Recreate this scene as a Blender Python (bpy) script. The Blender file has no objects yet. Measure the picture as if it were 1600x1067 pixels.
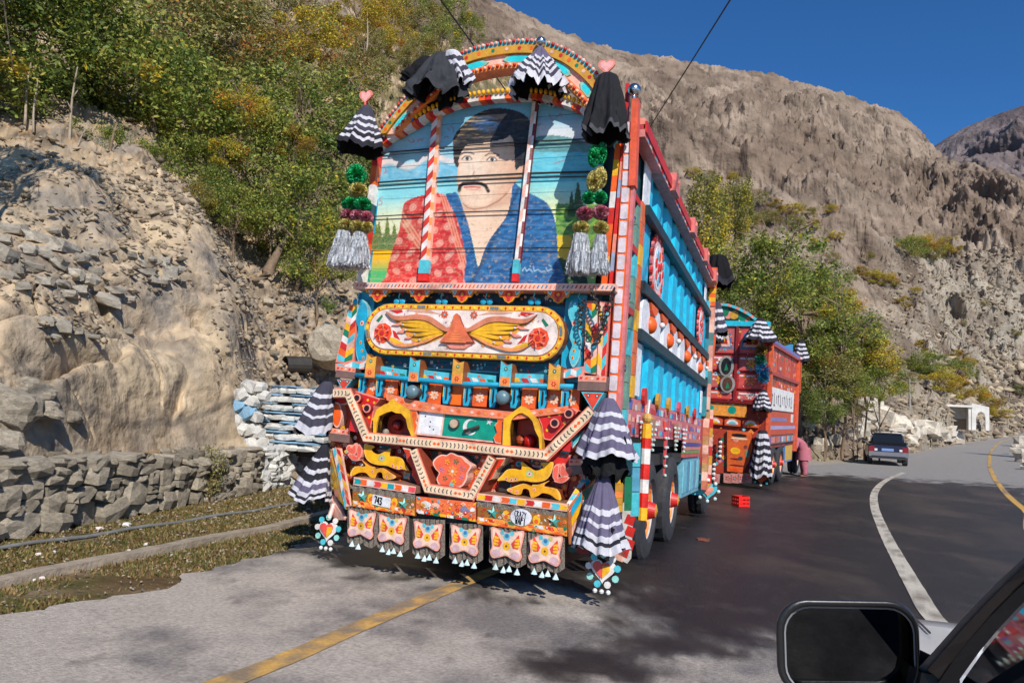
import bpy, math, random
import numpy as np
from mathutils import Matrix, Vector

# ------------------------------------------------------------------ camera, sky, sun
SC = bpy.context.scene
COL = SC.collection
W_, H_, FPX = 1600.0, 1067.0, 1142.0
CAM_Z = 1.45
PITCH, ROLL = math.radians(5.25), math.radians(2.9)
Fv = np.array((0, math.cos(PITCH), math.sin(PITCH)))
Uv = np.array((0, -math.sin(PITCH), math.cos(PITCH)))
Xv = np.array((1.0, 0, 0))
Rc = Xv * math.cos(ROLL) + Uv * math.sin(ROLL)
Uc = -Xv * math.sin(ROLL) + Uv * math.cos(ROLL)
CAMM = np.array([Rc, Uc, Fv]).T
EYE = np.array((0, 0, CAM_Z))
cam = bpy.data.cameras.new("camera")
camo = bpy.data.objects.new("camera", cam)
COL.objects.link(camo)
cam.sensor_width = 36.0
cam.lens = 36.0 * FPX / W_
cam.clip_start = 0.05
cam.clip_end = 6000
camo.matrix_world = Matrix(((Rc[0], Uc[0], -Fv[0], 0), (Rc[1], Uc[1], -Fv[1], 0), (Rc[2], Uc[2], -Fv[2], CAM_Z), (0, 0, 0, 1)))
SC.camera = camo
SC.view_settings.view_transform = 'Standard'
SC.view_settings.look = 'None'
SC.view_settings.exposure = 0.08
SC.view_settings.gamma = 1.0
SC.view_settings.use_curve_mapping = False
SC.render.engine = 'CYCLES'
SC.cycles.max_bounces = 6
SC.cycles.transparent_max_bounces = 8

SUN_EL = math.radians(38)
SH = np.array((.31, -.95)); SH = SH / np.linalg.norm(SH)
SUN = np.array((SH[0] * math.cos(SUN_EL), SH[1] * math.cos(SUN_EL), math.sin(SUN_EL)))
world = bpy.data.worlds.new("World")
SC.world = world
world.use_nodes = True
wn = world.node_tree.nodes; wl = world.node_tree.links
wn.clear()
wo = wn.new('ShaderNodeOutputWorld'); bg = wn.new('ShaderNodeBackground'); sk = wn.new('ShaderNodeTexSky')
sk.sky_type = 'NISHITA'; sk.sun_disc = False
sk.sun_elevation = SUN_EL
sk.sun_rotation = math.atan2(SUN[0], SUN[1])
sk.altitude = 1500; sk.air_density = 1.0; sk.dust_density = 0.0; sk.ozone_density = 9.0
bg.inputs['Strength'].default_value = 0.12
hs = wn.new('ShaderNodeHueSaturation'); hs.inputs['Saturation'].default_value = 1.12
wl.new(sk.outputs[0], hs.inputs['Color']); wl.new(hs.outputs[0], bg.inputs[0]); wl.new(bg.outputs[0], wo.inputs[0])
sun = bpy.data.lights.new("sun", 'SUN'); suno = bpy.data.objects.new("sun", sun); COL.objects.link(suno)
sun.energy = 4.8; sun.angle = math.radians(0.5); sun.color = (1.0, .945, .86)
suno.rotation_euler = Vector(SUN).to_track_quat('Z', 'Y').to_euler()

# ------------------------------------------------------------------ measuring helpers
def ray(px, py):
    """world direction (forward depth 1) of a measured point of the photograph"""
    return CAMM @ np.array(((px - W_ / 2) / FPX, -(py - H_ / 2) / FPX, 1.0))
def P(px, py, d):
    return EYE + ray(px, py) * d
def project(pts):
    q = (np.asarray(pts, float) - EYE) @ CAMM
    return W_ / 2 + FPX * q[..., 0] / q[..., 2], H_ / 2 - FPX * q[..., 1] / q[..., 2], q[..., 2]
def azel(px, py):
    r = ray(px, py); h = math.hypot(r[0], r[1])
    return math.atan2(r[0], r[1]), r[2] / h

# ------------------------------------------------------------------ numpy noise
_r = np.random.RandomState(7)
_perm = _r.permutation(256); _perm = np.concatenate([_perm, _perm, _perm])
_g = _r.normal(size=(256, 3)); _g /= np.linalg.norm(_g, axis=1)[:, None]
def pn(x, y, z):
    x, y, z = np.broadcast_arrays(np.asarray(x, float), np.asarray(y, float), np.asarray(z, float))
    xi, yi, zi = np.floor(x).astype(int), np.floor(y).astype(int), np.floor(z).astype(int)
    xf, yf, zf = x - xi, y - yi, z - zi
    xi &= 255; yi &= 255; zi &= 255
    u, v, w = [t * t * t * (t * (t * 6 - 15) + 10) for t in (xf, yf, zf)]
    def gr(a, b, c):
        g = _g[_perm[_perm[_perm[(xi + a) & 255] + ((yi + b) & 255)] + ((zi + c) & 255)] & 255]
        return g[..., 0] * (xf - a) + g[..., 1] * (yf - b) + g[..., 2] * (zf - c)
    def L(a, b, t): return a + (b - a) * t
    return L(L(L(gr(0,0,0), gr(1,0,0), u), L(gr(0,1,0), gr(1,1,0), u), v),
             L(L(gr(0,0,1), gr(1,0,1), u), L(gr(0,1,1), gr(1,1,1), u), v), w) * 1.5
def fbm(x, y, z, o=5, lac=2.07, g=.5):
    s = 0; a = 1.0; f = 1.0
    for i in range(o):
        s = s + a * pn(x * f + i * 7.3, y * f + i * 3.1, z * f + i * 5.7); a *= g; f *= lac
    return s
def ridged(x, y, z, o=5, g=.5):
    s = 0; a = 1.0; f = 1.0
    for i in range(o):
        n = 1 - np.abs(pn(x * f + i * 9.1, y * f + i * 4.3, z * f + i * 2.9)) * 2
        s = s + a * n; a *= g; f *= 2.05
    return s

# ------------------------------------------------------------------ colours and materials
def s2l(c): c = c / 255.0; return c / 12.92 if c <= .04045 else ((c + .055) / 1.055) ** 2.4
def rgb(r, g, b): return (s2l(r), s2l(g), s2l(b))
TQ = rgb(22, 160, 195); TQL = rgb(80, 190, 205); TQD = rgb(10, 62, 78); NAVY = rgb(14, 30, 40)
ORG = rgb(238, 98, 32); ORL = rgb(240, 140, 70); RED = rgb(205, 40, 34); DRED = rgb(120, 20, 25)
YEL = rgb(240, 178, 30); GOLD = rgb(205, 150, 50); PNK = rgb(235, 140, 120); PNL = rgb(240, 185, 165)
WHT = rgb(225, 220, 215); CRM = rgb(235, 205, 170); GRN = rgb(20, 120, 85); GRF = rgb(0, 150, 125)
BLK = rgb(22, 21, 24); GRY = rgb(110, 108, 108); BRN = rgb(90, 55, 40); SKIN = rgb(238, 205, 178)

MATS = {}
def mat(name, color=(.5, .5, .5), rough=.6, vcol=False, metal=0.0, var=0.25, scale=6.0, bump=.15, bscale=40.0, bdist=.02,
        objvar=0.0, trans=0.0, spec=.5, dark=(.5, .5, .5), dirt=0.0, coat=0.0, brough=.65):
    if name in MATS: return MATS[name]
    m = bpy.data.materials.new(name); m.use_nodes = True
    n = m.node_tree.nodes; l = m.node_tree.links
    p = n['Principled BSDF']
    tc = n.new('ShaderNodeTexCoord')
    if vcol:
        a = n.new('ShaderNodeAttribute'); a.attribute_name = 'Col'; base = a.outputs['Color']
    else:
        a = n.new('ShaderNodeRGB'); a.outputs[0].default_value = (*color, 1); base = a.outputs[0]
    if objvar:
        oi = n.new('ShaderNodeObjectInfo'); mr = n.new('ShaderNodeMapRange')
        mr.inputs['To Min'].default_value = 1 - objvar; mr.inputs['To Max'].default_value = 1 + objvar
        l.new(oi.outputs['Random'], mr.inputs['Value'])
        mm = n.new('ShaderNodeVectorMath'); mm.operation = 'SCALE'
        l.new(base, mm.inputs[0]); l.new(mr.outputs[0], mm.inputs['Scale']); base = mm.outputs[0]
    if var:
        nz = n.new('ShaderNodeTexNoise'); nz.inputs['Scale'].default_value = scale; nz.inputs['Detail'].default_value = 7
        nz.inputs['Roughness'].default_value = .62
        l.new(tc.outputs['Object'], nz.inputs['Vector'])
        mr = n.new('ShaderNodeMapRange'); mr.inputs['From Min'].default_value = .3; mr.inputs['From Max'].default_value = .7
        mr.inputs['To Min'].default_value = 1 - var; mr.inputs['To Max'].default_value = 1 + var * .7
        l.new(nz.outputs[0], mr.inputs['Value'])
        mm = n.new('ShaderNodeVectorMath'); mm.operation = 'SCALE'
        l.new(base, mm.inputs[0]); l.new(mr.outputs[0], mm.inputs['Scale']); base = mm.outputs[0]
    if dirt:
        nz = n.new('ShaderNodeTexNoise'); nz.inputs['Scale'].default_value = 3.1; nz.inputs['Detail'].default_value = 12
        nz.inputs['Roughness'].default_value = .78
        l.new(tc.outputs['Object'], nz.inputs['Vector'])
        mr = n.new('ShaderNodeMapRange'); mr.inputs['From Min'].default_value = .52; mr.inputs['From Max'].default_value = .72
        mr.inputs['To Min'].default_value = 0; mr.inputs['To Max'].default_value = dirt
        l.new(nz.outputs[0], mr.inputs['Value'])
        mx = n.new('ShaderNodeMix'); mx.data_type = 'RGBA'
        l.new(mr.outputs[0], mx.inputs[0]); l.new(base, mx.inputs[6]); mx.inputs[7].default_value = (*dark, 1)
        base = mx.outputs[2]
    l.new(base, p.inputs['Base Color'])
    p.inputs['Roughness'].default_value = rough; p.inputs['Metallic'].default_value = metal
    p.inputs['Specular IOR Level'].default_value = spec
    if coat: p.inputs['Coat Weight'].default_value = coat; p.inputs['Coat Roughness'].default_value = .1
    if bump:
        nb = n.new('ShaderNodeTexNoise'); nb.inputs['Scale'].default_value = bscale; nb.inputs['Detail'].default_value = 8
        nb.inputs['Roughness'].default_value = brough
        l.new(tc.outputs['Object'], nb.inputs['Vector'])
        b = n.new('ShaderNodeBump'); b.inputs['Strength'].default_value = bump; b.inputs['Distance'].default_value = bdist
        l.new(nb.outputs[0], b.inputs['Height']); l.new(b.outputs[0], p.inputs['Normal'])
    if trans:
        tr = n.new('ShaderNodeBsdfTranslucent'); l.new(base, tr.inputs[0])
        ms = n.new('ShaderNodeMixShader'); ms.inputs[0].default_value = trans
        l.new(p.outputs[0], ms.inputs[1]); l.new(tr.outputs[0], ms.inputs[2])
        l.new(ms.outputs[0], n['Material Output'].inputs[0])
    MATS[name] = m
    return m

PAINT = mat('truck_paint', vcol=True, rough=.45, var=.26, scale=13, bump=.3, bscale=45, bdist=.012, dirt=.62, dark=rgb(86, 66, 52))
CLOTH = mat('cloth', vcol=True, rough=.9, var=.2, scale=14, bump=.4, bscale=120, bdist=.01, spec=.2)
TINSEL = mat('tinsel', vcol=True, rough=.28, metal=.75, var=.5, scale=60, bump=.9, bscale=150, bdist=.02)
CHROME = mat('chrome', (.62, .62, .62), rough=.22, metal=1, var=.2, scale=20, bump=.05)
IRON = mat('dark_iron', (.05, .045, .04), rough=.6, metal=.3, var=.4, bump=.2)
RUBBER = mat('rubber', rgb(52, 52, 56), rough=.85, var=.3, scale=10, bump=.3, bscale=50, dirt=.4, dark=rgb(110, 100, 90))
LEAF = mat('leaf', vcol=True, rough=.55, var=0, bump=0, trans=.32, spec=.3)
BARK = mat('bark', rgb(128, 108, 88), rough=.9, var=.4, scale=8, bump=.8, bscale=30, bdist=.03)
BARKP = mat('pale_bark', rgb(165, 150, 130), rough=.9, var=.3, scale=8, bump=.5, bscale=30, bdist=.03)
ROCK = mat('rock', rgb(188, 176, 157), rough=.92, var=.35, scale=5, bump=.9, bscale=18, bdist=.04, objvar=.28, dirt=.4, dark=rgb(95, 82, 66), spec=.2)
ROCKW = mat('whitewash', rgb(222, 220, 214), rough=.85, var=.2, scale=9, bump=.6, bscale=25, bdist=.03, objvar=.1, dirt=.55, dark=rgb(130, 118, 100), spec=.2)
ROCKB = mat('blue_wash', rgb(140, 182, 212), rough=.85, var=.3, scale=9, bump=.6, bscale=25, bdist=.03, objvar=.15, dirt=.6, dark=rgb(190, 185, 175), spec=.2)
GLASS = mat('dark_glass', (.012, .014, .016), rough=.06, var=0, bump=0, spec=.6)
MIRROR = mat('mirror_glass', (.075, .078, .08), rough=.03, metal=1, var=.5, scale=9, bump=0)  # dark base colour stands in for the dark car interior it would reflect
BODYBLK = mat('black_plastic', (.018, .018, .02), rough=.35, var=.15, bump=.05, spec=.5)

# ------------------------------------------------------------------ object helpers
def tag(o, label=None, cat=None, group=None, kind=None):
    if label: o['label'] = label
    if cat: o['category'] = cat
    if group: o['group'] = group
    if kind: o['kind'] = kind
    return o
def thing(name, label, cat, M=None, group=None):
    o = bpy.data.objects.new(name, None); COL.objects.link(o); o.empty_display_size = .2
    if M is not None: o.matrix_world = M
    return tag(o, label, cat, group)
def mkmesh(name, V, F, cols=None, smooth=False, m=None, vc=None):
    me = bpy.data.meshes.new(name)
    if isinstance(F, np.ndarray):
        nf, k = F.shape
        V = np.asarray(V, np.float32)
        me.vertices.add(len(V)); me.vertices.foreach_set('co', V.ravel())
        me.loops.add(nf * k); me.loops.foreach_set('vertex_index', F.ravel().astype(np.int32))
        me.polygons.add(nf); me.polygons.foreach_set('loop_start', np.arange(0, nf * k, k, dtype=np.int32))
        me.update(calc_edges=True)
        lens = np.full(nf, k)
    else:
        me.from_pydata([tuple(map(float, v)) for v in V], [], F)
        lens = np.array([len(f) for f in F])
    if cols is not None and len(cols):
        ca = me.color_attributes.new('Col', 'FLOAT_COLOR', 'CORNER')
        c = np.ones((len(lens), 4), np.float32); c[:, :3] = np.asarray(cols, np.float32)
        ca.data.foreach_set('color', np.repeat(c, lens, axis=0).ravel())
    if vc is not None:
        ca = me.color_attributes.new('Col', 'FLOAT_COLOR', 'POINT')
        c = np.ones((len(V), 4), np.float32); c[:, :3] = vc
        ca.data.foreach_set('color', c.ravel())
    if smooth: me.polygons.foreach_set('use_smooth', np.ones(len(me.polygons), bool))
    if m: me.materials.append(m)
    return me
def link(name, me, parent=None, M=None, loc=None):
    o = bpy.data.objects.new(name, me); COL.objects.link(o)
    if parent is not None: o.parent = parent
    if M is not None: o.matrix_world = M
    if loc is not None: o.location = loc
    return o

class MB:
    def __init__(s): s.v = []; s.f = []; s.c = []
    def add(s, V, F, col):
        b = len(s.v); s.v += [tuple(p) for p in V]
        for i, f in enumerate(F):
            s.f.append([b + k for k in f]); s.c.append(col[i] if isinstance(col, list) else col)
        return s
    def box(s, x0, x1, y0, y1, z0, z1, col):
        V = [(x, y, z) for x in (x0, x1) for y in (y0, y1) for z in (z0, z1)]
        return s.add(V, [(0,1,3,2), (4,6,7,5), (0,4,5,1), (2,3,7,6), (0,2,6,4), (1,5,7,3)], col)
    def prism(s, pts, y0, y1, col, side=None):
        """outline in (x,z) extruded from y0 (towards the viewer) to y1"""
        n = len(pts); V = [(p[0], y0, p[1]) for p in pts] + [(p[0], y1, p[1]) for p in pts]
        ar = sum(pts[i][0] * pts[(i + 1) % n][1] - pts[(i + 1) % n][0] * pts[i][1] for i in range(n))
        idx = list(range(n)) if ar > 0 else list(range(n))[::-1]
        F = [idx, [n + i for i in idx[::-1]]] + [(i, n + i, n + (i + 1) % n, (i + 1) % n) for i in range(n)]
        return s.add(V, F, [col, col] + [side or col] * n)
    def mark(s, pts, y, col):
        n = len(pts)
        ar = sum(pts[i][0] * pts[(i + 1) % n][1] - pts[(i + 1) % n][0] * pts[i][1] for i in range(n))
        idx = list(range(n)) if ar > 0 else list(range(n))[::-1]
        return s.add([(p[0], y, p[1]) for p in pts], [idx], col)
    def tube(s, path, r, col, n=8, cap=True):
        path = [Vector(p) for p in path]; b = len(s.v); m = len(path)
        for i, p in enumerate(path):
            d = (path[min(i + 1, m - 1)] - path[max(i - 1, 0)]).normalized()
            a = d.cross(Vector((0, 0, 1)) if abs(d.z) < .9 else Vector((1, 0, 0))).normalized(); c = d.cross(a)
            rr = r[i] if isinstance(r, (list, tuple)) else r
            for k in range(n):
                t = 2 * math.pi * k / n; s.v.append(tuple(p + (a * math.cos(t) + c * math.sin(t)) * rr))
        for i in range(m - 1):
            for k in range(n):
                s.f.append([b + i * n + k, b + i * n + (k + 1) % n, b + (i + 1) * n + (k + 1) % n, b + (i + 1) * n + k])
                s.c.append(col[i % len(col)] if isinstance(col, list) else col)
        if cap:
            c0 = col[0] if isinstance(col, list) else col
            s.f.append([b + k for k in range(n)][::-1]); s.c.append(c0)
            s.f.append([b + (m - 1) * n + k for k in range(n)]); s.c.append(c0)
        return s
    def ball(s, c, r, col, sx=1, sy=1, sz=1, n=10, m=6):
        V = []; F = []
        for i in range(m + 1):
            t = math.pi * i / m
            for k in range(n):
                a = 2 * math.pi * k / n
                V.append((c[0] + r * sx * math.sin(t) * math.cos(a), c[1] + r * sy * math.sin(t) * math.sin(a), c[2] + r * sz * math.cos(t)))
        for i in range(m):
            for k in range(n):
                F.append((i * n + k, (i + 1) * n + k, (i + 1) * n + (k + 1) % n, i * n + (k + 1) % n))
        return s.add(V, F, col)
    def disc(s, c, r, y0, y1, col, n=16, side=None):
        return s.prism([(c[0] + r * math.cos(2 * math.pi * k / n), c[1] + r * math.sin(2 * math.pi * k / n)) for k in range(n)], y0, y1, col, side)
    def mdisc(s, c, r, y, col, n=12, sx=1):
        return s.mark([(c[0] + sx * r * math.cos(2 * math.pi * k / n), c[1] + r * math.sin(2 * math.pi * k / n)) for k in range(n)], y, col)
    def build(s, name, m=None, parent=None, smooth=False, label=None):
        o = link(name, mkmesh(name, s.v, s.f, s.c, smooth, m or PAINT), parent)
        if label: o['label'] = label
        return o

def smooth_poly(pts, k=4, closed=True):
    pts = [np.array(p, float) for p in pts]; n = len(pts); out = []
    rng = range(n) if closed else range(n - 1)
    for i in rng:
        p0 = pts[(i - 1) % n] if closed or i > 0 else pts[i]; p1 = pts[i]; p2 = pts[(i + 1) % n]
        p3 = pts[(i + 2) % n] if closed or i + 2 < n else p2
        for j in range(k):
            t = j / k
            out.append(tuple(.5 * ((2 * p1) + (-p0 + p2) * t + (2 * p0 - 5 * p1 + 4 * p2 - p3) * t * t + (-p0 + 3 * p1 - 3 * p2 + p3) * t ** 3)))
    if not closed: out.append(tuple(pts[-1]))
    return out
def xf(pts, ox, oy, s): return [(ox + x / s, oy + y / s) for x, y in pts]
def rock_mesh(name, rng, m, sx=1, sy=1, sz=1, jag=.25, sub=2, smooth=False):
    import bmesh
    bm = bmesh.new(); bmesh.ops.create_cube(bm, size=1.5)
    bmesh.ops.subdivide_edges(bm, edges=bm.edges[:], cuts=sub - 1, use_grid_fill=True)
    for v in bm.verts:
        d = v.co.normalized(); c = v.co.lerp(d * 1.0, .45 if sub < 3 else .85)
        v.co = Vector((c.x * sx, c.y * sy, c.z * sz)) * (1 + rng.uniform(-jag, jag) * .6)
    if sub >= 3:
        from mathutils import noise as mn
        o_ = Vector((rng.uniform(0, 50), 0, 0))
        for v in bm.verts: v.co *= 1 + .38 * mn.noise(v.co * 1.1 + o_) + .16 * mn.noise(v.co * 2.7 + o_)
    me = bpy.data.meshes.new(name); bm.to_mesh(me); bm.free(); me.materials.append(m)
    if smooth: me.polygons.foreach_set('use_smooth', np.ones(len(me.polygons), bool))
    return me
# ================================================================== GROUND
_ctl = np.array([(-4.4,3,.10),(-3,3,.11),(-4.4,6.5,.10),(0,0,.09),(2,2,.02),(-2,6.5,.04),(-3.6,12.5,.0),(-1.5,8,.0),(2,6,-.06),(1.4,7.2,.0),(3.7,6.2,-.12),
 (.2,11.5,-.13),(4,12.9,-.24),(2.3,15,-.24),(6.3,19.8,-.27),(9.2,23.2,-.26),(17.8,34.3,-.32),(26,46,-.22),(40,66,.1),(54,90,.72),(76.6,110,2.3),(100,128,4.5),
 (12,16,-.28),(18,22,-.3),(30,32,-.1),(60,60,.6),(20,6,-.25),(10,4,-.2),(-2,20,-.2),(3,28,-.25),(12,42,-.3),(30,80,.3),(60,130,3),(-6,-6,.15),(6,-6,0),(25,-6,-.2),
 (-30,30,.2),(-20,5,.2),(-20,70,.2),(60,20,0),(150,100,4),(120,190,8)], float)
def _phi(d): return d
_D = _phi(np.linalg.norm(_ctl[:, None, :2] - _ctl[None, :, :2], axis=2))
_A = np.block([[_D, np.ones((len(_ctl), 1))], [np.ones((1, len(_ctl))), np.zeros((1, 1))]])
_wt = np.linalg.solve(_A + np.eye(len(_A)) * 1e-9, np.concatenate([_ctl[:, 2], [0]]))
def gz(x, y):
    x = np.asarray(x, float); y = np.asarray(y, float)
    d = np.sqrt((x[..., None] - _ctl[:, 0]) ** 2 + (y[..., None] - _ctl[:, 1]) ** 2 + .15)
    return d @ _wt[:-1] + _wt[-1]
def G(px, py):
    """where the line of sight to a measured point meets the ground"""
    r = ray(px, py); t = 1.0; st = .25
    for i in range(4000):
        p = EYE + r * t
        if p[2] <= gz(p[0], p[1]): break
        t *= 1.004
        t += .01
    return np.array((p[0], p[1], float(gz(p[0], p[1]))))

ax = np.concatenate([np.linspace(-70, -8, 30)[:-1], np.linspace(-8, 30, 190), np.linspace(30, 190, 60)[1:]])
ay = np.concatenate([np.linspace(-12, 2, 20)[:-1], np.linspace(2, 40, 190), np.linspace(40, 240, 70)[1:]])
GX, GY = np.meshgrid(ax, ay)
GZ = gz(GX, GY) + .012 * fbm(GX * 1.7, GY * 1.7, 0, 4) - .012
nx, ny = len(ax), len(ay)
ii = np.arange(ny - 1)[:, None] * nx + np.arange(nx - 1)[None, :]
GF = np.stack([ii, ii + 1, ii + nx + 1, ii + nx], -1).reshape(-1, 4)
n1 = fbm(GX * .9, GY * .9, 1, 5); n2 = fbm(GX * 3.3, GY * 3.3, 4, 4)
dist = np.hypot(GX, GY)
soil = np.array(rgb(140, 122, 98)); brown = np.array(rgb(104, 84, 58)); green = np.array(rgb(92, 92, 50)); gravel = np.array(rgb(165, 155, 140))
def mixc(a, b, t): t = np.clip(t, 0, 1)[..., None]; return a * (1 - t) + b * t
leftverge = (GX < -1.0 + .32 * (GY - 6)) & (GY < 18)
gc = mixc(soil, gravel, (dist - 18) / 10)
gv = mixc(mixc(brown, green, .5 + n1 * 1.6), soil, n2 * 1.8 - .35)
gc = np.where(leftverge[..., None], gv, gc)
gc = gc * (1 + .16 * n2[..., None])
GROUNDM = mat('ground_soil', vcol=True, rough=.95, var=.3, scale=9, bump=.8, bscale=22, bdist=.04, spec=.15)
og = link('ground', mkmesh('ground', np.stack([GX, GY, GZ], -1).reshape(-1, 3), GF, m=GROUNDM, vc=gc.reshape(-1, 3), smooth=True))
tag(og, 'dry soil and sparse grass ground beside the road', kind='structure')

# ------------------------------------------------------------------ ROAD
def resample(pl, n):
    pl = np.array(pl, float); d = np.r_[0, np.cumsum(np.linalg.norm(np.diff(pl, axis=0), axis=1))]
    t = np.linspace(0, d[-1], n); return np.stack([np.interp(t, d, pl[:, k]) for k in range(pl.shape[1])], 1)
g2 = lambda *q: tuple(G(*q)[:2])
L_edge = smooth_poly([(-4.6, -3), (-3.3, 2.2), g2(0, 975), g2(200, 932), g2(330, 895), g2(440, 868), (-1.1, 10), (.6, 14.5), (3.2, 19), (7.2, 25), (13, 31.5), g2(1360, 719), g2(1420, 702), g2(1474, 690), g2(1530, 678.5), g2(1575, 673.5), g2(1640, 669.5)], 6, False)
R_edge = smooth_poly([(15, -3), (15.5, 6), g2(1700, 800), g2(1650, 765), g2(1615, 742), g2(1612, 720), g2(1640, 700), g2(1720, 684), g2(1780, 682)], 6, False)
NU, NV = 800, 380
Le = resample(L_edge, NU); Re = resample(R_edge, NU)
# match the two edges by forward distance near the camera
tt = np.linspace(0, 1, NU) ** 1.7
Le = np.stack([np.interp(tt, np.linspace(0, 1, NU), Le[:, k]) for k in (0, 1)], 1)
Re = np.stack([np.interp(tt, np.linspace(0, 1, NU), Re[:, k]) for k in (0, 1)], 1)
vv = np.linspace(0, 1, NV)[None, :, None]
RP = Le[:, None, :] * (1 - vv) + Re[:, None, :] * vv
rx, ry = RP[..., 0], RP[..., 1]
edge = fbm(rx * 1.3, ry * 1.3, 3, 4)
w_e = np.exp(-np.linspace(0, 1, NV) * 60)[None, :]
rx = rx + (edge * .22 + .08 * fbm(rx * 6, ry * 6, 3, 3)) * w_e
rz = gz(rx, ry) + .014 + .004 * fbm(rx * 2, ry * 2, 0, 3) * 0
ppx, ppy, pdd = project(np.stack([rx, ry, rz], -1))
# the wet patch: outline measured once and laid on the ground as world coordinates
wet_px = [(430, 862), (600, 905), (760, 922), (900, 930), (985, 945), (965, 975), (905, 1000), (850, 1035), (830, 1060), (880, 1085), (1000, 1062), (1110, 1030), (1215, 1003), (1330, 985), (1480, 985), (1800, 1010), (1800, 860), (1640, 768), (1550, 757), (1440, 752), (1330, 745), (1250, 741), (1100, 748), (900, 760), (600, 800)]
wet_w = np.array([g2(*q) for q in wet_px])
def inpoly(x, y, poly):
    x = np.asarray(x); c = np.zeros(x.shape, bool); n = len(poly)
    for i in range(n):
        x1, y1 = poly[i]; x2, y2 = poly[(i + 1) % n]
        if y1 == y2: continue
        k = ((y1 > y) != (y2 > y)) & (x < (x2 - x1) * (y - y1) / (y2 - y1) + x1); c ^= k
    return c
def seg_dist(x, y, pl):
    d = np.full(np.shape(x), 1e9)
    for (x1, y1), (x2, y2) in zip(pl[:-1], pl[1:]):
        dx, dy = x2 - x1, y2 - y1; L = dx * dx + dy * dy + 1e-12
        t = np.clip(((x - x1) * dx + (y - y1) * dy) / L, 0, 1)
        d = np.minimum(d, np.hypot(x - x1 - t * dx, y - y1 - t * dy))
    return d
sd = seg_dist(rx, ry, np.vstack([wet_w, wet_w[:1]])); sd = np.where(inpoly(rx, ry, wet_w), sd, -sd)
rr_ = np.hypot(rx, ry)
wetn = fbm(rx * 1.5, ry * 1.5, 9, 7, g=.62)
wet = 1 / (1 + np.exp(-(sd / (.035 + rr_ * .010) + wetn * 6.5)))
# tyre-carried damp streaks running along the lane
u_ = rx * .42 + ry * .91; v_ = rx * .91 - ry * .42
streak = fbm(v_ * 1.6, u_ * .18, 2, 5)
stk = fbm(u_ * .9 + v_ * .3, v_ * .12, 5, 5)
dryc = np.array(rgb(188, 177, 165)); dry2 = np.array(rgb(132, 126, 122)); farc = np.array(rgb(150, 145, 140))
wetc = np.array(rgb(38, 36, 39)); wet2 = np.array(rgb(72, 63, 57))
nl = fbm(rx * 1.1, ry * 1.1, 6, 7, g=.62)
dcol = mixc(dryc, dry2, .35 + nl * 1.3 + (rx + .5) * .22)
dcol = mixc(dcol, farc, (rr_ - 14) / 10)
stk = fbm(rx * .7, ry * .45, 5, 6); wcol = mixc(wetc, wet2, stk * 1.1 + streak * .35 + .05 + np.clip((ppy - 800) / -200, 0, .35))
rc = mixc(dcol, wcol, wet)
# worn tar joints and cracks
crack = np.abs(fbm(rx * .55 + 3, ry * .55, 11, 5))
rc = rc * (1 - .5 * (np.clip(1 - crack / .009, 0, 1) * (1 - wet * .6) * np.clip((14 - rr_) / 6, 0, 1))[..., None])
rc = rc * (1 + .10 * fbm(rx * 9, ry * 9, 2, 3))[..., None]
ii = np.arange(NU - 1)[:, None] * NV + np.arange(NV - 1)[None, :]
RF = np.stack([ii, ii + NV, ii + NV + 1, ii + 1], -1).reshape(-1, 4)[:, ::-1]
ROADM = mat('asphalt', vcol=True, rough=.85, var=.32, scale=38, bump=.8, bscale=70, bdist=.02, spec=.3, dirt=.3, dark=rgb(112, 102, 92))
_n = ROADM.node_tree.nodes; _l = ROADM.node_tree.links
_at = _n.new('ShaderNodeAttribute'); _at.attribute_name = 'wet'
_mr = _n.new('ShaderNodeMapRange'); _mr.inputs['To Min'].default_value = .88; _mr.inputs['To Max'].default_value = .36
_l.new(_at.outputs['Fac'], _mr.inputs['Value']); _l.new(_mr.outputs[0], _n['Principled BSDF'].inputs['Roughness'])
me = mkmesh('road', np.stack([rx, ry, rz], -1).reshape(-1, 3), RF, m=ROADM, vc=rc.reshape(-1, 3), smooth=True)
wa = me.attributes.new('wet', 'FLOAT', 'POINT'); wa.data.foreach_set('value', wet.ravel().astype(np.float32))
tag(link('road', me), 'worn asphalt road, pale and dry near, dark and wet across the dip', kind='structure')

def ribbon(name, pl, w, col, dz, n=120, worn=.35, label=None, wfun=None):
    c = resample(smooth_poly(pl, 8, False), n); t = np.gradient(c, axis=0); t /= np.linalg.norm(t, axis=1)[:, None]
    nr = np.stack([-t[:, 1], t[:, 0]], 1); k = 7
    s = np.linspace(-.5, .5, k)[None, :, None]
    q = c[:, None, :] + nr[:, None, :] * s * w
    q = q + (fbm(q[..., 0] * 6, q[..., 1] * 6, 3, 3) * .012)[..., None] * (np.abs(s) > .49)
    z = gz(q[..., 0], q[..., 1]) + dz
    V = np.concatenate([q, z[..., None]], -1).reshape(-1, 3)
    ii = np.arange(n - 1)[:, None] * k + np.arange(k - 1)[None, :]
    F = np.stack([ii, ii + k, ii + k + 1, ii + 1], -1).reshape(-1, 4)[:, ::-1]
    nn = fbm(V[:, 0] * 5, V[:, 1] * 5, 2, 5)
    cc = mixc(np.array(col), np.array(rgb(120, 110, 98)), np.clip(worn + nn * 1.3, 0, .85))
    o = link(name, mkmesh(name, V, F, m=mat('road_paint', vcol=True, rough=.8, var=.25, scale=40, bump=.3, bscale=80, bdist=.01), vc=cc, smooth=True))
    return tag(o, label, kind='structure')
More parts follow.
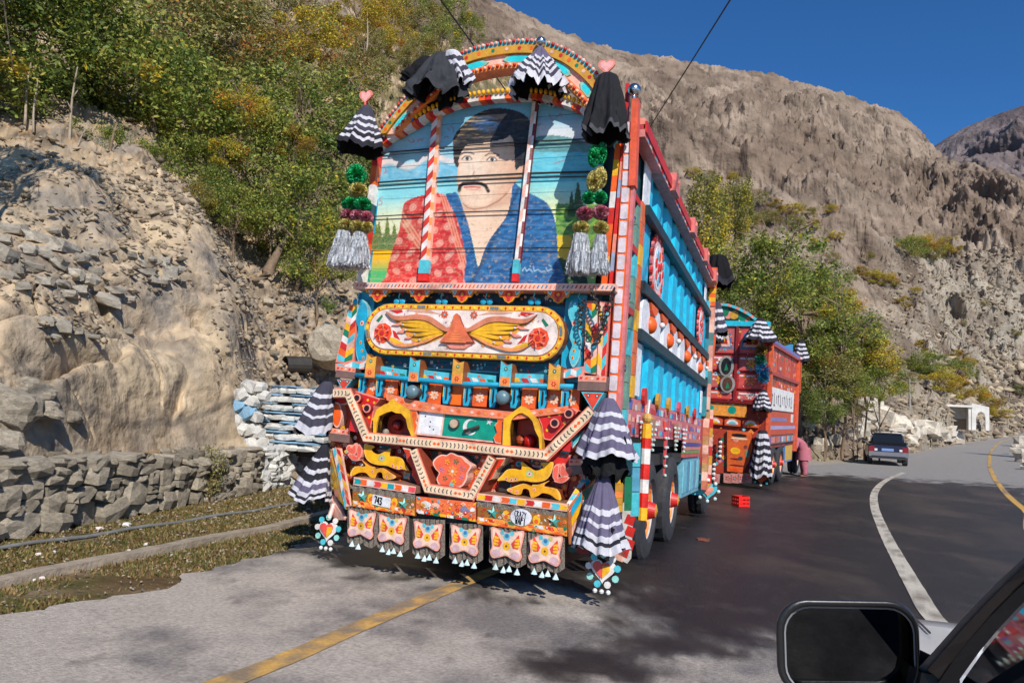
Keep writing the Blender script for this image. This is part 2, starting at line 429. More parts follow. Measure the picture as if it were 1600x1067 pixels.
ribbon('white_line', [g2(1600, 1100), g2(1500, 1005), g2(1456, 966), g2(1432, 925), g2(1400, 868), g2(1377, 822), g2(1366, 790), g2(1368, 768), g2(1385, 751), g2(1412, 739)], .17, rgb(196, 188, 172), .020, worn=.15, label='solid off-white line curving along the road')
ribbon('yellow_line', [(-2.35, 1.6), g2(365, 1067), g2(560, 984), g2(745, 906), (.7, 8.3)], .15, rgb(205, 160, 84), .020, worn=.38, label='faded yellow edge line running under the truck')
ribbon('yellow_edge_line', [(12.5, 8), g2(1680, 862), g2(1604, 800), g2(1572, 772), g2(1551, 742), g2(1546, 722), g2(1551, 702), g2(1572, 688), g2(1625, 677), g2(1700, 672)], .16, rgb(205, 160, 75), .022, worn=.2, label='yellow edge line bending along the far side of the road')

# half buried concrete kerb and water pipe on the left verge
def sweep(name, pl, w, h, m, sink=.02, n=60, kind='structure', label=None, jit=.01):
    c = resample(smooth_poly(pl, 6, False), n); t = np.gradient(c, axis=0); t /= np.linalg.norm(t, axis=1)[:, None]
    nr = np.stack([-t[:, 1], t[:, 0]], 1); V = []
    for i in range(n):
        z = float(gz(*c[i])); j = jit * float(fbm(c[i][0] * 3, c[i][1] * 3, 1, 3))
        a = c[i] - nr[i] * (w / 2 + j); b = c[i] + nr[i] * (w / 2 + j)
        V += [(a[0], a[1], z - sink), (a[0], a[1], z + h + j), (b[0], b[1], z + h + j), (b[0], b[1], z - sink)]
    F = []
    for i in range(n - 1):
        for k in range(3): F.append((i * 4 + k, i * 4 + k + 1, i * 4 + 4 + k + 1, i * 4 + 4 + k))
    F += [(0, 3, 2, 1), tuple((n - 1) * 4 + k for k in range(4))]
    return tag(link(name, mkmesh(name, V, F, m=m)), label, kind=kind)
CONC = mat('concrete', rgb(165, 150, 132), rough=.9, var=.3, scale=7, bump=.6, bscale=30, bdist=.03, dirt=.5, dark=rgb(105, 88, 66))
sweep('kerb', [(-4.2, 1.5), g2(50, 903), g2(200, 873), g2(330, 845), g2(450, 822), (-1.9, 11.5)], .13, .05, CONC, label='half buried concrete kerb strip in the grass')
def pipe_on_ground(name, pl, r, label, cat):
    c = resample(smooth_poly(pl, 6, False), 40); m = MB()
    m.tube([(x, y, float(gz(x, y)) + r * .8 + .008 * math.sin(i * 1.3)) for i, (x, y) in enumerate(c)], r, rgb(120, 120, 118), 8)
    return tag(m.build(name, mat('pipe_metal', vcol=True, rough=.6, var=.3, bump=.2, dirt=.5, dark=rgb(100, 80, 60)), smooth=True), label, cat)
pipe_on_ground('water_pipe', [(-5.2, 2.5), g2(0, 860), g2(150, 838), g2(300, 814), g2(460, 789), (-2.5, 12)], .019, 'thin grey water pipe lying along the grass below the stone wall', 'pipe')

# ================================================================== LEFT SLOPE (rock dome, gully, upper hillside)
LCOL = [-330, 0, 100, 200, 300, 370, 412, 470, 560, 700, 880, 990]
LR = [[5.6,7.4,8.3,9.2,10.2,11.2,13,15,18,23,32,48,70], [6.4,8.0,8.8,9.7,10.6,11.6,13,15,18,23,32,48,70], [7.4,9.2,9.8,10.5,11.3,12.2,13.5,15,18.5,24,33,48,70], [8.4,10.6,11.1,11.8,12.6,13.5,14.5,16,19,24,33,48,70],
      [9.6,11.7,12.2,12.8,13.5,14.2,15,16,18,22,33,48,70], [10.6,12.5,12.9,13.4,14.1,14.7,15.4,16.4,18.4,22,33,48,70], [11,12.8,13.4,14,14.6,15.2,16,17,18.5,21,30,48,70],
      [11.4,13,14,15,16,16.8,17.4,18.4,19.6,22,30,48,70], [12,14,15,16.5,18,19,20,21,23,27,36,50,70], [13,15,17,19,21,23,25,27,30,36,44,55,70], [16,20,22,25,27,29,32,35,39,44,52,60,72], [30,34,36,38,40,42,44,46,50,54,60,66,76]]
LP = [[850,700,640,540,450,390,330,270,190,100,0,-110,-170], [820,694,655,560,470,400,345,280,205,110,0,-90,-150], [800,692,655,575,490,415,360,300,205,110,5,-80,-130], [790,690,650,565,470,400,350,290,225,140,25,-65,-115],
      [780,690,645,560,470,400,352,325,330,235,75,-35,-85], [770,689,642,580,505,458,438,455,440,330,115,8,-50], [765,688,660,638,622,606,592,540,455,370,190,40,-20],
      [760,686,664,645,628,590,535,462,425,370,210,85,25], [755,686,662,630,560,500,450,410,360,290,190,105,45], [740,675,645,610,560,500,440,390,320,235,150,105,65], [720,668,650,610,560,510,460,410,360,310,260,220,190], [700,672,668,662,655,645,632,618,600,575,545,515,480]]
for _i in range(len(LCOL)):
    LR[_i][0] = LR[_i][1] - .35
    _rr = ray(LCOL[_i], 700); _h = LR[_i][0]; _e = (.2 - CAM_Z) / _h if LCOL[_i] < 500 else (-.6 - CAM_Z) / _h
    LP[_i][0] = 700 + (azel(LCOL[_i], 700)[1] - _e) * FPX
class Surf: pass
def table_surface(name, cols, RN, PN, ncol, nrow, disp, colfn, m, power=1.0):
    K = len(RN[0]); s0 = np.linspace(0, K - 1, nrow)
    cp = np.linspace(cols[0], cols[-1], ncol)
    az = np.array([azel(c, 420)[0] for c in cp])
    RN = np.array(RN, float); E = np.array([[azel(c, py)[1] for py in row] for c, row in zip(cols, PN)])
    def up(T):
        T2 = np.stack([np.interp(cp, cols, T[:, k]) for k in range(K)], 1)
        # smooth across columns
        ker = np.hanning(max(5, ncol // 22) | 1); ker /= ker.sum(); h = len(ker) // 2
        T2 = np.stack([np.convolve(np.pad(T2[:, k], h, mode='edge'), ker, 'valid') for k in range(K)], 1)
        T3 = np.stack([np.interp(s0, np.arange(K), T2[i]) for i in range(ncol)], 0)
        ker = np.hanning(max(3, nrow // (K * 2)) | 1); ker /= ker.sum(); h = len(ker) // 2
        return np.stack([np.convolve(np.pad(T3[i], h, mode='edge'), ker, 'valid') for i in range(ncol)], 0)
    Rr = up(RN); EE = up(E)
    x = np.sin(az)[:, None] * Rr; y = np.cos(az)[:, None] * Rr; z = CAM_Z + EE * Rr
    x, y, z = disp(x, y, z, Rr, s0 / (K - 1), cp)
    V = np.stack([x, y, z], -1)
    ii = np.arange(ncol - 1)[:, None] * nrow + np.arange(nrow - 1)[None, :]
    F = np.stack([ii, ii + 1, ii + nrow + 1, ii + nrow], -1).reshape(-1, 4)[:, ::-1]
    gx_ = np.gradient(V, axis=0); gy_ = np.gradient(V, axis=1); N = np.cross(gy_, gx_); N /= np.linalg.norm(N, axis=-1)[..., None] + 1e-12
    N = np.where(N[..., 2:3] < 0, -N, N)
    c = colfn(x, y, z, N, s0 / (K - 1), cp)
    o = link(name, mkmesh(name, V.reshape(-1, 3), F, m=m, vc=c.reshape(-1, 3), smooth=False))
    S = Surf(); S.V = V; S.N = N; S.o = o
    S.px, S.py, S.d = project(V)
    return S
def on_surf(S, px, py):
    """nearest visible point of a terrain surface for a measured direction"""
    e = (S.px - px) ** 2 + (S.py - py) ** 2; e = np.where(S.d > 0, e, 1e9)
    k = e < e.min() + 30
    d = np.where(k, S.d, 1e9); i = np.unravel_index(np.argmin(d), d.shape)
    return S.V[i], S.N[i]

SCULPT = [(150, 648, 105, 44, .42, -.18), (232, 622, 74, 62, .50, .2), (110, 568, 130, 40, .36, .12), (330, 560, 82, 110, .38, .5), (250, 470, 100, 48, .30, .25), (60, 500, 90, 42, .30, .1), (380, 640, 44, 40, .22, 0), (180, 395, 70, 36, .35, .5),
          (95, 330, 90, 40, .4, .4), (205, 520, 15, 7, -.30, -.2), (188, 562, 16, 5, -.26, -.4), (155, 576, 12, 4, -.22, -.4), (312, 512, 20, 9, -.25, -.6), (302, 498, 14, 6, -.22, .3), (105, 606, 60, 6, -.35, -.1), (275, 655, 9, 26, -.35, .5), (375, 545, 10, 5, -.2, .6), (290, 470, 16, 5, -.2, .4), (345, 600, 14, 4, -.2, .6)]
def ldisp(x, y, z, R, s, cp):
    a = np.clip((R - 9) / 8, .25, 1)
    dome = np.clip((430 - cp) / 60, 0, 1)[:, None] * np.clip((17.5 - R) / 2, 0, 1)
    n = fbm(x * .42, y * .42, z * .42, 6, g=.46)
    rd = ridged(x * .8 + 4, y * .8, z * 1.1, 5) - 1.1
    st = ridged(x * .5 + y * .3, y * .35 + 5, z * 2.3 + x * .5, 4) - .9          # bedding
    q = x * .9 - z * .55 + y * .2; crk = np.abs(pn(q * .8 + 1.5 * pn(x * .6, y * .6, z * .6), z * .5 + x * .2, y * .4)); crk = -np.clip(1 - crk / .035, 0, 1) * np.clip(pn(x * .3, y * .3, z * .6 + 9) * 4 + .4, 0, 1)
    foot = np.clip(s * 9 - .5, 0, 1)[None, :]
    lumps = np.abs(pn(x * .33 + 2, y * .33, z * .45)) * 1.5 + np.abs(pn(x * .9 + 2, y * .9, z * 1.1)) * .35
    h = (dome * (n * .26 + rd * .02 + st * .05 + lumps * .40 + crk * .34) + (1 - dome) * (n * .34 + rd * .17 + st * .05)) * foot
    qx, qy, _d = project(np.stack([x, y, z], -1)); sculpt = 0
    wq = 16 * fbm(x * .9, y * .9, z * .9, 4)
    for bx0, by0, bw, bh, A, rot in SCULPT:
        ca, sa = math.cos(rot), math.sin(rot); u = ((qx + wq - bx0) * ca + (qy + wq * .7 - by0) * sa) / bw; v = (-(qx + wq - bx0) * sa + (qy + wq * .7 - by0) * ca) / bh
        rr2 = np.sqrt(u * u + v * v); sculpt = np.maximum(sculpt, A * np.clip((1 - rr2) / .5, 0, 1) ** .55) if A > 0 else sculpt + A * np.clip(1.3 - rr2, 0, 1)
    h = h + sculpt * foot
    fine = (ridged(x * 3.2, y * 3.2, z * 3.2, 4) - .9) * (.008 * dome + .065 * (1 - dome)) * foot
    h = h * np.clip(R / 14, .8, 2.2)
    az = np.arctan2(x, y)
    return x - np.sin(az) * (h * .55 + fine), y - np.cos(az) * (h * .55 + fine), z + h * .75 + fine * .7
def lcol(x, y, z, N, s, cp):
    R = np.hypot(x, y)
    dome = np.clip((430 - cp) / 60, 0, 1)[:, None] * np.clip((18 - R) / 2, 0, 1)
    a = fbm(x * .9, y * .9, z * .9, 5); b = fbm(x * 4, y * 4, z * 4 + 3, 4); c2 = ridged(x * 1.4, y * 1.4, z * 2.4, 4)
    tan = np.array(rgb(182, 162, 136)); grey = np.array(rgb(146, 136, 124)); dk = np.array(rgb(92, 80, 68)); sand = np.array(rgb(172, 142, 106))
    c = mixc(tan, grey, .35 + a * 1.3)
    c = mixc(c, dk, (1.25 - c2) * .9 * (1 - .75 * dome))
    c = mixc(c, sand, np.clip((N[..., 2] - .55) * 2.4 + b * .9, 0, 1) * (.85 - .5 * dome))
    moss = np.array(rgb(98, 92, 52))
    c = mixc(c, moss, np.clip((R - 19) / 14, 0, .75) * (a > -.2))
    strk = fbm(x * .8 + z * .5, y * .6, z * .8, 5)
    c = mixc(c, np.array(rgb(196, 176, 146)), np.clip(strk * 1.3, 0, .6) * dome)
    return c * (1 + .22 * b[..., None])
SLOPEM = mat('slope_rock', vcol=True, rough=.95, var=.3, scale=3.2, bump=.9, bscale=2.6, bdist=.16, brough=.52, spec=.12, dirt=.25, dark=rgb(84, 70, 54))
LS = table_surface('rocky_slope', LCOL, LR, LP, 620, 430, ldisp, lcol, SLOPEM)
tag(LS.o, 'smooth tan rock outcrop and stony slope left of the road', kind='structure')

# terrace of dry earth on top of the wall
def wall_at(t):   # t metres along the wall from (-4.75, 3)
    a = np.array((-4.82, 3.2)); pts = np.array([(-4.82, 3.2), (-4.4, 6.5), (-3.66, 12.5), (-3.15, 15.5)])
    d = np.r_[0, np.cumsum(np.linalg.norm(np.diff(pts, axis=0), axis=1))]
    p = np.array([np.interp(t, d, pts[:, k]) for k in (0, 1)]); i = min(int(np.searchsorted(d, t, side='right')) - 1, 2)
    u = (pts[i + 1] - pts[i]); u /= np.linalg.norm(u); return p, u
WL = 12.4
def wall_top(t): return .80 - .022 * t
nt, nw = 120, 50
V = []; vcs = []
for i in range(nt):
    t = -2 + (WL + 2.0) * i / (nt - 1); p, u = wall_at(max(t, 0)); p = p + u * min(t, 0); nrm = np.array((-u[1], u[0]))
    for j in range(nw):
        q = p + nrm * (.12 + 4.6 * j / (nw - 1)); V.append((q[0], q[1], wall_top(t) - .03 + .05 * j / nw))
V = np.array(V); bn = fbm(V[:, 0] * 2.1, V[:, 1] * 2.1, 0, 5); V[:, 2] += .035 * bn
cc = mixc(np.array(rgb(172, 140, 102)), np.array(rgb(140, 120, 92)), .4 + bn * 1.2) * (1 + .2 * fbm(V[:, 0] * 8, V[:, 1] * 8, 1, 3))[:, None]
ii = np.arange(nt - 1)[:, None] * nw + np.arange(nw - 1)[None, :]
tag(link('terrace_ground', mkmesh('terrace_ground', V, np.stack([ii, ii + 1, ii + nw + 1, ii + nw], -1).reshape(-1, 4)[:, ::-1], m=GROUNDM, vc=cc, smooth=True)), 'dry orange-brown earth strip on top of the stone wall', kind='structure')

# ================================================================== MOUNTAINS
MCOL = [300, 500, 640, 760, 900, 1000, 1100, 1200, 1300, 1400, 1440, 1462, 1480, 1520, 1600, 1720]
MR = [(60,420),(60,430),(62,440),(60,450),(52,480),(40,500),(36,520),(32,540),(38,560),(54,580),(62,580),(72,560),(80,555),(95,540),(125,520),(150,500)]
MPF = [260,260,280,330,560,650,668,690,690,688,684,680,676,668,660,655]
MPT = [-420,-130,-60,0,60,84,101,116,141,170,197,226,246,256,277,300]
K = 9
MRN = [[a * .96] + [a * (b * .44 / a) ** ((k / (K - 1)) ** .72) for k in range(K)] for a, b in MR]
def prof(k, c):
    s = k / (K - 1)
    return s ** (.92)
MPN = []
for i, c in enumerate(MCOL):
    MPN.append([MPF[i] + 90] + [MPF[i] + (MPT[i] - MPF[i]) * prof(k, c) for k in range(K)])
def mdisp(x, y, z, R, s, cp):
    lr = np.log(R); az = np.arctan2(x, y)
    X = x / 30; Y = y / 30; Z = z / 30
    wx = 1.2 * fbm(X * .8, Y * .8, Z * .8, 3); wz = 1.2 * fbm(X * .8 + 7, Y * .8, Z * .8, 3)
    big = ridged((X + wx * .5) * .5 + Z * .35 + 3, (Y + wz * .5) * .5, Z * .8 + 1, 7, .58) - 1.2
    vert = 1.1 - ridged((X + wx * .4) * 1.5 + Z * .9, Y * 1.5, Z * 2.3 - X * .8, 6, .6)
    bed = ridged(X * .8, Y * .6, Z * 3.4 + X * 1.2 + wx * .6, 5, .55) - 1.0
    fine = 1.1 - ridged(x / 5, y / 5, z / 4, 6, .6)
    edge = np.clip((1 - s) * 10, .0, 1)[None, :] * np.clip(s * 10, 0, 1)[None, :]
    sc = R * .030
    h = (big * 1.2 + vert * .30 + bed * .30) * sc * (edge * .93 + .07) + fine * R * .008 * (edge * .6 + .4)
    # gullies of shade: dark ribs left of centre
    return x - np.sin(az) * h * .55, y - np.cos(az) * h * .55, z + h * .80
def mcol(x, y, z, N, s, cp):
    a = fbm(x / 26, y / 26, z / 26, 5); b = fbm(x / 5, y / 5, z / 5, 5); st = ridged(x / 40, y / 40, z / 6, 4)
    R = np.hypot(x, y)
    br = np.array(rgb(124, 108, 95)); pk = np.array(rgb(150, 134, 119)); gr = np.array(rgb(160, 151, 137)); dk = np.array(rgb(70, 58, 52)); ol = np.array(rgb(108, 100, 72))
    c = mixc(br, pk, .4 + a * 1.4 + b * .4)
    c = mixc(c, dk, np.clip(st - 1.25, 0, 1) * 1.1)
    ck = np.abs(fbm(x / 16 + z / 20, y / 16, z / 11, 5)); c = mixc(c, dk * .8, np.clip(1 - ck / .05, 0, 1) * .7)
    low = np.clip((cp - 1360) / 120, 0, 1)[:, None] * np.clip((.72 - s) * 5, 0, 1)[None, :]
    c = mixc(c, gr, low * (.75 + b))
    veg = np.clip(.50 - s, 0, 1)[None, :] * 2.0 * (b > .02) * np.clip((1500 - cp) / 150, 0, 1)[:, None]
    c = mixc(c, ol, veg * .8)
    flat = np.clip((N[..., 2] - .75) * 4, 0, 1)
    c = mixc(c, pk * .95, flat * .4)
    return c * (1 + .25 * b[..., None])
MTM = mat('mountain_rock', vcol=True, rough=1, var=.28, scale=.09, bump=.9, bscale=.22, bdist=2.2, brough=.55, spec=.05, dirt=.3, dark=rgb(96, 80, 70))
MS = table_surface('mountain', MCOL, MRN, MPN, 760, 460, mdisp, mcol, MTM)
tag(MS.o, 'brown rocky mountainside rising behind the trucks', kind='structure')
FC = [1330, 1400, 1462, 1490, 1530, 1570, 1600, 1700]
FT = [290, 262, 226, 208, 189, 175, 165, 130]
FRN = [[800 * (1500 / 800) ** (k / 5) for k in range(6)] for _ in FC]
FPN = [[420 + (t - 420) * k / 5 for k in range(6)] for t in FT]
def fdisp(x, y, z, R, s, cp):
    h = (ridged(x / 260, y / 260, z / 260, 6, .6) - 1.2) * 38 * np.clip((1 - s) * 6, .12, 1)[None, :]
    az = np.arctan2(x, y); return x - np.sin(az) * h, y - np.cos(az) * h, z + h * .5
def fcol(x, y, z, N, s, cp):
    b = fbm(x / 90, y / 90, z / 90, 5)
    return mixc(np.array(rgb(104, 94, 96)), np.array(rgb(132, 120, 118)), .4 + b * 1.5)
FS = table_surface('far_mountain', FC, FRN, FPN, 260, 200, fdisp, fcol, mat('far_rock', vcol=True, rough=1, var=.2, scale=.02, bump=.8, bscale=.05, bdist=12, spec=.05))
tag(FS.o, 'distant rugged mountain ridge at the right edge', kind='structure')
# ================================================================== STONE WALL
rg = random.Random(11)
stone_me = [rock_mesh('stone', rg, ROCK, jag=.22, sub=2) for _ in range(14)]
stone_mw = [rock_mesh('stone', rg, ROCKW, jag=.2, sub=2) for _ in range(6)]
stone_mb = [rock_mesh('stone', rg, ROCKB, jag=.2, sub=2) for _ in range(3)]
wall = thing('stone_wall', 'low dry stone retaining wall of grey boulders, whitewashed near the truck', 'wall')
def wall_frame(t, z, out=0):
    p, u = wall_at(t); n = np.array((u[1], -u[0]))
    return np.array((p[0] + n[0] * out, p[1] + n[1] * out, z)), u, n
def put_stone(parent, pos, u, n, sx, sy, sz, me, name='stone', tilt=.25):
    o = link(name, me, parent)
    M = Matrix(((u[0], -n[0], 0, pos[0]), (u[1], -n[1], 0, pos[1]), (0, 0, 1, pos[2]), (0, 0, 0, 1)))
    R = Matrix.Rotation(rg.uniform(-tilt, tilt), 4, 'Y') @ Matrix.Rotation(rg.uniform(-.25, .25), 4, 'Z')
    fl = Matrix.Diagonal((rg.choice((-1, 1)) * sx, sy, sz, 1))
    o.matrix_basis = M @ R @ fl
    return o
# earth core
m = MB()
for i in range(30):
    t0, t1 = WL * i / 30, WL * (i + 1) / 30
    a, u, n = wall_frame(t0, 0, -.22); b, _, _ = wall_frame(t1, 0, -.22)
    c, _, _ = wall_frame(t0, 0, -.7); d, _, _ = wall_frame(t1, 0, -.7)
    z0 = wall_top(t0) - .02; z1 = wall_top(t1) - .02
    m.add([(a[0], a[1], -.3), (b[0], b[1], -.3), (b[0], b[1], z1), (a[0], a[1], z0), (c[0], c[1], z0), (d[0], d[1], z1)], [(0, 1, 2, 3), (3, 2, 5, 4)], rgb(70, 60, 50))
m.build('core', mat('wall_core', vcol=True, rough=1, var=.4, scale=8, bump=.8, bscale=20, dirt=.4, dark=rgb(40, 34, 28)), wall)
nst = 0
t = -.6
base_h = lambda t: float(gz(*wall_at(max(t, 0))[0]))
rows = 0
zc = [0.0] * 400
# sky-line packing: each new stone sits on the lowest spot of the wall so far
DX = .05; NX_ = int((WL + .8) / DX); sky_ = np.zeros(NX_)
htgt = np.array([wall_top(i * DX - .4) - base_h(i * DX - .4) + .02 for i in range(NX_)])
for it in range(700):
    free = sky_ < htgt - .03
    if not free.any() or nst >= 282: break
    i = int(np.argmin(np.where(free, sky_, 9))); tt_ = i * DX - .4
    near = max(0, 1 - tt_ / 9)
    big = sky_[i] < .12
    w = rg.uniform(.20, .40) * (1 + .35 * near) if big else rg.uniform(.16, .36)
    h = w * rg.uniform(.42, .72) if not (tt_ > 5 and rg.random() < .5) else w * rg.uniform(.26, .4)
    j = i
    while j < NX_ and sky_[j] < sky_[i] + .05 and (j - i) * DX < w: j += 1
    ww = max((j - i) * DX, .10)
    h = min(h, ww * .66 + .02, htgt[min(i, NX_ - 1)] - sky_[i] + .03); h = max(h, .05)
    tc_ = tt_ + ww / 2; zz = base_h(tc_) + float(np.mean(sky_[i:j])) + h / 2
    white = tc_ > 8.15 and tc_ < 10.9
    me_ = (stone_mw if white else stone_me)[rg.randrange(6 if white else 14)]
    pos, u, n = wall_frame(max(tc_, 0), zz, rg.uniform(-.05, .03)); 
    if tc_ < 0: pos[:2] += u * tc_
    o = put_stone(wall, pos, u, n, ww * .66, rg.uniform(.16, .25), h * .64, me_, tilt=.22)
    if white and nst % 9 == 0: pass
    nst += 1
    sky_[i:j] = np.mean(sky_[i:j]) + h * rg.uniform(.9, 1.0)
# small chinking stones on top
for k in range(26):
    t_ = rg.uniform(0, 8.5); pos, u, n = wall_frame(t_, wall_top(t_) + .02, -rg.uniform(.15, .6)); s = rg.uniform(.03, .09)
    put_stone(wall, pos, u, n, s * 1.4, s, s * .6, stone_me[rg.randrange(14)])

# ------------------------------------------------------------------ painted steps with curved side wall
st = thing('painted_steps', 'small flight of rough stone steps whitewashed with pale blue edges', 'steps')
sp0 = P(431, 686, 12.2); du = np.array((.93, -.36)); dn = np.array((.36, .93))
for r_ in range(7):
    zc_ = .64 + r_ * .155; back = r_ * .13
    x = -.72
    while x < .75:
        w = rg.uniform(.16, .34); c = sp0[:2] + du * (x + w / 2) + dn * back
        pos = np.array((c[0], c[1], zc_)); me_ = (stone_mb if rg.random() < .16 else stone_mw)[0]
        me_ = rg.choice(stone_mw)
        put_stone(st, pos, du, -dn, w * .68, .2, .062, me_, tilt=.08)
        if rg.random() < .8:
            put_stone(st, pos + np.array((0, 0, .072)) - np.array((dn[0], dn[1], 0)) * .02, du, -dn, w * .64, .19, .018, rg.choice(stone_mb), tilt=.05)
        x += w
m = MB(); a = sp0[:2] - du * .72 + dn * .22; b = sp0[:2] + du * .72 + dn * .22
for r_ in range(7):
    o1 = dn * (r_ * .13)
    p = [(*(a + o1), .57 + r_ * .155 - .09), (*(b + o1), .57 + r_ * .155 - .09), (*(b + o1), .64 + r_ * .155), (*(a + o1), .64 + r_ * .155), (*(b + o1 + dn * .3), .64 + r_ * .155), (*(a + o1 + dn * .3), .64 + r_ * .155)]
    m.add(p, [(0, 1, 2, 3), (3, 2, 4, 5)], rgb(80, 72, 64))
m.build('core', MATS['wall_core'], st)
for (px, py, s) in [(362, 676, .2), (368, 655, .22), (372, 634, .2), (380, 616, .2), (392, 603, .19), (405, 604, .17), (378, 668, .2), (388, 645, .2), (395, 625, .18), (412, 617, .14), (366, 664, .17), (392, 672, .19), (400, 650, .16), (362, 692, .2), (378, 694, .19), (394, 693, .19), (408, 690, .16), (370, 683, .17), (402, 676, .16)]:
    pos = P(px, py, 11.95); me_ = stone_mb[rg.randrange(3)] if px < 393 and s < .215 and rg.random() < .45 else rg.choice(stone_mw)
    put_stone(st, pos, du, -dn, s * .85, s * .7, s * .62, me_, tilt=.5)

# ------------------------------------------------------------------ loose rocks on the slope
SL = [('large', .30), ('small', .16)]
def loose(name, px, py, wpx, S, me_, label, group, flat=.6, cat='rock', sink=.15):
    p, N = on_surf(S, px, py); d = float(project(p[None])[2][0]); s = wpx / FPX * d / 2
    o = link(name, me_)
    o.matrix_world = Matrix.Translation(Vector(p + np.array((0, 0, s * flat * (.5 - sink))))) @ Matrix.Rotation(rg.uniform(0, 6.3), 4, 'Z') @ Matrix.Rotation(rg.uniform(-.35, .35), 4, 'X') @ Matrix.Diagonal((s * rg.uniform(1.0, 1.25), s * rg.uniform(.7, 1.0), s * flat * rg.uniform(.8, 1.2), 1))
    return tag(o, label, cat, group)
ROCKL = mat('pale_rock', rgb(200, 190, 174), rough=.92, var=.3, scale=2.5, bump=.9, bscale=12, bdist=.05, objvar=.25, dirt=.3, dark=rgb(120, 104, 82), spec=.2)
sharp = [rock_mesh('rock', rg, ROCKL, jag=.42, sub=2) for _ in range(10)]
for (px, py, w, fl) in [(165, 474, 52, .5), (140, 440, 42, .6), (60, 372, 40, .6), (25, 360, 44, .5), (100, 385, 50, .55), (15, 400, 36, .8), (50, 415, 40, .5), (95, 415, 34, .6), (120, 430, 30, .7),
                        (10, 430, 34, .6), (35, 445, 30, .5), (75, 440, 34, .5), (110, 462, 36, .5), (70, 395, 30, .7), (130, 405, 26, .7), (150, 425, 28, .8), (185, 455, 30, .5), (205, 470, 22, .5), (45, 390, 26, .7), (85, 360, 28, .5),
                        (30, 425, 24, .6), (128, 452, 24, .6), (5, 375, 30, .6), (100, 440, 24, .5), (145, 395, 26, .6), (235, 425, 30, .5), (255, 415, 26, .6), (268, 428, 28, .8), (246, 440, 26, .6), (225, 412, 24, .6), (280, 420, 24, .6),
                        (262, 442, 22, .6), (210, 402, 20, .6), (240, 405, 18, .6), (285, 440, 18, .6), (100, 515, 40, .6), (75, 505, 34, .5), (125, 520, 28, .4), (145, 525, 30, .3), (90, 528, 24, .4), (205, 520, 18, .6), (160, 520, 20, .4)]:
    loose('rock', px, py, w, LS, rg.choice(sharp), 'pale angular rock lying among others on the tan slope', 'loose rocks on the left slope', fl)
for k in range(40):
    px, py = rg.uniform(350, 520), rg.uniform(440, 600)
    if px < 355 + (py - 440) * .35: continue
    loose('rock', px, py, rg.uniform(9, 20), LS, rg.choice(stone_me), 'small flat stone in the rubble gully behind the rock outcrop', 'stones in the gully', .45)
# scree as one mass of gravel
def scree(name, S, regions, n, smin, smax, label, mtl, seed=3, pts=None):
    r = np.random.RandomState(seed)
    if pts is not None:
        c = pts; n = len(c); d = project(c)[2]
    else:
        ok = np.zeros(S.px.shape, bool)
        for x0, x1, y0, y1 in regions: ok |= (S.px > x0) & (S.px < x1) & (S.py > y0) & (S.py < y1) & (S.d > 0)
        idx = np.argwhere(ok); pick = idx[r.randint(0, len(idx), n)]
        c = S.V[pick[:, 0], pick[:, 1]] + r.normal(size=(n, 3)) * (.06, .06, .0)
        d = S.d[pick[:, 0], pick[:, 1]]
    s = (r.rand(n) ** 2.2 * (smax - smin) + smin) * d
    base = np.array([(1, 0, 0), (-1, 0, 0), (0, 1, 0), (0, -1, 0), (0, 0, 1), (0, 0, -1)], float)
    sc = np.stack([s * (1 + r.rand(n) * .7), s * (.7 + r.rand(n) * .5), s * (.4 + r.rand(n) * .5)], 1)
    a = r.rand(n) * 6.28; ca, sa = np.cos(a), np.sin(a)
    v = base[None] * sc[:, None, :] * (1 + (r.rand(n, 6, 1) - .5) * .6)
    v = np.stack([v[..., 0] * ca[:, None] - v[..., 1] * sa[:, None], v[..., 0] * sa[:, None] + v[..., 1] * ca[:, None], v[..., 2] + v[..., 0] * (r.rand(n, 1) - .5)], -1) + c[:, None, :]
    f = np.array([(0,2,4),(2,1,4),(1,3,4),(3,0,4),(2,0,5),(1,2,5),(3,1,5),(0,3,5)])
    F = (f[None] + (np.arange(n) * 6)[:, None, None]).reshape(-1, 3)
    t = r.rand(n, 1); col = np.array(rgb(178, 162, 138)) * (1 - t) + np.array(rgb(120, 108, 94)) * t; col *= .7 + .5 * r.rand(n, 1)
    return tag(link(name, mkmesh(name, v.reshape(-1, 3), F, np.repeat(col, 8, axis=0), m=mtl)), label, kind='stuff')
SCREE = mat('scree', vcol=True, rough=.95, var=.25, scale=6, bump=.4, bscale=25, bdist=.03, spec=.15)
scree('slope_rubble', LS, [(-50, 210, 320, 480), (150, 300, 250, 460), (330, 560, 350, 600), (60, 160, 480, 540), (380, 560, 560, 690)], 3900, .0012, .0065, 'loose gravel and small rubble over the left slope', SCREE, 3)
scree('terrace_rubble', LS, [(-50, 560, 80, 350)], 1500, .002, .007, 'broken stones under the shrubs on the upper slope', SCREE, 5)
scree('foot_rubble', MS, [(1235, 1600, 560, 720)], 3600, .0016, .008, 'broken pale rock debris at the foot of the right slope', SCREE, 8)
scree('mountain_boulders', MS, [(1380, 1600, 380, 640)], 5200, .0008, .0042, 'scattered pale boulders over the right mountainside', SCREE, 9)
# pale boulders at the foot of the right slope
for k in range(46):
    px = rg.uniform(1255, 1500); top = 690 - (1500 - px) * .42; py = rg.uniform(max(top, 600), 700 - max(0, px - 1360) * .18)
    loose('boulder', px, py, rg.uniform(14, 38), MS, rg.choice(sharp), 'pale grey boulder in the rock bank beside the far road', 'boulders at the right slope foot', .75, 'boulder')
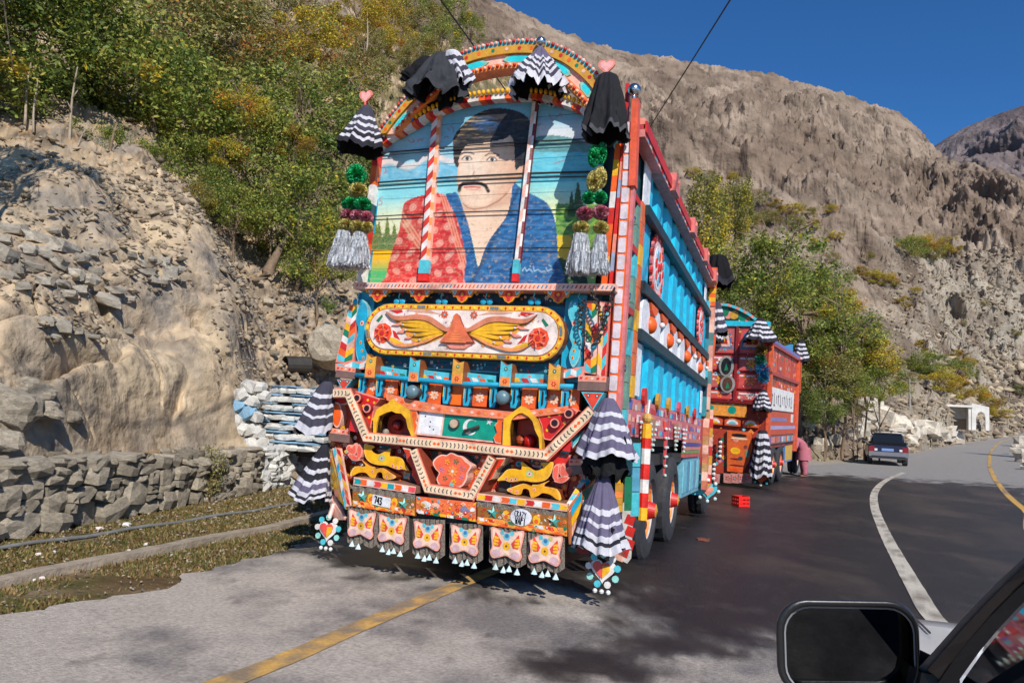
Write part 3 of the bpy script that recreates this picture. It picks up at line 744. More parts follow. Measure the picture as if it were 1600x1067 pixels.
# block of grey rock and two black pipes behind the left wall
bb = link('boulder', rock_mesh('boulder', rg, ROCK, jag=.04, sub=5)); p = P(512, 540, 16.4)
bb.matrix_world = Matrix.Translation(Vector(p)) @ Matrix.Diagonal((.42, .4, .5, 1)); tag(bb, 'large square grey boulder half hidden behind the truck', 'boulder')
for (px, py, tx, lab) in [(462, 570, .3, 'upper of the two black open pipes lying in the gully'), (448, 592, .1, 'lower of the two black open pipes lying in the gully')]:
    p = P(px, py, 15.9); m = MB(); d = np.array((.75, .65, .05)); n_ = 16; u = np.array((.65, -.75, 0)); w_ = np.array((0, 0, 1.0))
    V = []; F = []
    for k in range(n_):
        a = 2 * math.pi * k / n_
        for (rr, off) in ((.19, 0), (.19, .55), (.165, 0), (.165, .5)):
            q = p - d * .25 + (u * math.cos(a) + w_ * math.sin(a)) * rr + d * off; V.append(tuple(q))
    for k in range(n_):
        j = (k + 1) % n_; a_, b_ = k * 4, j * 4
        F += [(a_, b_, b_ + 1, a_ + 1), (a_ + 2, a_ + 3, b_ + 3, b_ + 2), (a_, a_ + 2, b_ + 2, b_)]
    F.append([k * 4 + 3 for k in range(n_)]); m.add(V, F, rgb(40, 38, 36))
    tag(m.build('culvert_pipe', IRON), lab, 'pipe')

# ================================================================== VEGETATION
PAL = {'green': [(124, 138, 58), (104, 122, 54), (146, 152, 72), (84, 104, 46), (162, 156, 78)],
       'olive': [(134, 134, 72), (114, 120, 62), (154, 146, 86), (98, 106, 56), (168, 154, 92)],
       'yellow': [(190, 172, 62), (164, 158, 62), (204, 176, 52), (132, 140, 60), (176, 144, 60)],
       'rust': [(166, 108, 58), (140, 112, 54), (120, 120, 56), (178, 130, 60), (104, 110, 52)],
       'dark': [(88, 108, 52), (70, 90, 44), (108, 124, 60), (92, 112, 56), (124, 130, 66)],
       'orange': [(196, 132, 40), (178, 112, 44), (190, 156, 50), (150, 110, 50)]}
def crown_mesh(name, seed, n, R, H, leaf, pal, clumps=26, spread=.20, acc=None, accp=.1, droop=0):
    r = np.random.RandomState(seed); th = r.rand(clumps) * 6.28; ph = np.arccos(1 - 2 * r.rand(clumps) * .92); rad = .45 + .55 * r.rand(clumps) ** .6
    C = np.stack([np.sin(ph) * np.cos(th) * R * rad, np.sin(ph) * np.sin(th) * R * rad, np.cos(ph) * H * rad], 1)
    cs = .55 + .8 * r.rand(clumps)
    k = r.randint(0, clumps, n); g = r.normal(size=(n, 3)); g /= np.linalg.norm(g, axis=1)[:, None]
    g *= (r.rand(n, 1) ** .45) * spread * 1.5
    # twiggy sprays: push leaves into short lines
    tw = r.randint(0, 60, n); td = np.random.RandomState(seed + 1).normal(size=(clumps, 60, 3)); td /= np.linalg.norm(td, axis=2)[..., None]
    sel = r.rand(n) < .6
    g = np.where(sel[:, None], td[k, tw] * (r.rand(n, 1) ** .7) * spread * 1.9 + r.normal(size=(n, 3)) * spread * .09, g)
    c = C[k] + g * np.array((R, R, H * .85)) * cs[k][:, None]
    c[:, 2] -= droop * np.linalg.norm(c[:, :2], axis=1)
    a = r.normal(size=(n, 3)); a[:, 2] *= .7; a /= np.linalg.norm(a, axis=1)[:, None]
    b = np.cross(a, r.normal(size=(n, 3))); b /= np.linalg.norm(b, axis=1)[:, None]
    s = leaf * (.45 + 1.1 * r.rand(n, 1) ** 1.5)
    V = np.stack([c - a * s, c + b * s * .45, c + a * s, c - b * s * .45], 1).reshape(-1, 3)
    F = np.arange(n * 4).reshape(n, 4)
    P_ = np.array([rgb(*q) for q in PAL[pal]]); cl = P_[(k * 7 + r.randint(0, 3, n)) % len(P_)]
    if acc:
        A = np.array([rgb(*q) for q in PAL[acc]]); isa = (np.random.RandomState(seed + 5).rand(clumps) < accp)[k] | (r.rand(n) < accp * .35)
        cl = np.where(isa[:, None], A[r.randint(0, len(A), n)], cl)
    cl = cl * (.7 + .6 * r.rand(n, 1)) * 1.12
    return mkmesh(name, V, F, cl, m=LEAF), C
def stem_mesh(name, C, R, H, base, r0, rng, m, lean=(0, 0)):
    b = MB(); top = Vector((lean[0] * .2, lean[1] * .2, 0)); tr = [Vector((lean[0], lean[1], -base))]
    for i in range(1, 6):
        f = i / 5; tr.append(Vector((lean[0] * (1 - f) + rng.uniform(-.06, .06) * R, lean[1] * (1 - f) + rng.uniform(-.06, .06) * R, -base + base * f * 1.05)))
    b.tube(tr, [r0 * (1 - .11 * i) for i in range(6)], (.5, .5, .5), 8)
    for i, c in enumerate(C):
        if i % 2: continue
        s = tr[3 + i % 3]; e = Vector(c); mid = (s + e) / 2 + Vector((0, 0, .12 * R)) + Vector((rng.uniform(-.1, .1) * R, rng.uniform(-.1, .1) * R, 0))
        b.tube([s, s.lerp(mid, .6), mid, e], [r0 * .42, r0 * .3, r0 * .2, r0 * .06], (.5, .5, .5), 5, cap=False)
    return mkmesh(name, b.v, b.f, smooth=True, m=m)
TREES = {}
def proto(key, seed, n, R, H, leaf, pal, base, r0, m=BARK, **k):
    c, C = crown_mesh('crown', seed, n, R, H, leaf, pal, **k)
    TREES[key] = (c, stem_mesh('trunk', C, R, H, base, r0, random.Random(seed), m), base, R, H)
proto('broad', 1, 9500, 1.0, .95, .033, 'green', 1.25, .045, acc='yellow', accp=.08, clumps=34)
proto('broad2', 2, 10500, 1.0, .9, .030, 'olive', 1.2, .04, acc='rust', accp=.14, clumps=32)
proto('gold', 3, 9000, 1.0, .85, .034, 'yellow', 1.1, .035, acc='orange', accp=.15, clumps=24)
proto('darkt', 4, 9500, 1.0, 1.0, .032, 'dark', 1.3, .045, acc='green', accp=.3, clumps=34)
proto('rusty', 5, 9000, 1.0, .8, .036, 'rust', 1.0, .03, acc='yellow', accp=.3, clumps=22)
proto('tall', 6, 13000, .62, 1.5, .036, 'olive', 1.7, .04, acc='yellow', accp=.15, clumps=34, spread=.24)
def plant(kind, pos, s, label, group=None, name='tree', cat='tree', sz=1.0, sink=.0):
    c, t, base, R, H = TREES[kind]
    Mx = Matrix.Translation(Vector((pos[0], pos[1], pos[2] + (base - sink) * s * sz))) @ Matrix.Rotation(rg.uniform(0, 6.28), 4, 'Z') @ Matrix.Diagonal((s, s, s * sz, 1))
    o = thing(name, label, cat, Mx, group); link('crown', c, o); link('trunk', t, o); return o
def at_depth(px, py, d): return P(px, py, d)
def ground_below(S, p):
    """height of the terrain surface under a world point"""
    e = (S.V[..., 0] - p[0]) ** 2 + (S.V[..., 1] - p[1]) ** 2; i = np.unravel_index(np.argmin(e), e.shape); return S.V[i][2]
def tree_c(S, kind, px, py, d, rpx, label, group=None, name='tree', cat='tree', sz=1.0):
    """crown centre seen at px,py at depth d with radius rpx; trunk stands on the slope below"""
    c = P(px, py, d); s = rpx / FPX * d
    cm, tm, base, R, H = TREES[kind]
    gzv = ground_below(S, c) - .15
    bz = max((c[2] - gzv) / (base * s), .25)
    Mx = Matrix.Translation(Vector(c)) @ Matrix.Rotation(rg.uniform(0, 6.28), 4, 'Z') @ Matrix.Diagonal((s, s, s * sz, 1))
    o = thing(name, label, cat, Mx, group); link('crown', cm, o)
    t = link('trunk', tm, o); t.matrix_basis = Matrix.Diagonal((1, 1, bz / sz, 1)); return o
ORD = ['first', 'second', 'third', 'fourth', 'fifth', 'sixth', 'seventh', 'eighth', 'ninth', 'tenth', 'eleventh', 'twelfth', 'thirteenth', 'fourteenth', 'fifteenth', 'sixteenth', 'seventeenth', 'eighteenth', 'nineteenth', 'twentieth']
def ranked(items, base):
    """a label for each item: its kind's description plus its rank from the left among that kind"""
    out = []
    for it in items:
        same = sorted([q for q in items if q[0] == it[0]], key=lambda q: (q[1], q[2])); k = same.index(it)
        out.append(base[it[0]] + ('' if len(same) == 1 else ', %s such from the left' % (ORD[k] if k < 20 else 'twenty-' + ORD[k - 20])))
    return out
LG = 'leafy trees and shrubs covering the left hillside'
LLAB = {'broad': 'dense green leafy tree in the thicket on the left hillside', 'broad2': 'olive green shrub with rusty sprigs on the left hillside',
        'gold': 'yellow-leaved shrub glowing in the left thicket', 'darkt': 'dark green bushy tree in the left thicket', 'rusty': 'rust-brown autumn shrub on the left hillside', 'tall': 'tall slender olive tree on the left hillside'}
ULAB = {'broad': 'green shrub high up the left hill', 'broad2': 'olive shrub with rusty sprigs high up the left hill', 'gold': 'yellow shrub high up the left hill', 'rusty': 'rust-brown shrub high up the left hill'}
_it = [('darkt', 30, 60, 17, 135), ('broad', 130, 90, 18, 125), ('broad', 60, -40, 17, 130), ('broad2', 215, 40, 21, 115), ('broad', 240, 160, 19, 115), ('broad2', 330, 60, 26, 105),
                           ('broad', 330, 190, 20, 105), ('darkt', 190, 190, 20, 70), ('broad', 300, 265, 18.5, 62), ('broad', 410, 250, 20, 90), ('broad', 470, 330, 18.5, 80), ('darkt', 520, 250, 21, 85),
                           ('broad2', 400, 130, 27, 90), ('broad', 480, 180, 25, 85), ('gold', 380, 175, 19, 45), ('broad2', 300, -20, 29, 100), ('gold', 480, 60, 33, 60), ('broad2', 430, 20, 34, 75), ('broad2', 545, 130, 29, 60),
                           ('broad', 500, 410, 18, 55), ('rusty', 440, 90, 28, 50), ('darkt', 100, 180, 19, 62), ('broad', 560, 340, 21, 75), ('gold', 350, 240, 18.6, 34), ('darkt', 440, 400, 19.5, 38), ('rusty', 460, 225, 19.6, 32), ('broad', -60, 120, 15.5, 120), ('broad', 10, 165, 17.5, 60), ('broad', 235, 262, 17.6, 46), ('broad2', 300, 315, 17.4, 36), ('darkt', 150, 225, 17, 48), ('broad', 370, 330, 18, 46), ('darkt', 345, 300, 18.4, 40), ('broad2', 65, 215, 16.6, 34), ('broad', 425, 345, 18.6, 44)]
for (kind, px, py, d, r), lb in zip(_it, ranked(_it, LLAB)): tree_c(LS, kind, px, py, d, r, lb, LG)
_it = [('gold', 560, 25, 52, 42), ('rusty', 510, 40, 46, 36), ('gold', 610, 20, 58, 40), ('broad2', 660, 38, 55, 42), ('broad', 700, 22, 60, 36), ('broad2', 570, 70, 44, 34), ('gold', 625, 62, 50, 30), ('broad', 690, 62, 52, 32),
                           ('broad2', 530, 95, 38, 34), ('broad2', 600, 105, 36, 20), ('broad', 735, 45, 62, 24), ('gold', 590, 52, 56, 30), ('broad', 640, 5, 64, 34), ('broad2', 640, 90, 42, 22), ('gold', 555, 120, 33, 22), ('broad2', 665, 78, 45, 30)]
for (kind, px, py, d, r), lb in zip(_it, ranked(_it, ULAB)):
    tree_c(LS, kind, px, py, d, r, lb, 'shrubs along the upper left hillside', 'shrub', 'shrub')
# shading tree just outside the frame
for px, py, d, r in [(-170, -140, 13.5, 150), (-230, 60, 12.5, 120), (-330, -420, 7.6, 230), (-20, -230, 9.3, 130), (-330, 60, 5.9, 120), (-120, -260, 9.5, 120)]:
    tree_c(LS, 'broad', px, py, d, r, 'leafy tree just beyond the left edge shading the slope', 'trees past the left edge')
for kind, px, py, d, r, lab in [('broad', 1375, 600, 38, 36, 'green-gold tree at the right end of the roadside grove'), ('broad2', 1165, 560, 42, 60, 'olive tree low behind the orange truck body'), ('gold', 1300, 480, 42, 40, 'yellowish tree crown high in the roadside grove'), ('darkt', 1290, 640, 36, 34, 'low dark bush under the roadside grove by the bank'), ('broad2', 1340, 632, 37, 24, 'small olive bush low on the pale rock bank'), ('broad', 1300, 565, 39, 62, 'full green-gold crown filling the middle of the roadside grove'), ('broad2', 1262, 575, 40, 52, 'olive crown right behind the far corner of the orange truck'), ('darkt', 1262, 610, 38, 34, 'dark bush close behind the far end of the orange truck')]:
    if 'MS' in globals(): R3 = (kind, px, py, d, r, lab); EXTRA_TREES = globals().setdefault('EXTRA_TREES', []); EXTRA_TREES.append(R3)
# bare saplings and trunks
def sapling(px0, py0, px1, py1, d, w, label, kink=0, m=BARKP, name='bare_sapling', cat='sapling', grp=None):
    a = P(px0, py0, d); b = P(px1, py1, d + .3); r0 = w / FPX * d / 2; mb_ = MB()
    pts = [a + (b - a) * f + np.array((math.sin(f * 5 + kink) * .04, 0, 0)) * np.linalg.norm(b - a) * .4 for f in np.linspace(-.06, 1, 8)]
    mb_.tube(pts, [r0 * (1 - .75 * i / 7) for i in range(8)], (.5, .5, .5), 6)
    for k in range(4):
        i = 3 + k; s = Vector(pts[i]); e = s + Vector((rg.uniform(-.25, .25), rg.uniform(-.2, .2), .35)) * np.linalg.norm(b - a) * .3
        mb_.tube([s, (s + e) / 2 + Vector((.02, 0, .03)), e], [r0 * .4, r0 * .3, r0 * .1], (.5, .5, .5), 4)
    return tag(mb_.build(name, m, smooth=True), label, cat, grp)
sapling(100, 272, 122, 105, 15.5, 7, 'thin pale bare sapling standing on the dark stony slope', 1)
sapling(38, 190, 48, 95, 15.5, 5, 'leftmost short pale bare stem under the dark leaves', 2)
sapling(52, 202, 58, 118, 15.4, 4, 'thin bare stem just right of the leftmost one', 3)
sapling(102, 270, 135, 200, 15.3, 4, 'slanting thin pale stem forking beside the tall sapling', .5)
sapling(160, 275, 183, 195, 16, 9, 'brown leaning trunk of a small tree on the left slope', .3, BARK)
sapling(404, 446, 452, 366, 17.6, 24, 'thick pale trunk leaning to the right above the gully', .2, BARK, 'leaning_trunk', 'tree trunk')
sapling(88, 690, 70, 555, 8.6, 9, 'crooked dry stick planted upright on top of the stone wall', 1.5, BARK, 'dry_stick', 'stick')
sapling(573, 78, 575, 20, 40, 3, 'thin bare pole among yellow shrubs on the hill', 0)
# dry shrubs growing out of the wall and by the steps
def weed(name, pos, h, w, n, seed, label, pal=((150, 142, 88), (120, 126, 70), (172, 160, 110))):
    r = np.random.RandomState(seed); mb_ = MB(); V = []; F = []; C = []
    for k in range(14):
        a = r.rand() * 6.28; e = Vector((math.cos(a) * w * r.uniform(.3, 1), math.sin(a) * w * r.uniform(.3, 1), h * r.uniform(.6, 1)))
        mb_.tube([Vector((0, 0, 0)), e * .5 + Vector((0, 0, h * .12)), e], [.008, .006, .003], rgb(120, 98, 70), 4, cap=False)
        for j in range(n // 14):
            f = r.uniform(.2, 1); c = e * f + Vector((0, 0, h * .2 * f * (1 - f))) + Vector(r.normal(size=3)) * .05
            d = Vector(r.normal(size=3)).normalized() * r.uniform(.015, .035); s = d.cross(Vector(r.normal(size=3))).normalized() * .009
            mb_.add([c - d, c + s, c + d, c - s], [(0, 1, 2, 3)], rgb(*pal[r.randint(len(pal))]))
    o = mb_.build(name, LEAF); o.location = pos; return tag(o, label, 'weed')
pw, u, n = wall_frame(6.6, .0, .1)
weed('dry_weed', Vector((pw[0] + .05, pw[1], .02)), .8, .22, 800, 3, 'straggly dry green weed growing in front of the stone wall')
weed('dry_weed', Vector(P(368, 690, 12.0)), .55, .2, 400, 4, 'dry weed on top of the wall left of the painted steps')
weed('dry_weed', Vector(P(340, 682, 13)), .45, .15, 300, 5, 'thin dry weed against the foot of the rock outcrop')
weed('green_plant', Vector(P(512, 492, 16.2)), .4, .2, 400, 6, 'small bright green plant on the square grey boulder', ((110, 140, 60), (90, 120, 50), (130, 150, 70)))
# ------------------------------------------------------------------ right hand trees and shrubs
for kind, px, py, d, r, sz, lab in [('tall', 1105, 345, 46, 52, 1.3, 'tall sparse tree rising directly behind the blue rail of the near truck'), ('tall', 1150, 330, 50, 40, 1.2, 'slender twiggy tree just right of the tallest one behind the truck'),
                               ('darkt', 1150, 450, 44, 78, 1.0, 'dark green rounded tree close behind the near truck'), ('broad', 1215, 430, 42, 80, 1.0, 'bright green tree above the orange truck'), ('darkt', 1110, 500, 40, 60, 1.0, 'dark green tree low behind the orange truck arch'),
                               ('broad', 1255, 500, 40, 72, 1.0, 'large green tree right of the orange truck'), ('broad2', 1195, 520, 43, 60, 1.0, 'olive tree directly behind the orange truck roof'), ('broad', 1320, 540, 38, 62, 1.0, 'yellowing green tree over the rocky bank'),
                               ('gold', 1352, 560, 39, 54, 1.0, 'golden leaved tree overhanging the rocky bank'), ('broad2', 1290, 590, 37, 52, .9, 'low olive tree with dark shade beneath by the road'), ('darkt', 1275, 440, 46, 45, 1.0, 'dark tree at the back of the roadside grove'),
                               ('broad', 1335, 605, 36.5, 34, .8, 'small green tree hanging over the pale rocks')]:
    tree_c(MS, kind, px, py, d, r, lab, 'trees beside the road on the right', sz=sz)
sh = [('gold', 1440, 378, 26), ('broad', 1425, 385, 26), ('gold', 1484, 385, 16), ('broad2', 1455, 395, 22), ('gold', 1360, 425, 20), ('gold', 1385, 430, 18), ('rusty', 1345, 418, 14), ('gold', 1240, 320, 18), ('rusty', 1215, 315, 14), ('broad2', 1262, 325, 16),
      ('gold', 1292, 322, 12), ('broad2', 1205, 335, 20), ('gold', 1310, 365, 12), ('rusty', 1270, 345, 12), ('broad2', 1180, 305, 20), ('gold', 1150, 270, 14), ('broad2', 1235, 345, 16), ('rusty', 1415, 470, 14), ('gold', 1430, 450, 10), ('broad', 1448, 565, 30),
      ('gold', 1470, 590, 32), ('broad', 1500, 580, 26), ('rusty', 1495, 600, 26), ('gold', 1525, 610, 24), ('rusty', 1545, 622, 24), ('gold', 1410, 600, 14), ('rusty', 1440, 535, 14), ('darkt', 1437, 572, 20), ('rusty', 1500, 555, 16), ('gold', 1520, 560, 12),
      ('broad2', 1395, 560, 20), ('broad2', 1420, 590, 18), ('gold', 1560, 640, 16), ('darkt', 1595, 605, 14), ('broad2', 1360, 395, 10), ('broad2', 1335, 470, 14), ('gold', 1325, 450, 12), ('broad2', 1345, 500, 14), ('broad', 1330, 430, 12), ('broad2', 1300, 400, 16),
      ('broad2', 1290, 440, 18), ('broad2', 1310, 480, 18), ('gold', 1475, 375, 14), ('broad2', 1110, 275, 18), ('gold', 1085, 265, 14), ('broad2', 1160, 340, 26), ('gold', 1280, 380, 14), ('rusty', 1375, 505, 9), ('broad2', 1400, 440, 8), ('broad2', 1540, 470, 7), ('broad2', 1505, 500, 7), ('broad2', 1585, 520, 8)]
for kind, px, py, d, r, lab in EXTRA_TREES: tree_c(MS, kind, px, py, d, r, lab, 'trees beside the road on the right')
snames = {'gold': 'yellow autumn shrub dotting the right mountainside', 'broad': 'green shrub on the right mountainside', 'broad2': 'olive shrub on the right mountainside', 'rusty': 'rust-orange shrub on the right mountainside', 'darkt': 'dark green shrub on the right mountainside'}
for (kind, px, py, r), lb in zip(sh, ranked(sh, snames)):
    p, N = on_surf(MS, px, py + r * .5); d = float(project(p[None])[2][0]); s = r / FPX * d
    plant(kind, p, s, lb, 'autumn shrubs on the right mountainside', 'shrub', 'shrub', sz=.8, sink=.62)
# grass tufts
def tufts(name, region, n, seed, hmin, hmax, label, cols):
    r = np.random.RandomState(seed); x = r.uniform(region[0], region[1], n * 3); y = r.uniform(region[2], region[3], n * 3)
    ok = region[4](x, y) & (fbm(x * 1.2, y * 1.2, 5, 4) > -.38 + .4 * (r.rand(n * 3) - .5)); x, y = x[ok][:n], y[ok][:n]; n = len(x); z = gz(x, y) - .01
    h = r.uniform(hmin, hmax, n); a = r.rand(n) * 6.28; w = .006 + .006 * r.rand(n); l = r.normal(size=(n, 2)) * .4
    b = np.stack([x, y, z], 1); s = np.stack([np.cos(a) * w, np.sin(a) * w, 0 * a], 1); t = b + np.stack([l[:, 0] * h, l[:, 1] * h, h], 1)
    V = np.stack([b - s, b + s, t], 1).reshape(-1, 3); C = np.array([rgb(*c) for c in cols]); c = C[r.randint(0, len(C), n)] * (.7 + .6 * r.rand(n, 1))
    return tag(link(name, mkmesh(name, V, np.arange(n * 3).reshape(n, 3), c, m=LEAF)), label, kind='stuff')
def vreg(x, y):
    wx = np.interp(y, [3, 6.5, 12.5, 16], [-4.7, -4.3, -3.55, -3.0]); ex = np.interp(y, [2, 4.2, 6.7, 10], [-3.5, -2.85, -2.0, -1.2])
    return (x > wx) & (x < ex - .1)
tufts('verge_grass', (-5, -1, 3, 15, vreg), 60000, 4, .01, .04, 'short green and straw-brown grass on the roadside verge', [(112, 116, 60), (94, 98, 50), (160, 136, 86), (134, 110, 70), (120, 96, 62), (150, 126, 84)])
# litter and pebbles on the verge
for k, (px, py, w, c) in enumerate([(198, 822, 12, (225, 225, 220)), (155, 828, 10, (235, 215, 210)), (25, 901, 7, (220, 218, 212)), (52, 908, 7, (215, 212, 205)), (65, 904, 9, (225, 222, 216)), (228, 852, 8, (200, 195, 185)), (200, 862, 7, (190, 184, 172)), (60, 868, 8, (210, 206, 200)), (268, 868, 5, (220, 218, 212)), (85, 863, 6, (205, 200, 190)), (125, 690, 26, (210, 205, 195))]):
    p = G(px, py) if py > 700 else P(px, py, 8.7); s = w / FPX * np.linalg.norm(p) / 2
    o = link('pebble' if k else 'plastic_bag', rock_mesh('pebble', rg, mat('pale_stone_%d' % (k % 3), rgb(*c), rough=.8, var=.15), jag=.4))
    o.matrix_world = Matrix.Translation(Vector(p) + Vector((0, 0, s * .3))) @ Matrix.Rotation(k, 4, 'Z') @ Matrix.Diagonal((s, s * .7, s * .5, 1))
    tag(o, 'crumpled white scrap lying by the water pipe on the grass' if k == 0 else 'small pale stone lying on the grassy verge', 'litter' if k == 0 else 'stone', None if k == 0 else 'pale stones on the verge')
for k, (px, py, w, fl) in enumerate([(12, 640, 95, .8), (48, 610, 70, .7), (70, 640, 52, .6), (5, 690, 60, .7), (118, 650, 30, .7)]):
    p, N = on_surf(LS, px, py); d = float(project(p[None])[2][0]); s = w / FPX * d / 2; o = link('boulder', rock_mesh('boulder', rg, ROCK, jag=.03, sub=7))
    o.matrix_world = Matrix.Translation(Vector(p)) @ Matrix.Rotation(rg.uniform(0, 6), 4, 'Z') @ Matrix.Diagonal((s * 1.1, s, s * fl, 1))
    tag(o, ('large dark grey boulder at the left foot of the slope', 'dark boulder leaning on the largest one at the left', 'flat dark boulder right of the large ones above the wall', 'dark boulder at the lowest left corner above the wall', 'small grey boulder near the upright stick')[k], 'boulder')

_r5 = np.random.RandomState(21); _x = _r5.uniform(-5, 0, 9000); _y = _r5.uniform(2.5, 14, 9000)
_ok = vreg(_x, _y) | ((_x > np.interp(_y, [2, 4.2, 6.7, 10], [-3.6, -2.95, -2.1, -1.3])) & (_x < np.interp(_y, [2, 4.2, 6.7, 10], [-3.2, -2.55, -1.7, -.9])))
_x, _y = _x[_ok], _y[_ok]; scree('verge_gravel', None, None, 0, .0006, .0028, 'loose grit and small stones along the verge and asphalt edge', SCREE, 12, pts=np.stack([_x, _y, gz(_x, _y) + .008], 1))
# ================================================================== NEAR TRUCK
TU = np.array((0.35837072, 0.93307736, -0.03061158)); TU /= np.linalg.norm(TU)
TW = np.array((0.93311706, -0.35903242, -0.01970461)); TW -= TU * TU.dot(TW); TW /= np.linalg.norm(TW)
TUP = np.cross(TW, TU)
TO = np.array((-0.39895102, 6.18931361, -0.00528567)) + TUP * .012
TM = Matrix(((TW[0], TU[0], TUP[0], TO[0]), (TW[1], TU[1], TUP[1], TO[1]), (TW[2], TU[2], TUP[2], TO[2]), (0, 0, 0, 1)))
class Fr:
    def __init__(s, O, w, u, up): s.O, s.w, s.u, s.up = O, w, u, up
    def F(s, px, py, y=0.0):
        r = ray(px, py); q = s.O + s.u * y; t = np.dot(q - EYE, s.u) / np.dot(r, s.u); p = EYE + r * t - s.O
        return (float(p @ s.w), float(p @ s.up))
    def S(s, px, py, x=1.25):
        r = ray(px, py); q = s.O + s.w * x; t = np.dot(q - EYE, s.w) / np.dot(r, s.w); p = EYE + r * t - s.O
        return (float(p @ s.u), float(p @ s.up))
    def world(s, x, y, z): return s.O + s.w * x + s.u * y + s.up * z
T = Fr(TO, TW, TU, TUP)
def FF(pts, y): return [T.F(px, py, y) for px, py in pts]
truck = thing('decorated_truck', 'tall ornately painted truck with a man\'s portrait on its rear, parked on the road shoulder', 'truck', TM)
def flower(m, x, z, r, y, petal, centre=YEL, n=8, ring=None):
    if ring: m.mdisc((x, z), r * 1.18, y + .001, ring, 16)
    for k in range(n):
        a = 2 * math.pi * k / n; d = (math.cos(a), math.sin(a)); p = (-d[1], d[0])
        m.mark([(x + d[0] * r * .25 - p[0] * r * .1, z + d[1] * r * .25 - p[1] * r * .1), (x + d[0] * r * .7 - p[0] * r * .24, z + d[1] * r * .7 - p[1] * r * .24), (x + d[0] * r, z + d[1] * r),
                (x + d[0] * r * .7 + p[0] * r * .24, z + d[1] * r * .7 + p[1] * r * .24), (x + d[0] * r * .25 + p[0] * r * .1, z + d[1] * r * .25 + p[1] * r * .1)], y - .001, petal)
    m.mdisc((x, z), r * .25, y - .002, centre, 8)
def bordered(m, pts, y0, y1, border, fill, w=.012, side=None):
    """a cut board with a painted rim: rim board and the inner field just proud of it"""
    m.prism(pts, y0, y1, border, side)
    c = np.mean(np.array(pts), 0); q = np.array(pts); r = np.linalg.norm(q - c, axis=1).mean(); k = max(0, 1 - w / r)
    m.mark([tuple(c + (p - c) * k) for p in q], y0 - .0015, fill)
def line_strip(m, pl, w, y0, y1, col, side=None, closed=False):
    pl = [np.array(p, float) for p in pl]; n = len(pl); L = []; R = []
    for i in range(n):
        a = pl[(i - 1) % n] if closed or i > 0 else pl[i]; b = pl[(i + 1) % n] if closed or i < n - 1 else pl[i]
        d1 = pl[i] - a; d2 = b - pl[i]
        d1 = d1 / (np.linalg.norm(d1) + 1e-9) if np.linalg.norm(d1) > 1e-9 else d2 / np.linalg.norm(d2); d2 = d2 / (np.linalg.norm(d2) + 1e-9) if np.linalg.norm(d2) > 1e-9 else d1
        t = d1 + d2; t /= np.linalg.norm(t) + 1e-9; nn = np.array((-t[1], t[0])); f = w / 2 / max(.35, nn.dot(np.array((-d1[1], d1[0]))))
        L.append(pl[i] + nn * f); R.append(pl[i] - nn * f)
    for i in range(n if closed else n - 1):
        j = (i + 1) % n; cc = col[i % len(col)] if isinstance(col, list) else col
        m.prism([tuple(R[i]), tuple(R[j]), tuple(L[j]), tuple(L[i])], y0, y1, cc, side)
def along(pl, step, off=0.0):
    pl = [np.array(p, float) for p in pl]; out = []; d = off; acc = 0
    for a, b in zip(pl[:-1], pl[1:]):
        L = np.linalg.norm(b - a); t = (b - a) / (L + 1e-9)
        while d <= acc + L: out.append((a + t * (d - acc), t)); d += step
        acc += L
    return out
def chevrons(m, pl, w, y, step=.036):
    for i, (p, t) in enumerate(along(pl, step, .02)):
        n = np.array((-t[1], t[0])); h = w * .30
        if i % 9 in (7, 8):
            m.mark([tuple(p + n * h * .7), tuple(p + t * step * .5), tuple(p - n * h * .7), tuple(p - t * step * .5)], y, ORG)
            continue
        s = 1 if (i // 9) % 2 == 0 else -1
        for g in (1, -1):
            a = p + n * h * g; m.mark([tuple(a - t * .004 * s), tuple(a + t * .006 * s), tuple(p + t * .014 * s), tuple(p + t * .004 * s)], y, rgb(92, 84, 80))

# ---- chassis, body box
m = MB()
for sx in (-.45, .37): m.box(sx, sx + .09, -.05, 7.6, .78, 1.0, BLK)
for yy in (.2, 1.6, 3.0, 4.6, 6.2): m.box(-.45, .46, yy, yy + .12, .80, .96, BLK)
m.box(-1.16, 1.16, .02, 6.7, 1.0, 1.12, rgb(40, 30, 26)); m.build('chassis', IRON, truck)
m = MB(); m.box(-1.18, 1.10, .16, .20, 1.1, 3.9, rgb(30, 60, 70)); m.box(-1.22, -1.14, .1, 6.6, 1.1, 3.95, TQ); m.box(-1.15, 1.15, 6.55, 6.62, 1.1, 3.95, TQ); m.box(-1.14, 1.0, .25, 6.5, 1.13, 1.2, BRN)
m.box(-1.1, 1.05, .4, 6.5, 1.2, 2.7, rgb(96, 84, 70)); m.build('cargo_body', PAINT, truck)

# ---- portrait painted on planks
def cl(pts): return smooth_poly(pts, 5)
def cx(pts, ox, oy, s): return cl(xf(pts, ox, oy, s))
hair = cx([(100,440),(105,370),(130,320),(190,250),(260,190),(350,140),(450,112),(560,112),(680,140),(760,195),(800,260),(795,360),(770,500),(735,600),(690,618),(650,650),(640,560),(640,480),(632,400),(600,350),(560,375),(480,395),(350,418),(230,430),(190,470),(155,540),(143,625),(112,590),(103,510)], 690, 150, 5.616)
facep = cx([(190,400),(350,360),(600,320),(645,400),(650,560),(648,640),(660,640),(735,590),(740,640),(715,710),(660,745),(625,790),(575,860),(500,925),(400,980),(280,992),(205,965),(165,905),(142,820),(135,700),(150,560)], 690, 150, 5.616)
neck = [(721, 320), (724, 345), (738, 372), (747, 414), (760, 385), (776, 360), (794, 335), (800, 305), (804, 286), (770, 300), (740, 315)]
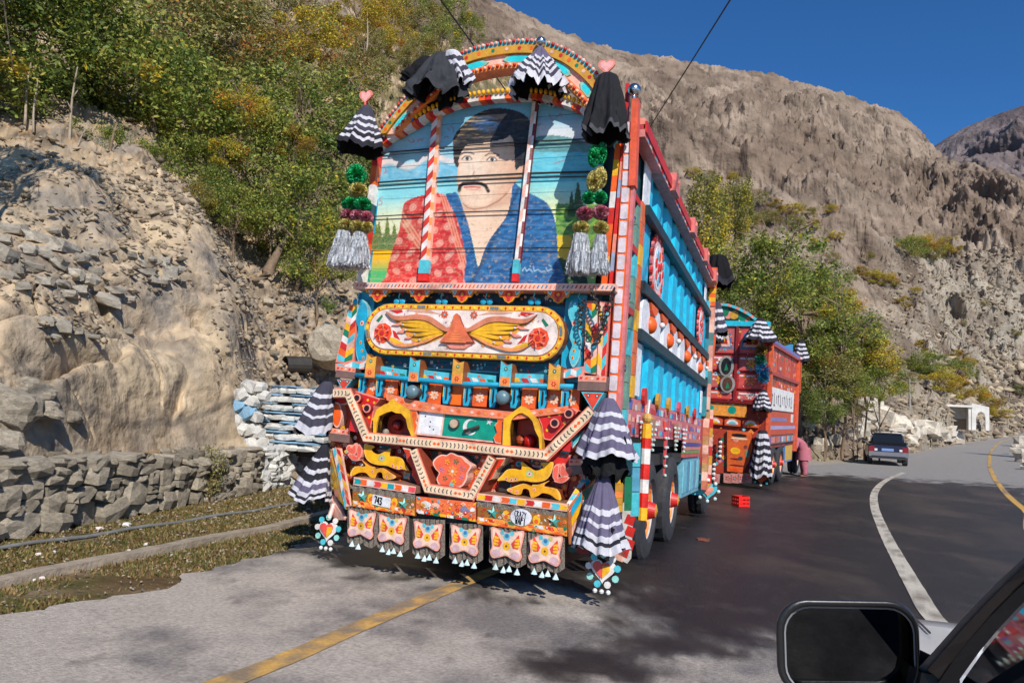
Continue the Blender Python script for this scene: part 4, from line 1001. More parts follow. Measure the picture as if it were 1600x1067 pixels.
shirt = cl([(697, 307), (706, 302), (713, 301), (719, 312), (724, 328), (732, 352), (740, 385), (747, 416), (754, 398), (762, 380), (776, 359), (790, 340), (797, 318), (802, 286), (808, 289), (820, 299), (842, 309), (858, 322), (868, 350), (872, 400), (873, 452), (738, 452), (728, 400), (715, 345)])
jacket = cl([(630, 322), (640, 312), (662, 305), (682, 302), (696, 306), (705, 322), (718, 352), (728, 395), (737, 452), (600, 452), (603, 432), (609, 405), (616, 382), (624, 358)])
NOI = lambda x, y, o=5: fbm(x, y, 0, o)
def paint_portrait(X, Z, px, py):
    n1 = NOI(px / 60, py / 40); n2 = NOI(px / 12, py / 6); n3 = NOI(px / 40, py / 3.0, 4); n4 = NOI(px / 3.0, py / 2.2, 3)
    sky = mixc(np.array(rgb(104, 176, 208)), np.array(rgb(168, 215, 222)), (py - 170) / 110 + n1 * .3)
    c = mixc(sky, np.array(rgb(120, 205, 215)), np.clip((py - 275) / 12, 0, 1) * .8)
    c = mixc(c, np.array(rgb(225, 228, 190)), (py - 305) / 40 + n1 * .3)
    # cloud bank and blue water behind the left shoulder
    cyl = 262 + 6 * np.sin(px / 11.0) - (px - 590) * .12
    c = mixc(c, np.array(rgb(222, 208, 205)), np.clip(1 - np.abs(py - cyl + 2) / 6.5, 0, 1) * 1.2 * (px < 715))
    c = mixc(c, np.array(rgb(150, 120, 120)), np.clip(1 - np.abs(py - cyl - 4) / 2.2, 0, 1) * .5 * (px < 700))
    c = mixc(c, np.array(rgb(86, 172, 208)), ((py > cyl + 5) & (py < 284) & (px < 720)) * (.7 + n2 * .5))
    # right background: white cloud, teal hill, turquoise water
    R_ = px > 800
    c = mixc(c, np.array(rgb(215, 220, 224)), (R_ & (py < 222)) * np.clip((py - 185) / 20, 0, 1))
    hill = 212 + 10 * ((px - 862) / 50) ** 2
    c = np.where((R_ & (py > hill) & (py < 238))[..., None], mixc(np.array(rgb(86, 140, 142)), np.array(rgb(110, 160, 160)), .5 + n2), c)
    c = np.where((R_ & (py >= 238) & (py < 284))[..., None], mixc(np.array(rgb(88, 185, 208)), np.array(rgb(110, 200, 215)), .5 + n2), c)
    c = np.where((R_ & (py >= 284))[..., None], mixc(np.array(rgb(140, 215, 215)), np.array(rgb(220, 228, 180)), (py - 290) / 40 + n1 * .3), c)
    # trees and fields
    def tr(cx_, top, bot, w): return (py > top) & (py < bot) & (np.abs(px - cx_) < w * (py - top) / (bot - top) + 1.0 + n4)
    for cx_, top in ((587, 348), (592, 346), (605, 340), (616, 350), (581, 356)):
        c = np.where(tr(cx_, top, 386, 6)[..., None], mixc(np.array(rgb(60, 110, 50)), np.array(rgb(140, 150, 60)), .4 + n4), c)
    c = np.where(((py > 366 + n2 * 6) & (py < 390) & (px < 625))[..., None], mixc(np.array(rgb(62, 104, 60)), np.array(rgb(120, 140, 80)), .5 + n4), c)
    fld = mixc(np.array(rgb(236, 186, 30)), np.array(rgb(70, 180, 110)), (py - 402) / 22 + n1 * .3)
    c = np.where(((py >= 390) & (px < 640))[..., None], fld, c)
    gr = mixc(np.array(rgb(120, 170, 60)), np.array(rgb(52, 100, 48)), .5 + n2 * 1.2)
    c = np.where((R_ & (py > 318 + n2 * 6) & (px > 868))[..., None], gr, c)
    c = np.where(tr(903, 285, 330, 8)[..., None] | tr(893, 300, 335, 5)[..., None], np.array(rgb(60, 90, 40)), c)
    c = np.where((R_ & (py > 368) & (px > 868) & (px < 890 + n1 * 8))[..., None], np.array(rgb(225, 190, 40)), c)
    c = np.where((R_ & (py > 405 + n1 * 8) & (px > 868))[..., None], np.array(rgb(36, 72, 46)), c)
    # jacket
    I = inpoly(px, py, jacket); j = mixc(np.array(rgb(196, 40, 40)), np.array(rgb(226, 86, 78)), .35 + n2 + n4 * .5)
    ddx = np.mod(px + 5 * np.sin(py / 9), 21) - 10.5; ddy = np.mod(py + px * .3, 23) - 11.5; rr = np.hypot(ddx, ddy); dd2 = np.hypot(np.mod(px * 1.0 + py * .4, 9) - 4.5, np.mod(py - px * .2, 8) - 4); j = mixc(j, np.array(rgb(238, 160, 140)), np.clip(1.5 - dd2, 0, 1) * .55); j = mixc(j, np.array(rgb(140, 24, 30)), np.clip(n3 * 1.5 + n1 * .6 - .1, 0, .55))
    j = mixc(j, np.array(rgb(236, 180, 160)), np.clip(1.6 - np.abs(rr - 4.2) / 1.6, 0, 1) * .6 + (rr < 2.0) * .8)
    for k in (-1, 0, 1):
        ln = np.abs((px - 636) * .5 - (py - 352) * .34 + k * 3); j = mixc(j, np.array(rgb(230, 175, 140)), np.clip(1.4 - ln, 0, 1) * .7 * (px < 668))
        ln = np.abs((px - 700) - (py - 330) * .30 + k * 4); j = mixc(j, np.array(rgb(236, 160, 130)), np.clip(1.8 - ln, 0, 1) * .8 * (px > 675))
    c = np.where(I[..., None], j, c)
    # neck and face
    sk_ = mixc(np.array(rgb(240, 206, 178)), np.array(rgb(226, 176, 142)), (px - 745) / 60 * .5 + n2 * .25)
    c = np.where(inpoly(px, py, neck)[..., None], mixc(sk_, np.array(rgb(205, 150, 118)), np.clip(1 - np.abs(py - 322 + (px - 750) * .25) / 10, 0, .5)), c)
    I = inpoly(px, py, shirt); sh_ = mixc(np.array(rgb(26, 82, 134)), np.array(rgb(54, 116, 168)), .45 + n2 * 1.1 + n3 * .5)
    sh_ = mixc(sh_, np.array(rgb(22, 44, 72)), np.clip(1.5 - np.abs((px - 758) + (py - 400) * .5) / 3, 0, 1) * .6)
    c = np.where(I[..., None], sh_, c)
    I = inpoly(px, py, facep); f = mixc(sk_, np.array(rgb(246, 224, 204)), np.clip(1 - np.hypot((px - 738) / 30, (py - 262) / 34), 0, 1) * .9)
    f = mixc(f, np.array(rgb(214, 158, 126)), np.clip((px - 778) / 16 + (py - 262) / 60, 0, 1) * .45)
    f = mixc(f, np.array(rgb(214, 166, 138)), np.clip(1 - np.abs(px - 739 - (py - 262) * .1) / 2.5, 0, 1) * np.clip(1 - np.abs(py - 263) / 16, 0, 1) * .5)
    f = f * (1 - .16 * np.clip(NOI(px / 9, py / 9, 4) + .1, 0, 1))[..., None]; f = mixc(f, np.array(rgb(196, 132, 104)), np.clip(1 - seg_dist(px, py, facep[-60:] + facep[:1]) / 5.5, 0, 1) * .45)
    c = np.where(I[..., None], f, c)
    def stroke(pl, w, col, a=1.0):
        nonlocal c; d = seg_dist(px, py, pl); c = mixc(c, np.array(col), np.clip(w - d + .6, 0, 1) * a)
    for ex, ey in ((729.5, 248), (768.5, 249.5)):
        e = np.hypot((px - ex) / 7, (py - ey) / 3.2); c = mixc(c, np.array(rgb(236, 228, 220)), np.clip((1 - e) * 4, 0, 1))
        e = np.hypot(px - ex - .5, py - ey); c = mixc(c, np.array(rgb(60, 52, 50)), np.clip((3.3 - e) * 1.2, 0, 1))
        stroke([(ex - 8, ey + 1), (ex - 3, ey - 3.6), (ex + 4, ey - 3.6), (ex + 8, ey + 1)], .7, rgb(70, 50, 46)); stroke([(ex - 7, ey + 2), (ex, ey + 4), (ex + 7, ey + 2)], .4, rgb(150, 110, 100), .7)
        stroke([(ex - 10, ey - 6), (ex - 4, ey - 9.5), (ex + 4, ey - 9.5), (ex + 11, ey - 7)], 1.1, rgb(92, 68, 58), .9)
    stroke([(741, 268), (738, 276), (732, 279), (727, 277)], .7, rgb(186, 132, 110), .8); stroke([(741, 277), (747, 279), (750, 275)], .6, rgb(186, 132, 110), .7)
    stroke([(717.5, 298), (719, 291), (724, 287.5), (735, 286.5), (742, 286), (752, 287.5), (759, 291), (763, 299)], 2.6, rgb(40, 30, 30))
    stroke([(726, 293), (738, 292.2), (750, 293)], 1.3, rgb(200, 100, 92)); stroke([(729, 296), (740, 297), (748, 296)], .8, rgb(222, 150, 136))
    stroke([(723, 318), (731, 325), (741, 327), (760, 324), (779, 314), (792, 303)], .7, rgb(160, 100, 76), .9)
    I = inpoly(px, py, hair); hh = mixc(np.array(rgb(30, 30, 34)), np.array(rgb(60, 56, 56)), .3 + n2)
    hh = mixc(hh, np.array(rgb(34, 96, 150)), np.clip(1.3 - np.hypot((px - 757) / 22, (py - 194) / 11), 0, 1) * np.clip(.6 + n3 * 2, 0, 1))
    hh = mixc(hh, np.array(rgb(150, 124, 84)), np.clip(n3 * 2.6 - .45, 0, 1) * np.clip((775 - px) / 30, 0, 1) * (py < 225) * .9)
    c = np.where(I[..., None], hh, c)
    # little red brush writing on the sky and the pale signature
    red = rgb(176, 62, 74)
    for pl in ([(606, 216), (604, 222), (608, 226), (605, 231)], [(602, 219), (609, 218)], [(638, 220), (643, 223), (648, 221), (645, 218)], [(652, 217), (653, 222), (657, 217), (659, 221), (662, 216)], [(694, 216), (698, 213), (701, 216)], [(702, 199), (706, 197), (709, 202), (708, 207)],
               [(699, 201), (703, 204)], [(599, 309), (594, 309), (593, 314), (597, 315), (596, 320), (591, 320)], [(601, 262), (604, 268), (600, 271)], [(858, 177), (861, 186), (866, 187)], [(868, 184), (873, 181), (876, 178), (878, 183)], [(838, 197), (845, 194)], [(865, 256), (884, 250)], [(690, 180), (697, 178)]):
        stroke(pl, .55, red, .85)
    for pl in ([(816, 423), (820, 418), (823, 424), (827, 420), (832, 425)], [(833, 416), (835, 424), (840, 421), (846, 425), (851, 424)], [(853, 418), (856, 424), (861, 420), (866, 423)], [(857, 414), (861, 416)], [(828, 415), (829, 417)]):
        stroke(pl, .5, rgb(190, 214, 226), .9)
    c = c * (1 + .16 * (n3 * .6 + n4 * .6))[..., None]
    # chipped and weathered paint, dusty drips
    chip = np.clip((NOI(px / 7 + 40, py / 4.5 + 9, 7) - .42) * 9, 0, 1)
    c = mixc(c, np.array(rgb(172, 150, 118)), chip * .6 * np.clip(.3 + (py - 300) / 90, .12, 1))
    wear = np.exp(-((np.mod(py - 2 + px * .02, 27) - 13) / 1.6) ** 2) * np.clip(n3 + .1, 0, 1)
    c = mixc(c, np.array(rgb(196, 180, 150)), wear * .6)
    return np.clip(c, 0, 1)
PY_ = .10
xl, xr = -1.17, 1.02
board_top_px = [(560, 236), (592, 224), (612, 210), (645, 190), (672, 176), (700, 167), (740, 158), (790, 153), (840, 152), (880, 160), (915, 174), (945, 188), (975, 200)]
bt = np.array(FF(board_top_px, PY_)); bt = bt[np.argsort(bt[:, 0])]
seams = [2.50, 2.66, 2.835, 3.0, 3.165, 3.33, 3.495, 3.64, 3.785, 3.90, 4.02, 4.14, 4.26, 4.40]
PORT = mat('portrait_paint', vcol=True, rough=.5, var=.10, scale=5, bump=.25, bscale=45, bdist=.01, dirt=.22, dark=rgb(150, 128, 100))
for i in range(len(seams) - 1):
    sg = .0030 if i in (2, 6, 8) else .0008; z0, z1 = seams[i] + sg, seams[i + 1] - .0008; nxp = 300; nzp = max(3, int((z1 - z0) / .0075))
    X = np.linspace(xl, xr, nxp)[:, None] + np.zeros((1, nzp)); top = np.interp(X, bt[:, 0], bt[:, 1])
    Z = z0 + (np.minimum(z1, np.maximum(top, z0 + .001)) - z0) * np.linspace(0, 1, nzp)[None, :]
    ok = top[:, 0] > z0 + .004
    if not ok.any(): continue
    X, Z = X[ok], Z[ok]; n_ = X.shape[0]
    Wd = TO + X[..., None] * TW + PY_ * TU + Z[..., None] * TUP
    ppx_, ppy_, _ = project(Wd); c = paint_portrait(X, Z, ppx_, ppy_)
    yj = PY_ + .002 * math.sin(i * 2.3)
    V = np.stack([X, np.full_like(X, yj), Z], -1)
    ii = np.arange(n_ - 1)[:, None] * nzp + np.arange(nzp - 1)[None, :]
    Fq = np.stack([ii, ii + nzp, ii + nzp + 1, ii + 1], -1).reshape(-1, 4)
    V = V.reshape(-1, 3); cc_ = c.reshape(-1, 3); b0 = len(V)
    rim = np.concatenate([np.arange(n_) * nzp, (np.arange(n_) * nzp + nzp - 1)[::-1]])
    VB = V[rim] + np.array((0, .035, 0)); V2 = np.concatenate([V, V[rim], VB]); CB = np.tile(np.array(rgb(70, 60, 50)), (len(rim) * 2, 1))
    k = np.arange(len(rim)); kk = (k + 1) % len(rim)
    Fr_ = np.stack([b0 + k, b0 + len(rim) + k, b0 + len(rim) + kk, b0 + kk], 1)
    link('plank', mkmesh('plank', V2, np.concatenate([Fq, Fr_]), m=PORT, vc=np.concatenate([cc_, CB])), truck)
# iron bands across the boards (thin rods standing proud)
for z, w_ in ((3.495, .017), (3.455, .011), (3.785, .012), (3.757, .007), (3.165, .011), (2.835, .007)):
    m = MB(); zt = z; m.tube([(-1.16, .075, zt - .01), (-.4, .07, zt + .004), (.4, .07, zt + .002), (1.02, .075, zt - .012)], w_ / 2, rgb(34, 32, 34), 6); m.build('band', IRON, truck)
# striped uprights over the portrait
def upright(top, bot, w, cols, seg, side, name='post'):
    a = T.F(*top, .05); b = T.F(*bot, .05); m = MB(); n = seg
    for i in range(n):
        f0, f1 = i / n, (i + 1) / n; x0, z0 = a[0] + (b[0] - a[0]) * f0, a[1] + (b[1] - a[1]) * f0; x1, z1 = a[0] + (b[0] - a[0]) * f1, a[1] + (b[1] - a[1]) * f1
        m.add([(x0 - w / 2, .05, z0 - w * .4), (x0 + w * .15, .05, z0 + w * .3), (x1 + w * .15, .05, z1 + w * .3), (x1 - w / 2, .05, z1 - w * .4)], [(0, 3, 2, 1)], cols[i % len(cols)])
        m.add([(x0 + w * .15, .05, z0), (x0 + w / 2, .058, z0), (x1 + w / 2, .058, z1), (x1 + w * .15, .05, z1)], [(0, 3, 2, 1)], side[i % len(side)])
    m.add([(a[0] + w / 2, .058, a[1]), (a[0] + w / 2, .1, a[1]), (b[0] + w / 2, .1, b[1]), (b[0] + w / 2, .058, b[1])], [(0, 1, 2, 3)], side[0])
    for g in (-1,): m.add([(a[0] - w / 2, .05, a[1]), (a[0] - w / 2, .1, a[1]), (b[0] - w / 2, .1, b[1]), (b[0] - w / 2, .05, b[1])], [(0, 3, 2, 1)], rgb(50, 20, 20))
    m.box(b[0] - w * .55, b[0] + w * .55, .035, .09, b[1] - .02, b[1] + .10, TQL); m.box(b[0] - w * .5, b[0] + w * .5, .03, .09, b[1] - .09, b[1] - .022, RED)
    m.build(name, PAINT, truck)
upright((683, 165), (662, 424), .085, [WHT, rgb(214, 60, 50)], 22, [PNL, ORL], 'post')
upright((836, 156), (806, 424), .05, [WHT, PNL], 14, [DRED, WHT], 'post')

# ---- arched crown over the rear
oA = cl([(590, 208), (606, 184), (628, 156), (655, 125), (690, 97), (735, 76), (790, 64), (838, 62), (878, 72), (912, 92), (940, 118), (958, 150)])
outer = [(588, 210), (604, 186), (624, 161), (650, 131), (688, 99), (735, 76), (790, 64), (838, 62), (878, 72), (912, 92), (938, 118), (955, 150)]
inner = [(620, 206), (634, 190), (652, 172), (678, 150), (706, 130), (746, 115), (796, 107), (842, 110), (872, 122), (894, 142), (910, 160), (920, 180)]
YA = -.06
o_ = np.array(smooth_poly(FF(outer, YA), 5, False)); i_ = np.array(smooth_poly(FF(inner, YA), 5, False)); N_ = len(o_)
def arcp(f): return o_ * (1 - f) + i_ * f
m = MB()
def arc_band(m, f0, f1, y0, y1, col, a=0, b=None):
    A, B_ = arcp(f0), arcp(f1); b = N_ - 1 if b is None else b
    for i in range(a, b): m.prism([tuple(A[i]), tuple(A[i + 1]), tuple(B_[i + 1]), tuple(B_[i])], y0, y1, col[i % len(col)] if isinstance(col, list) else col)
arc_band(m, 0, .16, YA, YA + .14, TQL); arc_band(m, .16, .46, YA + .0, YA + .12, GOLD); arc_band(m, .46, .80, YA + .03, YA + .12, PNL); arc_band(m, .80, 1, YA, YA + .14, ORL)
for i in range(2, N_ - 2, 2):      # painted motifs on the gold band
    p = (arcp(.30)[i]); m.mdisc(p, .018, YA - .002, (RED, ORG, GRN, PNL)[i // 2 % 4], 7)
m.build('crown_arch', PAINT, truck)
wins = [(2, 9), (13, 19), (21, 27), (29, 35), (37, 43), (46, 51)]
for a_, b_ in wins:
    m = MB(); A = arcp(.50); B_ = arcp(.77); pts = [tuple(A[i]) for i in range(a_ + 1, b_)] + [tuple(A[b_] * .5 + B_[b_] * .5)] + [tuple(B_[i]) for i in range(b_ - 1, a_, -1)] + [tuple(A[a_] * .5 + B_[a_] * .5)]
    bordered(m, pts, YA + .02, YA + .03, rgb(140, 195, 175), rgb(40, 205, 215), .02); m.build('crown_window', PAINT, truck)
def beads(f, step, r, cols, name, y=YA - .01):
    m = MB()
    for i, (p, t) in enumerate(along(list(arcp(f)), step)): m.ball((p[0], y, p[1]), r, cols[i % len(cols)], n=6, m=4)
    m.build(name, PAINT, truck, smooth=True)
beads(.06, .042, .018, [PNK, PNL, RED], 'bead_row'); beads(.90, .04, .016, [PNL, RED], 'bead_row')
# braided trim along the top of the painted boards
tp = FF([(590, 230), (612, 214), (645, 196), (672, 180), (705, 166), (740, 157), (790, 152), (840, 152), (880, 161), (915, 174), (945, 187)], .02)
m = MB(); sp = smooth_poly(tp, 5, False)
line_strip(m, sp, .045, .0, .09, [WHT, WHT, ORG, RED])
m.build('board_trim', PAINT, truck)
m = MB()
for i, (p, t) in enumerate(along(sp, .045, .02)):
    c = YEL if 9 < i < 50 else (rgb(70, 130, 190) if i % 2 else WHT); m.ball((p[0] - t[1] * .035, -.01, p[1] + t[0] * .035 + .01), .026, c, sx=.7, n=6, m=4)
m.build('braid', PAINT, truck, smooth=True)
# heart finials, knob and tip
def heart_pts(x, z, s): return [(x + s * .5 * (16 * math.sin(t) ** 3) / 16, z + s * .5 * (13 * math.cos(t) - 5 * math.cos(2 * t) - 2 * math.cos(3 * t) - math.cos(4 * t)) / 16) for t in [2 * math.pi * k / 22 for k in range(22)]]
for px, py, y in ((572, 151, -.12), (948, 104, -.12)):
    x, z = T.F(px, py, y); m = MB(); bordered(m, heart_pts(x, z, .145), y - .01, y + .01, PNK, rgb(238, 170, 165), .015); m.tube([(x, y, z - .06), (x, y, z - .3)], .012, RED, 6); m.build('heart_finial', PAINT, truck)
x, z = T.F(845, 66, -.1); m = MB(); m.ball((x, -.1, z), .045, (.6, .6, .6), n=12, m=8); m.tube([(x, -.1, z), (x, -.1, z - .3)], .015, (.4, .4, .4), 8); m.build('knob', CHROME, truck, smooth=True)
x, z = T.F(991, 141, -.02); m = MB(); m.ball((x, -.02, z), .055, (.6, .6, .6), n=12, m=8); m.tube([(x, -.02, z), (x, -.02, z - .12)], .02, (.4, .4, .4), 8); m.build('knob', CHROME, truck, smooth=True)

# ---- corner posts
def bar_px(name, a, b, w, y0, y1, cols, n=1, side=None, parent=None):
    A = T.F(*a, y0); B_ = T.F(*b, y0); m = MB()
    for i in range(n):
        f0, f1 = i / n, (i + 1) / n; p0 = (A[0] + (B_[0] - A[0]) * f0, A[1] + (B_[1] - A[1]) * f0); p1 = (A[0] + (B_[0] - A[0]) * f1, A[1] + (B_[1] - A[1]) * f1)
        m.prism([(p0[0] - w / 2, p0[1]), (p0[0] + w / 2, p0[1]), (p1[0] + w / 2, p1[1]), (p1[0] - w / 2, p1[1])], y0, y1, cols[i % len(cols)], side)
    return m, A, B_
m, A, B_ = bar_px('p', (984, 190), (956, 640), .075, -.03, .06, [ORG], 1, ORL)
n_ = 17
for i in range(n_):
    f = (i + .5) / n_; x = A[0] + (B_[0] - A[0]) * f; z = A[1] + (B_[1] - A[1]) * f; h = (A[1] - B_[1]) / n_ * .40; w = .030
    m.prism([(x - w, z - h), (x - w * .5, z - h * 1.1), (x + w * .5, z - h * 1.1), (x + w, z - h), (x + w, z + h), (x + w * .5, z + h * 1.1), (x - w * .5, z + h * 1.1), (x - w, z + h)], -.036, -.031, rgb(214, 200, 205))
m.build('corner_post', PAINT, truck)
m, A, B_ = bar_px('p', (992, 154), (987, 290), .055, -.05, .05, [rgb(226, 92, 58)], 1); m.build('corner_post', PAINT, truck)
m, A, B_ = bar_px('p', (980, 130), (975, 300), .03, .0, .05, [RED], 1); m.build('corner_post', PAINT, truck)
m, A, B_ = bar_px('p', (966, 225), (943, 452), .05, .0, .06, [ORG, YEL, ORG, WHT, RED, ORG], 9); m.build('corner_post', PAINT, truck)
m, A, B_ = bar_px('p', (974, 225), (953, 452), .028, -.02, .04, [RED, PNK, rgb(150, 160, 190), RED], 8); m.build('corner_post', PAINT, truck)
m, A, B_ = bar_px('p', (592, 200), (562, 440), .06, .02, .1, [TQD, RED, ORG, WHT], 8); m.build('corner_post', PAINT, truck)
m = MB(); m.box(1.295, 1.322, -.02, .05, 1.3, 3.7, rgb(210, 120, 120)); m.build('corner_post', PAINT, truck)

# ---- ledge and hanging lotus scallops
m = MB(); x0, _ = T.F(552, 446, -.12); x1, zl = T.F(962, 449, -.12); m.box(x0, x1, -.12, .09, zl - .028, zl + .028, PNL)
k = 0; x = x0 + .03
while x < x1 - .04:
    c = (ORG, rgb(90, 130, 160), PNK, rgb(90, 130, 160), RED)[k // 3 % 5]; m.mark([(x, zl - .014), (x + .012, zl + .012), (x + .026, zl + .014), (x + .014, zl - .012)], -.1225, c); x += .036; k += 1
m.build('ledge', PAINT, truck)
m = MB(); z_ = zl - .03; m.box(-1.22, 1.22, .06, .1, 1.62, z_, rgb(16, 120, 150)); m.box(-1.15, 1.1, .05, .058, 2.33, z_, rgb(14, 56, 74)); m.build('back_panel', PAINT, truck)
for px in (591, 656, 723, 796, 873):
    x, z = T.F(px, 452, -.07); s = .135; m = MB()
    pts = [(x - s, z), (x - s * .92, z - .03), (x - s * .72, z - .035), (x - s * .62, z - .065), (x - s * .4, z - .068), (x - s * .25, z - .10), (x, z - .118), (x + s * .25, z - .10), (x + s * .4, z - .068), (x + s * .62, z - .065), (x + s * .72, z - .035), (x + s * .92, z - .03), (x + s, z)]
    bordered(m, pts, -.07, -.05, YEL, ORG, .012)
    for g in (-1, 1): m.mark([(x + g * s * .35, z - .012), (x + g * s * .8, z - .012), (x + g * s * .5, z - .055)], -.073, rgb(210, 225, 228)); m.mark([(x + g * s * .45, z - .018), (x + g * s * .65, z - .018), (x + g * s * .5, z - .04)], -.0745, TQL)
    m.mdisc((x, z - .045), .034, -.073, RED); m.mdisc((x, z - .045), .014, -.0745, YEL); m.mdisc((x, z - .09), .014, -.073, RED)
    m.build('scallop', PAINT, truck)
for px in (624, 690, 760, 835, 905, 560):
    x, z = T.F(px, 470, -.03); m = MB()
    m.tube([(x, -.03, z + .07), (x - .01, -.03, z + .03), (x + .012, -.03, z)], .006, TQL, 5); m.ball((x - .03, -.03, z - .01), .03, TQ, sy=.4, n=8, m=4); m.ball((x + .03, -.03, z - .01), .03, TQ, sy=.4, n=8, m=4); m.build('curl', PAINT, truck)

# ---- oval eagle panel
YO = -.10
ex0, ez0 = T.F(570, 512, YO); ex1, _ = T.F(882, 521, YO); _, ezt = T.F(725, 476, YO); _, ezb = T.F(725, 560, YO)
ocx, ocz, ohw, ohh = (ex0 + ex1) / 2, (ezt + ezb) / 2, (ex1 - ex0) / 2, (ezt - ezb) / 2
def stadium(hw, hh, n=12):
    return [(ocx + (hw - hh) + hh * math.cos(a), ocz + hh * math.sin(a)) for a in np.linspace(-math.pi / 2, math.pi / 2, n)] + [(ocx - (hw - hh) + hh * math.cos(a), ocz + hh * math.sin(a)) for a in np.linspace(math.pi / 2, 3 * math.pi / 2, n)]
m = MB(); m.prism(stadium(ohw, ohh), YO + .012, .05, rgb(200, 150, 80), rgb(120, 70, 40)); m.prism(stadium(ohw - .008, ohh - .008), YO, YO + .012, YEL)
m.prism(stadium(ohw - .045, ohh - .045), YO - .004, YO, rgb(160, 90, 60)); m.prism(stadium(ohw - .052, ohh - .052), YO - .006, YO - .004, rgb(236, 218, 208))
pl = stadium(ohw - .026, ohh - .026, 14); pl.append(pl[0])
for i, (p, t) in enumerate(along(pl, .0405)):
    n = np.array((-t[1], t[0]))
    if i % 17 in (8, 9): m.mark([tuple(p - t * .018 - n * .012), tuple(p + t * .02 - n * .012), tuple(p + t * .02 + n * .012), tuple(p - t * .018 + n * .012)], YO - .003, rgb(110, 125, 130))
    elif i % 2: m.mark([tuple(p - t * .011), tuple(p - n * .015), tuple(p + t * .011), tuple(p + n * .015)], YO - .003, RED)
    else: m.mark([tuple(p - t * .016), tuple(p - n * .013), tuple(p + t * .016), tuple(p + n * .013)], YO - .003, rgb(250, 205, 70))
m.build('oval_frame', PAINT, truck)
E_ = lambda pts, ox=500, oy=430, s=4.104: [T.F(ox + a / s, oy + b / s, YO - .02) for a, b in pts]
bx = T.F(714, 520, YO - .02)[0]
def mir(pts, c=None): c = bx if c is None else c; return [(2 * c - p[0], p[1]) for p in pts]
wing_top = smooth_poly(E_([(425, 232), (470, 258), (540, 262), (620, 252), (700, 262), (760, 300), (810, 335), (840, 330), (852, 345), (820, 362), (770, 345), (700, 300), (630, 285), (540, 290), (470, 282)]), 4)
feathers = [[(800, 352), (740, 300), (650, 285), (560, 282), (470, 270), (520, 300), (640, 310), (740, 330)], [(795, 356), (730, 325), (640, 312), (545, 310), (520, 320), (600, 335), (720, 348)], [(795, 360), (720, 345), (640, 340), (560, 345), (545, 352), (620, 362), (720, 362)],
            [(795, 366), (720, 362), (640, 372), (590, 384), (580, 390), (650, 392), (730, 378)], [(795, 372), (730, 380), (660, 400), (610, 420), (612, 428), (680, 420), (745, 395)], [(795, 378), (750, 398), (690, 428), (650, 440), (560, 460), (480, 450), (430, 410), (420, 395), (460, 430), (560, 440), (640, 428), (700, 405)]]
lowf = [[(520, 300), (470, 318), (455, 322), (500, 325), (530, 312)], [(545, 345), (500, 360), (490, 368), (530, 372), (560, 352)], [(580, 388), (545, 400), (538, 408), (575, 408), (595, 395)], [(615, 420), (590, 430), (585, 438), (620, 436)]]
body = E_([(862, 262), (880, 246), (897, 262), (910, 300), (930, 345), (960, 390), (990, 430), (770, 430), (810, 385), (838, 345), (855, 300)])
for sgn in (0, 1):
    mm = (lambda p: p) if sgn == 0 else mir
    m = MB(); mem = smooth_poly(E_([(470, 268), (640, 275), (760, 325), (805, 350), (798, 385), (700, 432), (620, 440), (560, 392), (520, 340)]), 3); m.prism(mm(mem), YO - .010, YO - .006, rgb(236, 160, 44)); m.prism(mm(wing_top), YO - .034, YO - .006, rgb(214, 130, 96), rgb(140, 60, 40))
    for k, fpt in enumerate(feathers):
        q = smooth_poly(E_(fpt), 3); m.prism(mm(q), YO - .024 - .002 * (k % 2), YO - .006, YEL if k < 5 else rgb(236, 150, 90), rgb(150, 70, 20))
    for fpt in lowf: m.prism(mm(E_(fpt)), YO - .02, YO - .006, PNK, DRED)
    for a, b in ((535, 318), (550, 352), (608, 380), (640, 415)): q = mm(E_([(a, b)]))[0]; m.ball((q[0], YO - .028, q[1]), .010, (.65, .65, .7), n=6, m=4)
    m.build('wing', PAINT, truck)
    m = MB(); q = mm(E_([(398, 370)]))[0]
    for r, c, n in ((.092, rgb(236, 84, 40), 9), (.066, RED, 8), (.046, ORG, 7), (.024, RED, 6)): m.disc(q, r, YO - .010 - (.09 - r) * .25, YO - .006, c, n)
    for k in range(6):
        a = 1.05 * k; m.mark([(q[0] + .03 * math.cos(a), q[1] + .03 * math.sin(a)), (q[0] + .075 * math.cos(a + .3), q[1] + .075 * math.sin(a + .3)), (q[0] + .08 * math.cos(a + .55), q[1] + .08 * math.sin(a + .55))], YO - .032, PNK)
    m.mark(mm(E_([(355, 290), (392, 250), (400, 262), (372, 300)])), YO - .0085, GRN); m.mark(mm(E_([(460, 350), (480, 360), (510, 415), (470, 395)])), YO - .0085, RED); m.mark(mm(E_([(420, 395), (470, 400), (540, 440), (470, 435)])), YO - .0088, YEL)
    m.mark(mm(E_([(440, 222), (520, 218), (528, 235), (490, 245)])), YO - .0085, RED); m.mark(mm(E_([(560, 222), (700, 222), (770, 250), (700, 240), (620, 238)])), YO - .0083, rgb(220, 160, 130))
    q = mm(E_([(795, 250)]))[0]; flower(m, q[0], q[1], .038, YO - .009, rgb(214, 90, 50), rgb(150, 190, 200), 8)
    m.build('rose', PAINT, truck)
m = MB(); m.prism(body, YO - .04, YO - .006, rgb(224, 110, 70), DRED)
for k in range(5): w_ = .02 + .02 * k; m.mark([(bx - w_, ocz - .005 - k * .022), (bx + w_, ocz - .005 - k * .022), (bx + w_, ocz - .013 - k * .022), (bx - w_, ocz - .013 - k * .022)], YO - .042, ORL)
tail = [T.F(500 + a / 4.104, 430 + b / 4.104, YO - .03) for a, b in ((770, 430), (800, 440), (830, 465), (860, 470), (890, 470), (925, 470), (955, 450), (992, 430))]
